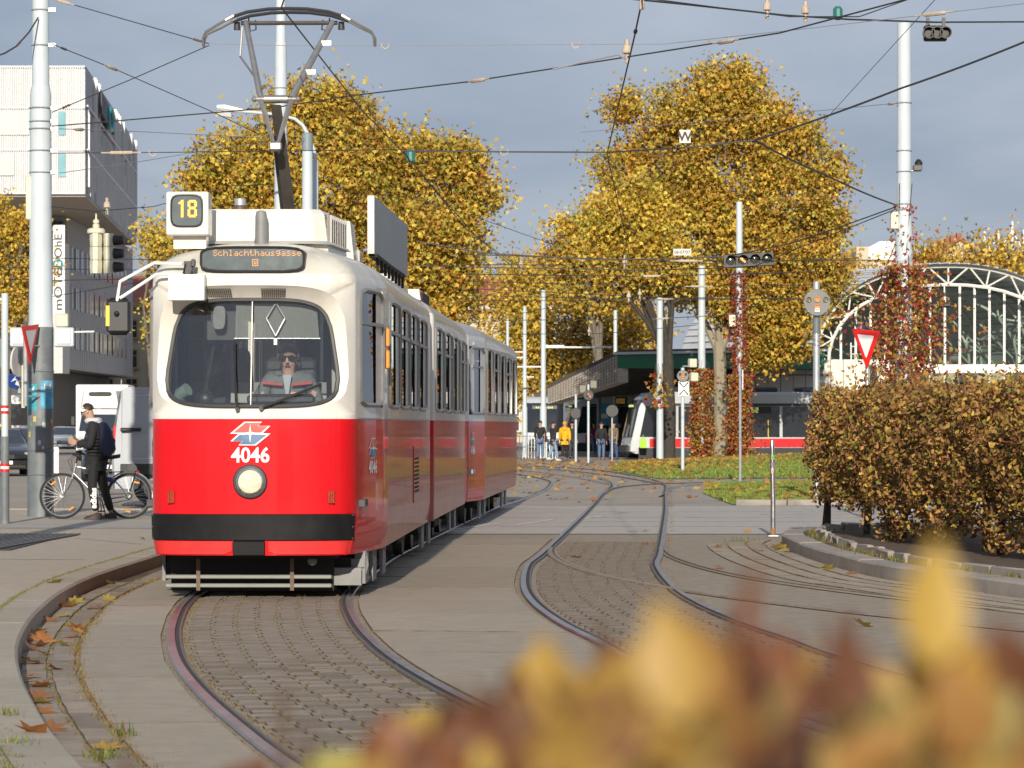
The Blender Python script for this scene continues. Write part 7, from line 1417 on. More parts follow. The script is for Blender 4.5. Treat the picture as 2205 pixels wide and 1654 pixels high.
# hanging signals and plates on the wires
hs = thing('hanging_signal', 'black four-lamp signal with lit orange bar hanging on wires at right', 'tram signal', W(1612, 560, 66)); u_ = 66 / FPX
MB().box((0, 0, 0), (108 * u_, .12, 29 * u_), rot=Matrix.Rotation(R(-3.2), 3, 'Y'), bev=.01).build('backboard', MC['blackplastic'], hs)
for k in range(4):
    x = (-39 + k * 26) * u_; z = x * .056; m = MB(); m.loft([[Vector((x + rr * math.cos(a), y, z + rr * math.sin(a))) for a in [math.pi * (-.15 + 1.3 * j / 12) for j in range(13)]] for rr, y in ((.095, -.05), (.1, -.2))], False, False); o = m.build('visor', MC['black'], hs); m = MB(); m.loft([[Vector((x + rr * math.cos(2 * math.pi * j / 18), y, z + rr * math.sin(2 * math.pi * j / 18))) for j in range(18)] for rr, y in ((.088, -.062), (.05, -.075), (.01, -.08))]); m.build('lens', MC['dark_lens'], o)
    if k == 1: MB().box((x, -.09, z), (.13, .01, .035), rot=Matrix.Rotation(R(38), 3, 'Y')).build('lit_bar', M('lit_orange', (1.0, .30, .04), .5, emit=1.0, var=0), o)
ts = thing('hanging_signal', 'black two-lamp signal hanging from the wire at top right', 'tram signal', W(2014, 72, 52)); u_ = 52 / FPX
MB().box((0, .02, 0), (50 * u_, .08, 34 * u_), bev=.02).build('backboard', MC['blackplastic'], ts)
for x in (-16, 2, 20): m = MB(); m.loft([[Vector((x * u_ + rr * math.cos(2 * math.pi * j / 14), y, rr * math.sin(2 * math.pi * j / 14))) for j in range(14)] for rr, y in ((.085, 0), (.095, -.16), (.08, -.16), (.06, -.05))], True, True); m.build('visor', MC['black'], ts)
for x in (-16, 18): MB().box((x * u_, 0, 24 * u_), (.05, .05, .14)).build('hanger', MC['blackplastic'], ts)
wsn = thing('letter_plate', 'small white plate with letter W fixed on the thick cable', 'sign', W(1475, 294, 50)); u_ = 50 / FPX; MB().box((0, 0, 0), (24 * u_, .015, 28 * u_)).build('plate', M('plate_cream', (.72, .70, .60), .6, 0, .06), wsn, smooth=0); m = MB(); text_on(m, 'W', .19, lambda x, y: Vector((x, -.011, y)), .006); m.build('lettering', M('letter_brown', (.05, .03, .02), .6), wsn, smooth=0)
wsn = thing('number_plate', 'white plate reading 06-07/07 on the wires before the tree', 'sign', W(1469, 543, 66)); u_ = 66 / FPX; MB().box((0, 0, 0), (38 * u_, .015, 14 * u_)).build('plate', MC['plate_cream'], wsn, smooth=0); m = MB(); text_on(m, '06-07/07', .09, lambda x, y: Vector((x, -.011, y)), .002, .95); m.build('lettering', MC['letter_brown'], wsn, smooth=0)
hl2 = thing('hanging_traffic_light', 'cream backed traffic lights with black visors hanging at left', 'traffic light', W(207, 590, 62)); u_ = 62 / FPX
for x0, w_, nm in ((0, 27, 'rear_head'), (27, 22, 'side_head')):
    o = None
    for k in range(3):
        z = (15 + k * 29) * u_; m = MB(); m.loft([[Vector((x0 * u_ + x * w_ * u_ * kk, y * .14, z + zz)) for x, y in ((-.5, -.2), (-.2, -1), (.2, -1), (.5, -.2), (.5, 1), (-.5, 1))] for zz, kk in ((-14 * u_, .9), (0, 1.0), (14 * u_, .96))]); o = m.build(nm, MC['cream'], hl2, smooth=20)
        if x0: MB().loft([[Vector((x0 * u_ + (11 + dx) * u_, .02 + rr * math.cos(2 * math.pi * j / 12), z + rr * math.sin(2 * math.pi * j / 12) + (4 * u_ if rr > .1 else 0))) for j in range(12)] for dx, rr in ((0, .1), (18, .085), (22, .07))]).build('visor', MC['black'], o)
m = MB(); m.lathe([(.13, 86 * u_), (.165, 88 * u_), (.165, 95 * u_), (.13, 98 * u_), (.06, 99 * u_), (.065, 106 * u_), (.04, 108 * u_), (.06, 110 * u_), (.055, 116 * u_), (.02, 118 * u_), (.012, 130 * u_)], (0, 0, 0), 16); m.build('cap', MC['cream'], hl2)

# ================================================================== overhead wires
def wire(label, pts, r=.008, mat='wire', sag=0.0, ins=(), name='overhead_wire', world=False, group='overhead wires'):
    P = [Vector(p) for p in pts] if world else [W(*p) for p in pts]; out_ = []
    for i in range(len(P) - 1):
        for k in range(8):
            t = k / 8; q = P[i].lerp(P[i + 1], t); q.z -= sag * 4 * t * (1 - t) * (P[i + 1] - P[i]).length / 20; out_.append(q)
    out_.append(P[-1]); o = MB().tube(out_, r, 5).build(name, MC[mat]); tag(o, label, 'wire', group)
    for (t, kind) in ins:
        i = min(int(t * (len(out_) - 1)), len(out_) - 2); a, b = out_[i], out_[i + 1]; d = (b - a).normalized(); c = a.lerp(b, .5)
        m = MB()
        if kind == 'rod': m.tube([c - d * .2, c - d * .17, c + d * .17, c + d * .2], [.014, .028, .028, .014], 7); m.tube([c - d * .34, c - d * .2], .012, 5); m.tube([c + d * .2, c + d * .34], .012, 5); m.build('insulator', MC['rustcream'], o)
        elif kind == 'knot': 
            m.tube([c + d * s_ for s_ in (-.13, -.1, -.06, -.03, 0, .04, .08, .12)], [.01, .022, .012, .024, .012, .022, .012, .008], 6)
            m.build('turnbuckle', M('rustdark', (.13, .07, .05), .8, 0, .3, 20), o)
        elif kind == 'pot': m.lathe([(.02, -.16), (.03, -.14), (.02, -.05), (.06, -.03), (.055, .05), (.025, .08), (.03, .14)], c + Vector((0, 0, .08)), 10); m.build('insulator', MC['rustcream'], o)
        elif kind == 'green': m.lathe([(.03, -.1), (.07, -.08), (.07, .06), (.04, .1)], c + Vector((0, 0, .08)), 10); m.build('insulator', M('green_pot', (.02, .16, .14), .4), o)
        elif kind == 'hook': m.tube([c + Vector((-.055, 0, .03)), c + Vector((-.055, 0, -.02)), c + Vector((0, 0, -.06)), c + Vector((.055, 0, -.02)), c + Vector((.055, 0, .03))], .010, 6); m.build('wire_clamp', MC['rustcream'], o)
    return o
HW = 5.72
wire('contact wire above the tram track, touching the pantograph head', [(-1.2, 24, HW + .05), (-2.28, 33.5, HW), (-1.95, 44, HW - .04), (-1.62, 51, HW - .05), (-.8, 74, HW), (.2, 92, HW), (-.4, 106, HW), (-3, 120, HW)], .0085, world=True, ins=((.44, 'green'),))
wire('contact wire above the right track, hanging down the picture right of centre', [(1.25, 30, HW + .1), (1.3, 36, HW), (1.43, 51, HW - .05), (2.2, 68, HW), (3.2, 90, HW), (2.8, 110, HW), (0, 128, HW)], .0095, world=True, ins=((.16, 'knot'), (.10, 'pot')))
wire('long span wire rising from the left mast behind the pantograph to the top right', [(112, 272, 53.5), (590, 232, 50), (750, 207, 49), (1010, 176, 46.5), (1330, 126, 43), (1680, 71, 39), (2000, -14, 36)], .010, sag=.0, ins=((.50, 'rod'), (.79, 'rod'), (.67, 'pot')))
wire('thick black cable coming in from the right edge to the cable joint', [(2230, 80, 46), (1940, 190, 48), (1625, 302, 50)], .016, sag=.15)
wire('thick cable with the W plate from the joint to the contact wire', [(1625, 302, 50), (1475, 318, 50), (1310, 328, 51), (1100, 327, 51), (868, 325, 51)], .012, ins=((.75, 'hook'),))
wire('level span wire from the left mast to the tram contact wire', [(110, 330, 53.6), (380, 328, 53), (868, 322, 51)], .007, ins=((.25, 'rod'), (.42, 'hook')))
wire('thick black cable falling from the joint to the right mast', [(1625, 302, 50), (1780, 378, 56), (1930, 442, 61.8)], .016, sag=.08)
wire('upper cable sagging left from the right mast into the tree', [(1930, 445, 61.8), (1800, 492, 63), (1700, 525, 65), (1560, 553, 66), (1300, 560, 66), (1040, 545, 66), (900, 520, 66)], .013)
wire('lower cable sagging left from the right mast into the tree', [(1930, 450, 61.8), (1830, 490, 63), (1700, 542, 65), (1620, 575, 66), (1400, 582, 67), (1000, 575, 67), (800, 570, 67)], .010)
wire('black feeder cable along the top edge carrying the two-lamp signal', [(1330, -5, 46), (1480, 10, 47), (1690, 33, 49), (1830, 42, 50), (2014, 48, 52), (2230, 47, 54)], .014, ins=((.36, 'pot'), (.46, 'pot'), (.55, 'green')))
wire('thin second feeder along the top edge, just under the first', [(1395, -3, 46), (1700, 36, 49), (1850, 36, 50), (1960, -3, 51)], .009)
wire('short span wire from the left mast top down to the pantograph horn', [(112, -3, 53.6), (450, 94, 51)], .008, ins=((.11, 'rod'), (.92, 'knot')))
wire('pale thin wire running level right of the pantograph', [(450, 94, 51), (610, 98, 51), (1000, 97, 51), (1430, 95, 50), (1750, 60, 47), (2230, 5, 44)], .006, 'wire_light', ins=((.30, 'hook'), (.52, 'hook'), (.9, 'rod')))
wire('span wire falling from the left mast across the sky to the tree', [(112, 95, 53.6), (250, 150, 56), (455, 240, 60), (560, 290, 62)], .008, ins=((.06, 'knot'), (.30, 'rod')))
wire('span wire rising from the left mast to the pantograph horn', [(112, 242, 53.6), (290, 168, 52), (450, 98, 51)], .008, ins=((.1, 'knot'),))
wire('thin wire falling right from the left mast to the tree edge', [(112, 277, 53.6), (290, 283, 58), (430, 290, 62), (600, 298, 66)], .006, 'wire_light', ins=((.12, 'rod'), (.82, 'rod')))
wire('thin wire falling steeply to the right mast side in the sky', [(1739, 300, 70), (1880, 145, 60), (2020, -8, 50)], .006)
wire('faint wire from the right mast to the tall tree', [(1935, 222, 61.8), (1850, 230, 66), (1700, 245, 72), (1250, 285, 80)], .007, 'wire_light', ins=((.05, 'rod'),))
wire('black hanging cable loop left of the left mast top', [(82, 38, 53.6), (62, 70, 53.2), (35, 100, 52.6), (10, 115, 52.2), (-20, 125, 52)], .014, ins=((.45, 'knot'),))
wire('span wire with small insulators from the left mast past the number box', [(110, 445, 53.6), (205, 455, 58), (330, 445, 64), (500, 400, 72), (700, 392, 76)], .008, ins=((.3, 'pot'), (.45, 'knot')))
wire('thin wire falling behind the route number box', [(112, 375, 53.6), (290, 350, 58), (480, 318, 64), (660, 300, 68)], .006, 'wire_light', ins=((.6, 'rod'),))
for k, (y0, y1) in enumerate(((552, 557), (575, 580), (635, 600), (600, 598))): wire('dark wire crossing the lower left between the mast and the tram, %s' % ('topmost', 'second', 'lowest', 'third')[k], [(-20, y0, 70), (110, y0 + 4, 72), (332, y1 + 2, 78), (420, y1, 80)], .008)
wire('thin wire dropping steeply right of the centre tree', [(868, 325, 51), (1000, 490, 72), (1090, 557, 84), (1180, 612, 100)], .008, ins=((.75, 'pot'),))
wire('thin wire sloping down from the centre tree into the sky gap', [(900, 430, 90), (1020, 466, 96), (1200, 530, 110)], .010)
fw = [(1000, 1900, 548, 560), (1000, 1850, 570, 556), (1000, 1950, 606, 612), (980, 1900, 636, 640), (1000, 1800, 648, 628), (1020, 1900, 622, 646), (1060, 1750, 690, 668), (1110, 1500, 720, 700), (1000, 1760, 590, 585)]
for k, (x0, x1, y0, y1) in enumerate(fw):
    Yd = (70, 76, 84, 92, 98, 104, 112, 120, 80)[k]; wire('dark span wire of the bundle crossing before the right trees, %s from the top' % ('first', 'third', 'fifth', 'seventh', 'eighth', 'sixth', 'ninth', 'tenth', 'fourth')[k], [(x0, y0, Yd), ((x0 + x1) / 2, (y0 + y1) / 2 + 8, Yd), (x1, y1, Yd)], .009 if k < 5 else .012, ins=((.25 + .05 * k, 'hook'), (.55, 'rod')) if k % 2 == 0 else ((.4, 'pot'),))
for k, (x0, y0, x1, y1) in enumerate(((1760, 290, 1640, 420), (1925, 175, 2205, 170))): pass
wire('short pale registration arm with loop above the right contact wire', [(1190, 150, 42), (1250, 135, 42), (1330, 118, 42), (1350, 128, 42)], .012, 'wire_light', name='registration_arm')

# ================================================================== bicycle and its rider
M('alloy', (.50, .51, .52), .3, .8, .1, 10); M('spoke', (.55, .55, .55), .3, .9, 0); M('reflector', (.85, .33, .02), .3, 0, .1)
bk = thing('bicycle', 'silver city bicycle standing on the pavement, front wheel left', 'bicycle', (W(206, 0, 52.35).x, 52.35, .14))
def wheel(x, nm):
    m = MB().torus((x, 0, .355), (0, 1, 0), .335, .02, 48, 8); w_ = m.build(nm, MC['rubber'], bk); MB().torus((x, 0, .355), (0, 1, 0), .312, .010, 48, 6).build('rim', MC['alloy'], w_)
    m = MB()
    for k in range(32):
        a = 2 * math.pi * k / 32; m.tube([(x + .03 * math.cos(a + .5 * (-1) ** k), .02 * (-1) ** k, .355 + .03 * math.sin(a + .5 * (-1) ** k)), (x + .31 * math.cos(a), 0, .355 + .31 * math.sin(a))], .0022, 3)
    tag(m.build('spokes', MC['spoke'], w_), kind='stuff'); MB().cyl((x, -.05, .355), (x, .05, .355), .025, n=10).build('hub', MC['alloy'], w_)
    for a in (R(125), R(-55)) if x < 0 else (R(60), R(-95)):
        c = Vector((x + .24 * math.cos(a), -.012, .355 + .24 * math.sin(a))); MB().box(c, (.09, .012, .03), rot=Matrix.Rotation(-(a + R(-90)), 3, 'Y') if x < 0 else Matrix.Rotation(R(10), 3, 'Y'), bev=.006).build('reflector', MC['reflector'], w_)
wheel(-.515, 'front_wheel'); wheel(.515, 'rear_wheel')
m = MB(); BBp, ST_, HT, HBt, RA = Vector((.07, 0, .29)), Vector((.20, 0, .76)), Vector((-.30, 0, .86)), Vector((-.345, 0, .69)), Vector((.515, 0, .355))
m.cyl(BBp, ST_, .017); m.cyl(HBt + Vector((.005, 0, .02)), BBp, .021); m.cyl(HT - Vector((-.01, 0, .05)), ST_ - Vector((.02, 0, .06)), .017); m.cyl(HBt, HT, .022)
for s_ in (-.055, .055): m.tube([BBp + Vector((0, s_ * .5, 0)), RA + Vector((0, s_, 0))], .011, 6); m.tube([ST_ + Vector((-.01, s_ * .3, -.05)), RA + Vector((0, s_, 0))], .009, 6)
m.build('frame', MC['alloy'], bk)
m = MB(); m.cyl(HBt + Vector((-.005, 0, 0)), HBt + Vector((-.02, 0, -.07)), .02)
for s_ in (-.05, .05): m.tube([HBt + Vector((-.02, s_ * .9, -.06)), HBt + Vector((-.07, s_, -.18))], .018, 8); m.tube([HBt + Vector((-.07, s_, -.18)), Vector((-.515, s_, .355))], .014, 8)
m.build('fork', MC['alloy'], bk)
m = MB(); m.tube([HT, HT + Vector((.02, 0, .10)), HT + Vector((-.06, 0, .15))], .014, 8); m.tube([HT + Vector((.06, -.30, .14)), HT + Vector((-.04, -.15, .15)), HT + Vector((-.06, 0, .15)), HT + Vector((-.04, .15, .15)), HT + Vector((.06, .30, .14))], .012, 8); hb_ = m.build('handlebar', MC['black'], bk)
for s_ in (-1, 1): MB().tube([HT + Vector((.02, s_ * .22, .15)), HT + Vector((.08, s_ * .33, .14))], .017, 8).build('grip', MC['rubber'], hb_); MB().tube([HT + Vector((0, s_ * .17, .14)), HT + Vector((-.1, s_ * .2, .05)), HT + Vector((-.06, s_ * .05, -.12)), HT + Vector((0, 0, -.16))], .004, 4).build('cable', MC['black'], hb_)
m = MB(); m.loft([[Vector((x, y * w_, z + zz)) for y, zz in ((-1, 0), (-.6, .03), (.6, .03), (1, 0), (.5, -.03), (-.5, -.03))] for x, w_, z in ((.06, .02, .945), (.16, .035, .95), (.27, .07, .955), (.36, .075, .97), (.38, .04, .975))]); m.build('saddle', MC['blackplastic'], bk); MB().cyl(ST_, (.25, 0, .94), .014).build('seat_post', MC['alloy'], bk)
m = MB(); m.tube([(.515 + .375 * math.cos(a), 0, .355 + .375 * math.sin(a)) for a in [R(12 + 150 * k / 16) for k in range(17)]], .016, 6); m.build('mudguard', MC['alloy'], bk)
m = MB(); m.tube([(.17, 0, .72), (.30, 0, .725), (.62, 0, .74)], .008, 5); m.tube([(.62, .05, .74), (.515, .06, .36)], .006, 5); m.tube([(.62, -.05, .74), (.515, -.06, .36)], .006, 5); m.build('rack', MC['black'], bk)
m = MB(); m.loft([[Vector((.56 + .085 * math.cos(a), y, .74 + .12 * math.sin(a))) for a in [R(180 * k / 10) for k in range(11)]] for y in (-.03, .03)]); m.build('rear_bag', MC['blackplastic'], bk); MB().sphere((.655, 0, .72), (.02, .025, .025), 8, 6).build('rear_lamp', MC['red'], bk)
m = MB(); m.torus(BBp, (0, 1, 0), .085, .006, 24, 5); m.cyl(BBp + Vector((0, -.07, 0)), BBp + Vector((.03, -.09, -.16)), .012); m.cyl(BBp + Vector((0, .07, 0)), BBp + Vector((-.03, .09, .16)), .012); cs = m.build('crankset', MC['alloy'], bk); MB().box(BBp + Vector((.03, -.14, -.17)), (.09, .08, .02)).build('pedal', MC['black'], cs); MB().box(BBp + Vector((-.03, .14, .17)), (.09, .08, .02)).build('pedal', MC['black'], cs)
m = MB(); m.tube([BBp + Vector((0, -.045, .085)), RA + Vector((0, -.045, .04))], .006, 4); m.tube([BBp + Vector((0, -.045, -.085)), RA + Vector((.0, -.045, -.06)), RA + Vector((.02, -.045, -.04))], .006, 4); m.torus(RA + Vector((0, -.045, 0)), (0, 1, 0), .045, .01, 18, 5); m.build('chain', M('chain', (.12, .11, .10), .5, .6), bk)
MB().box((.24, -.01, .60), (.16, .07, .07), rot=Matrix.Rotation(R(20), 3, 'Y'), bev=.02).build('blue_lock', M('lockblue', (.03, .06, .25), .5), bk); MB().tube([(.09, .05, .28), (.15, .16, .0)], .01, 6).build('kickstand', MC['black'], bk)
CY = dict(STAND, pel=(0, .01, .525), che=(0, 0, .725), nek=(0, -.025, .83), hed=(0, -.06, .915), lsh=(-.115, -.01, .795), rsh=(.115, -.01, .795), lel=(-.14, -.03, .63), lwr=(-.06, -.155, .67), rel=(.15, -.02, .625), rwr=(.06, -.15, .655), rhi=(.055, .0, .50), rkn=(.07, -.02, .28), ran=(.075, .02, .05), lhi=(-.05, .02, .50), lkn=(-.08, .06, .285), lan=(-.10, .125, .05))
pm, J = person('man in black puffer jacket and tracksuit bottoms looking at his phone', (W(205, 0, 52.0).x, 52.0, .14), R(-90), 1.80, CY, (.016, .016, .018), (.014, .014, .015), (.04, .02, .014), (.035, .02, .014), (.46, .28, .2), puffy=1.13, hood=(.55, .55, .56), glasses=True)
m = MB()
for k in range(9): z = (.555 + k * .028) * 1.8; m.torus((0, .006, z), (0, 0, 1), .104 * 1.8 * (1.02 if k < 7 else .98), .02, 22, 6)
m.v = [(x, y * .78, z) for x, y, z in m.v]; tag(m.build('quilting', MC['cloth_0.016_0.016_0.018'], pm), kind='stuff')
m = MB(); text_on(m, 'adidas', .125, lambda x, y: Vector((.072 * 1.8 + .078 - 4 * y * y, -y, .185 * 1.8 + x)), .006); m.build('lettering', MC['white'], pm, smooth=0)
bp = thing('backpack', 'navy backpack on the back of the man with the bicycle', 'backpack', (W(226, 0, 52.0).x, 51.98, 1.12), R(-90))
m = MB(); m.loft([[Vector((x * w_, .0 + y * d_ + o_, z)) for x, y in [sq2se(math.cos(a), math.sin(a), 3.5) for a in [2 * math.pi * k / 20 for k in range(20)]]] for z, w_, d_, o_ in ((0, .12, .07, .02), (.03, .16, .10, .02), (.2, .17, .12, .02), (.4, .15, .10, .0), (.5, .10, .06, -.03), (.52, .05, .03, -.04))]); body = m.build('main_bag', M('navy', (.018, .024, .06), .7, 0, .2, 20, .3, 60), bp, smooth=50)
m = MB(); m.loft([[Vector((x * w_, .10 + y * d_, z)) for x, y in [sq2se(math.cos(a), math.sin(a), 3) for a in [2 * math.pi * k / 16 for k in range(16)]]] for z, w_, d_ in ((.04, .09, .04), (.08, .12, .06), (.24, .12, .06), (.28, .09, .03))]); pk = m.build('front_pocket', MC['navy'], bp, smooth=50); MB().tube([(-.02 + .10 * math.sin(a), .168, .1 + .12 * (1 - math.cos(a))) for a in [R(10 + 80 * k / 8) for k in range(9)]], .006, 5).build('piping', MC['panel_grey'], pk)
for s_ in (-1, 1): MB().tube([(s_ * .09, -.06, .48), (s_ * .13, -.18, .52), (s_ * .15, -.27, .40), (s_ * .15, -.22, .15), (s_ * .12, -.08, .06)], .018, 6).build('strap', MC['navy'], bp)
ph_ = thing('phone', 'dark phone held in the hands of the man with the bicycle', 'phone', (W(163, 0, 52.0).x, 52.0, 1.38)); MB().box((0, 0, 0), (.02, .075, .15), rot=Matrix.Rotation(R(-35), 3, 'Y'), bev=.006).build('case', MC['blackplastic'], ph_)

# ================================================================== vehicles
M('car_glass', (.03, .04, .05), .05, 0, .2, 3, spec=.9); M('rim', (.4, .4, .41), .35, .8, .05)
def car(label, loc, rz, col, taxi=False, lights=False, name='car'):
    mt = M('paint_%.3f_%.3f' % col[:2], col, .25, .2, .04, 2, coat=.8); r = thing(name, label, 'car', loc, rz)
    S = [(-2.28, .34, .60, .63, .70, .60), (-2.15, .24, .70, .74, .82, .70), (-1.9, .2, .78, .82, .88, .75), (-1.3, .2, .86, .93, .90, .78), (-.85, .2, .92, .99, .90, .74), (-.15, .2, .95, 1.42, .90, .60), (.4, .2, .96, 1.46, .90, .62), (1.0, .2, .97, 1.43, .90, .60), (1.75, .2, .97, 1.08, .88, .66), (2.2, .28, .93, .98, .80, .66), (2.32, .36, .8, .84, .74, .62)]
    def ring(y, zb, zl, zt, w_, wt): return [Vector((x, y, z)) for x, z in ((-w_ * .92, zb), (-w_, zb + .2), (-w_, zl - .12), (-w_ * .965, zl), (-wt, zt - .01), (-wt * .8, zt + .01), (wt * .8, zt + .01), (wt, zt - .01), (w_ * .965, zl), (w_, zl - .12), (w_, zb + .2), (w_ * .92, zb))]
    m = MB(); m.loft([ring(*s) for s in S]); m.build('body', mt, r, smooth=40)
    def gp(i, k): v = ring(*S[i])[k]; return v
    m = MB(); a, b, c, d_ = gp(4, 4), gp(4, 7), gp(5, 7), gp(5, 4); up_ = Vector((0, -.012, .014)); m.quad(*[p.lerp((a + b + c + d_) / 4, .06) + up_ for p in (a, b, c, d_)]); m.build('windscreen', MC['car_glass'], r, smooth=0)
    for sd_, k0, k1 in ((-1, 3, 4), (1, 8, 7)):
        for i0, i1 in ((5, 6), (6, 7)): q_ = [gp(i0, k0), gp(i1, k0), gp(i1, k1), gp(i0, k1)]; c0 = sum(q_, Vector()) / 4; MB().quad(*[p.lerp(c0, .08) + Vector((sd_ * .014, 0, .004)) for p in q_]).build('side_window', MC['car_glass'], r, smooth=0)
        hl_ = MB().sphere((sd_ * .66, -2.10, .66), (.16, .12, .085), 12, 8).build('headlight', MC['headlamp'], r); MB().sphere((sd_ * .66, -2.2, .40), .05, 8, 6).build('fog_lamp', MC['headlamp'], r)
        MB().box((sd_ * .98, -.72, .98), (.17, .08, .12), bev=.03).build('mirror', mt, r); MB().box((sd_ * .68, 2.27, .75), (.22, .06, .16), bev=.02).build('tail_light', MC['red'], r)
        for y in (-1.4, 1.4):
            w_ = MB(); w_.loft([[Vector((sd_ * .80 + dx * sd_, y + rr * math.cos(2 * math.pi * k / 22), .31 + rr * math.sin(2 * math.pi * k / 22))) for k in range(22)] for dx, rr in ((-.1, .2), (-.1, .30), (.07, .31), (.105, .29), (.105, .2))]); w_ = w_.build('wheel', MC['rubber'], r); MB().loft([[Vector((sd_ * (.80 + dx), y + rr * math.cos(2 * math.pi * k / 18), .31 + rr * math.sin(2 * math.pi * k / 18))) for k in range(18)] for dx, rr in ((.10, .2), (.115, .19), (.09, .06), (.11, .03))]).build('rim', MC['rim'], w_)
    m = MB(); m.box((0, -2.27, .60), (.62, .05, .15), bev=.02); g_ = m.build('grille', MC['black'], r)
    for k in range(4): MB().box((0, -2.30, .55 + k * .033), (.6, .012, .01)).build('bar', MC['chrome'], g_)
    MB().box((0, -2.31, .42), (.5, .02, .11)).build('number_plate', MC['white'], r); MB().box((0, -2.22, .30), (1.3, .1, .1), bev=.02).build('lower_grille', MC['black'], r)
    if taxi:
        o = MB().box((0, .1, 1.54), (.36, .14, .13), bev=.03).build('roof_sign', M('taxi_yellow', (.78, .62, .08), .5), r); m = MB(); text_on(m, 'TAXI', .12, lambda x, y: Vector((x, .022, 1.54 + y)), .003); m.build('lettering', MC['black'], o, smooth=0)
    return r
car('black taxi with yellow roof sign at the left edge', (W(0, 0, 106).x, 106, .01), R(12), (.012, .012, .014), True)
car('dark car behind the black taxi', (W(42, 0, 122).x, 122, .01), R(10), (.03, .033, .04), False)
car('silver grey car waiting between mast and truck', (W(140, 0, 192).x, 192, .01), R(4), (.36, .38, .41))
car('dark blue car half hidden behind the man with the bicycle', (W(247, 0, 96).x, 96, .01), R(6), (.02, .035, .07))
tk = thing('box_truck', 'white box truck facing the camera behind the bicycle', 'truck', (W(214, 0, 148).x, 148, .01), R(3)); M('truck_white', (.76, .75, .70), .5, 0, .04, 1, dirt=.15)
MB().box((0, 4.3, 2.15), (2.3, 5.2, 2.4), bev=.05).build('cargo_box', MC['truck_white'], tk)
m = MB(); m.loft([[Vector((x, y, z)) for y, z in ((-.1, .45), (-.08, 1.25), (.45, 2.05), (.7, 2.3), (1.7, 2.3), (1.7, .45))] for x in (-1.0, -.9, .9, 1.0)]); m.build('cab', MC['truck_white'], tk, smooth=30)
m = MB(); m.quad((-.88, -.085, 1.3), (.88, -.085, 1.3), (.80, .42, 2.02), (-.80, .42, 2.02)); m.xform(Matrix.Translation((0, -.02, .01))); m.build('windscreen', MC['car_glass'], tk, smooth=0)
m = MB(); m.loft([[Vector((x * w_, y, z)) for x, z in ((-1, 0), (1, 0), (.85, .8), (-.85, .8))] for w_, y, z0 in ((.8, .5, 0), (.95, 1.6, 0))]); m.v = [(x, y, z * .95 + 2.3) for x, y, z in m.v]; dfl = m.build('roof_deflector', MC['truck_white'], tk); MB().box((0, .62, 2.92), (1.0, .4, .18), bev=.06).build('vent_slot', MC['black'], dfl)
MB().box((0, -.12, .95), (1.3, .05, .3), bev=.03).build('grille', MC['black'], tk); MB().box((0, -.15, .62), (1.9, .15, .3), bev=.04).build('bumper', MC['panel_grey'], tk)
for s_ in (-1, 1):
    MB().box((s_ * .78, -.13, .92), (.26, .06, .22), bev=.03).build('headlight', MC['headlamp'], tk); MB().box((s_ * 1.16, .15, 1.75), (.16, .12, .42), bev=.03).build('mirror', MC['black'], tk)
    for y in (.6, 5.4): MB().loft([[Vector((s_ * (.85 + dx), y + rr * math.cos(2 * math.pi * k / 20), .38 + rr * math.sin(2 * math.pi * k / 20))) for k in range(20)] for dx, rr in ((-.1, .2), (-.1, .38), (.1, .38), (.1, .2))]).build('wheel', MC['rubber'], tk)
vn = thing('van', 'silver white panel van standing behind the bicycle, tail at left', 'van', (W(258, 0, 66).x, 65.2, .01), R(8)); M('van_silver', (.29, .31, .34), .35, .2, .05, 1, coat=.4, dirt=.15, dcol=(.4, .4, .4))
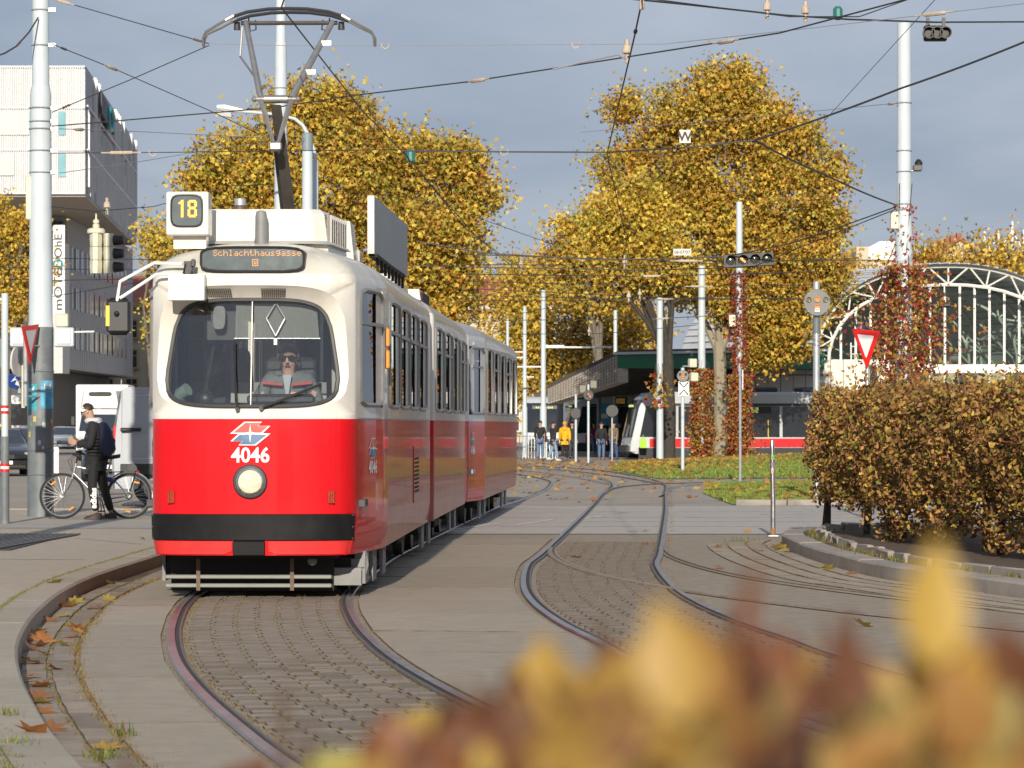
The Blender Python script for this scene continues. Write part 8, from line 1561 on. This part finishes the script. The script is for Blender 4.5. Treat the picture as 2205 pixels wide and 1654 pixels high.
prof = [(.0, .35), (-.02, .9), (.03, 1.6), (.14, 2.25), (.25, 2.36), (4.3, 2.36), (4.9, 1.6), (5.5, 1.25), (5.6, .4)]; m = MB(); m.loft([[Vector((x, y, z - (.05 if (abs(y - 1) > .9 and z > 2.3) else 0))) for x, z in prof] for y in (0, .06, 1.94, 2.0)]); m.v = [(x, y + (.10 * max(0, z - 1.2) if y < .05 else (-.10 * max(0, z - 1.2) if y > 1.95 else (.06 * max(0, z - 1.2) if y < 1 else 0))), z) for x, y, z in m.v]; m.build('body', MC['van_silver'], vn, smooth=30)
MB().box((2.2, -.012, .72), (4.2, .03, .22), bev=.01).build('side_moulding', MC['blackplastic'], vn); MB().box((.30, -.03, 1.49), (.40, .05, .07), bev=.015).build('door_handle', MC['black'], vn)
for z in (2.15, .93): MB().box((2.3, .10 * max(0, z - 1.2) - .004, z), (4.0, .008, .014)).build('seam', MC['panel_grey'], vn, smooth=0)
MB().box((.12, .02, 1.5), (.012, .02, 1.9)).build('seam', MC['panel_grey'], vn, smooth=0); MB().box((.0, .2, 1.3), (.06, .2, .55), bev=.02).build('tail_light', MC['red'], vn)
for x in (.75, 4.5):
    for y in (.12, 1.88): w_ = MB(); w_.loft([[Vector((x + rr * math.cos(2 * math.pi * k / 24), y + dy, .34 + rr * math.sin(2 * math.pi * k / 24))) for k in range(24)] for dy, rr in ((-.11, .2), (-.13, .3), (-.1, .34), (.1, .34), (.1, .2))]); w_ = w_.build('wheel', MC['rubber'], vn); MB().loft([[Vector((x + rr * math.cos(2 * math.pi * k / 18), y + dy, .34 + rr * math.sin(2 * math.pi * k / 18))) for k in range(18)] for dy, rr in ((-.12, .2), (-.135, .17), (-.11, .05))]).build('rim', MC['rim'], w_)
bu = thing('bus', 'pale bus with green and yellow side glimpsed behind the left traffic', 'bus', (W(-150, 0, 175).x, 175, .01)); MB().box((2.4, 1.3, 1.75), (5.6, 2.5, 2.7), bev=.1).build('body', MC['white'], bu); MB().box((2.4, .04, 2.1), (5.2, .04, 1.1)).build('window_band', MC['car_glass'], bu, smooth=0); MB().box((2.4, .04, 1.15), (5.4, .04, .35)).build('green_band', M('busgreen', (.35, .5, .06), .5), bu, smooth=0); 
for x in (.8, 4.2): MB().cyl((x, -.02, .45), (x, .3, .45), .45, n=20).build('wheel', MC['rubber'], bu)
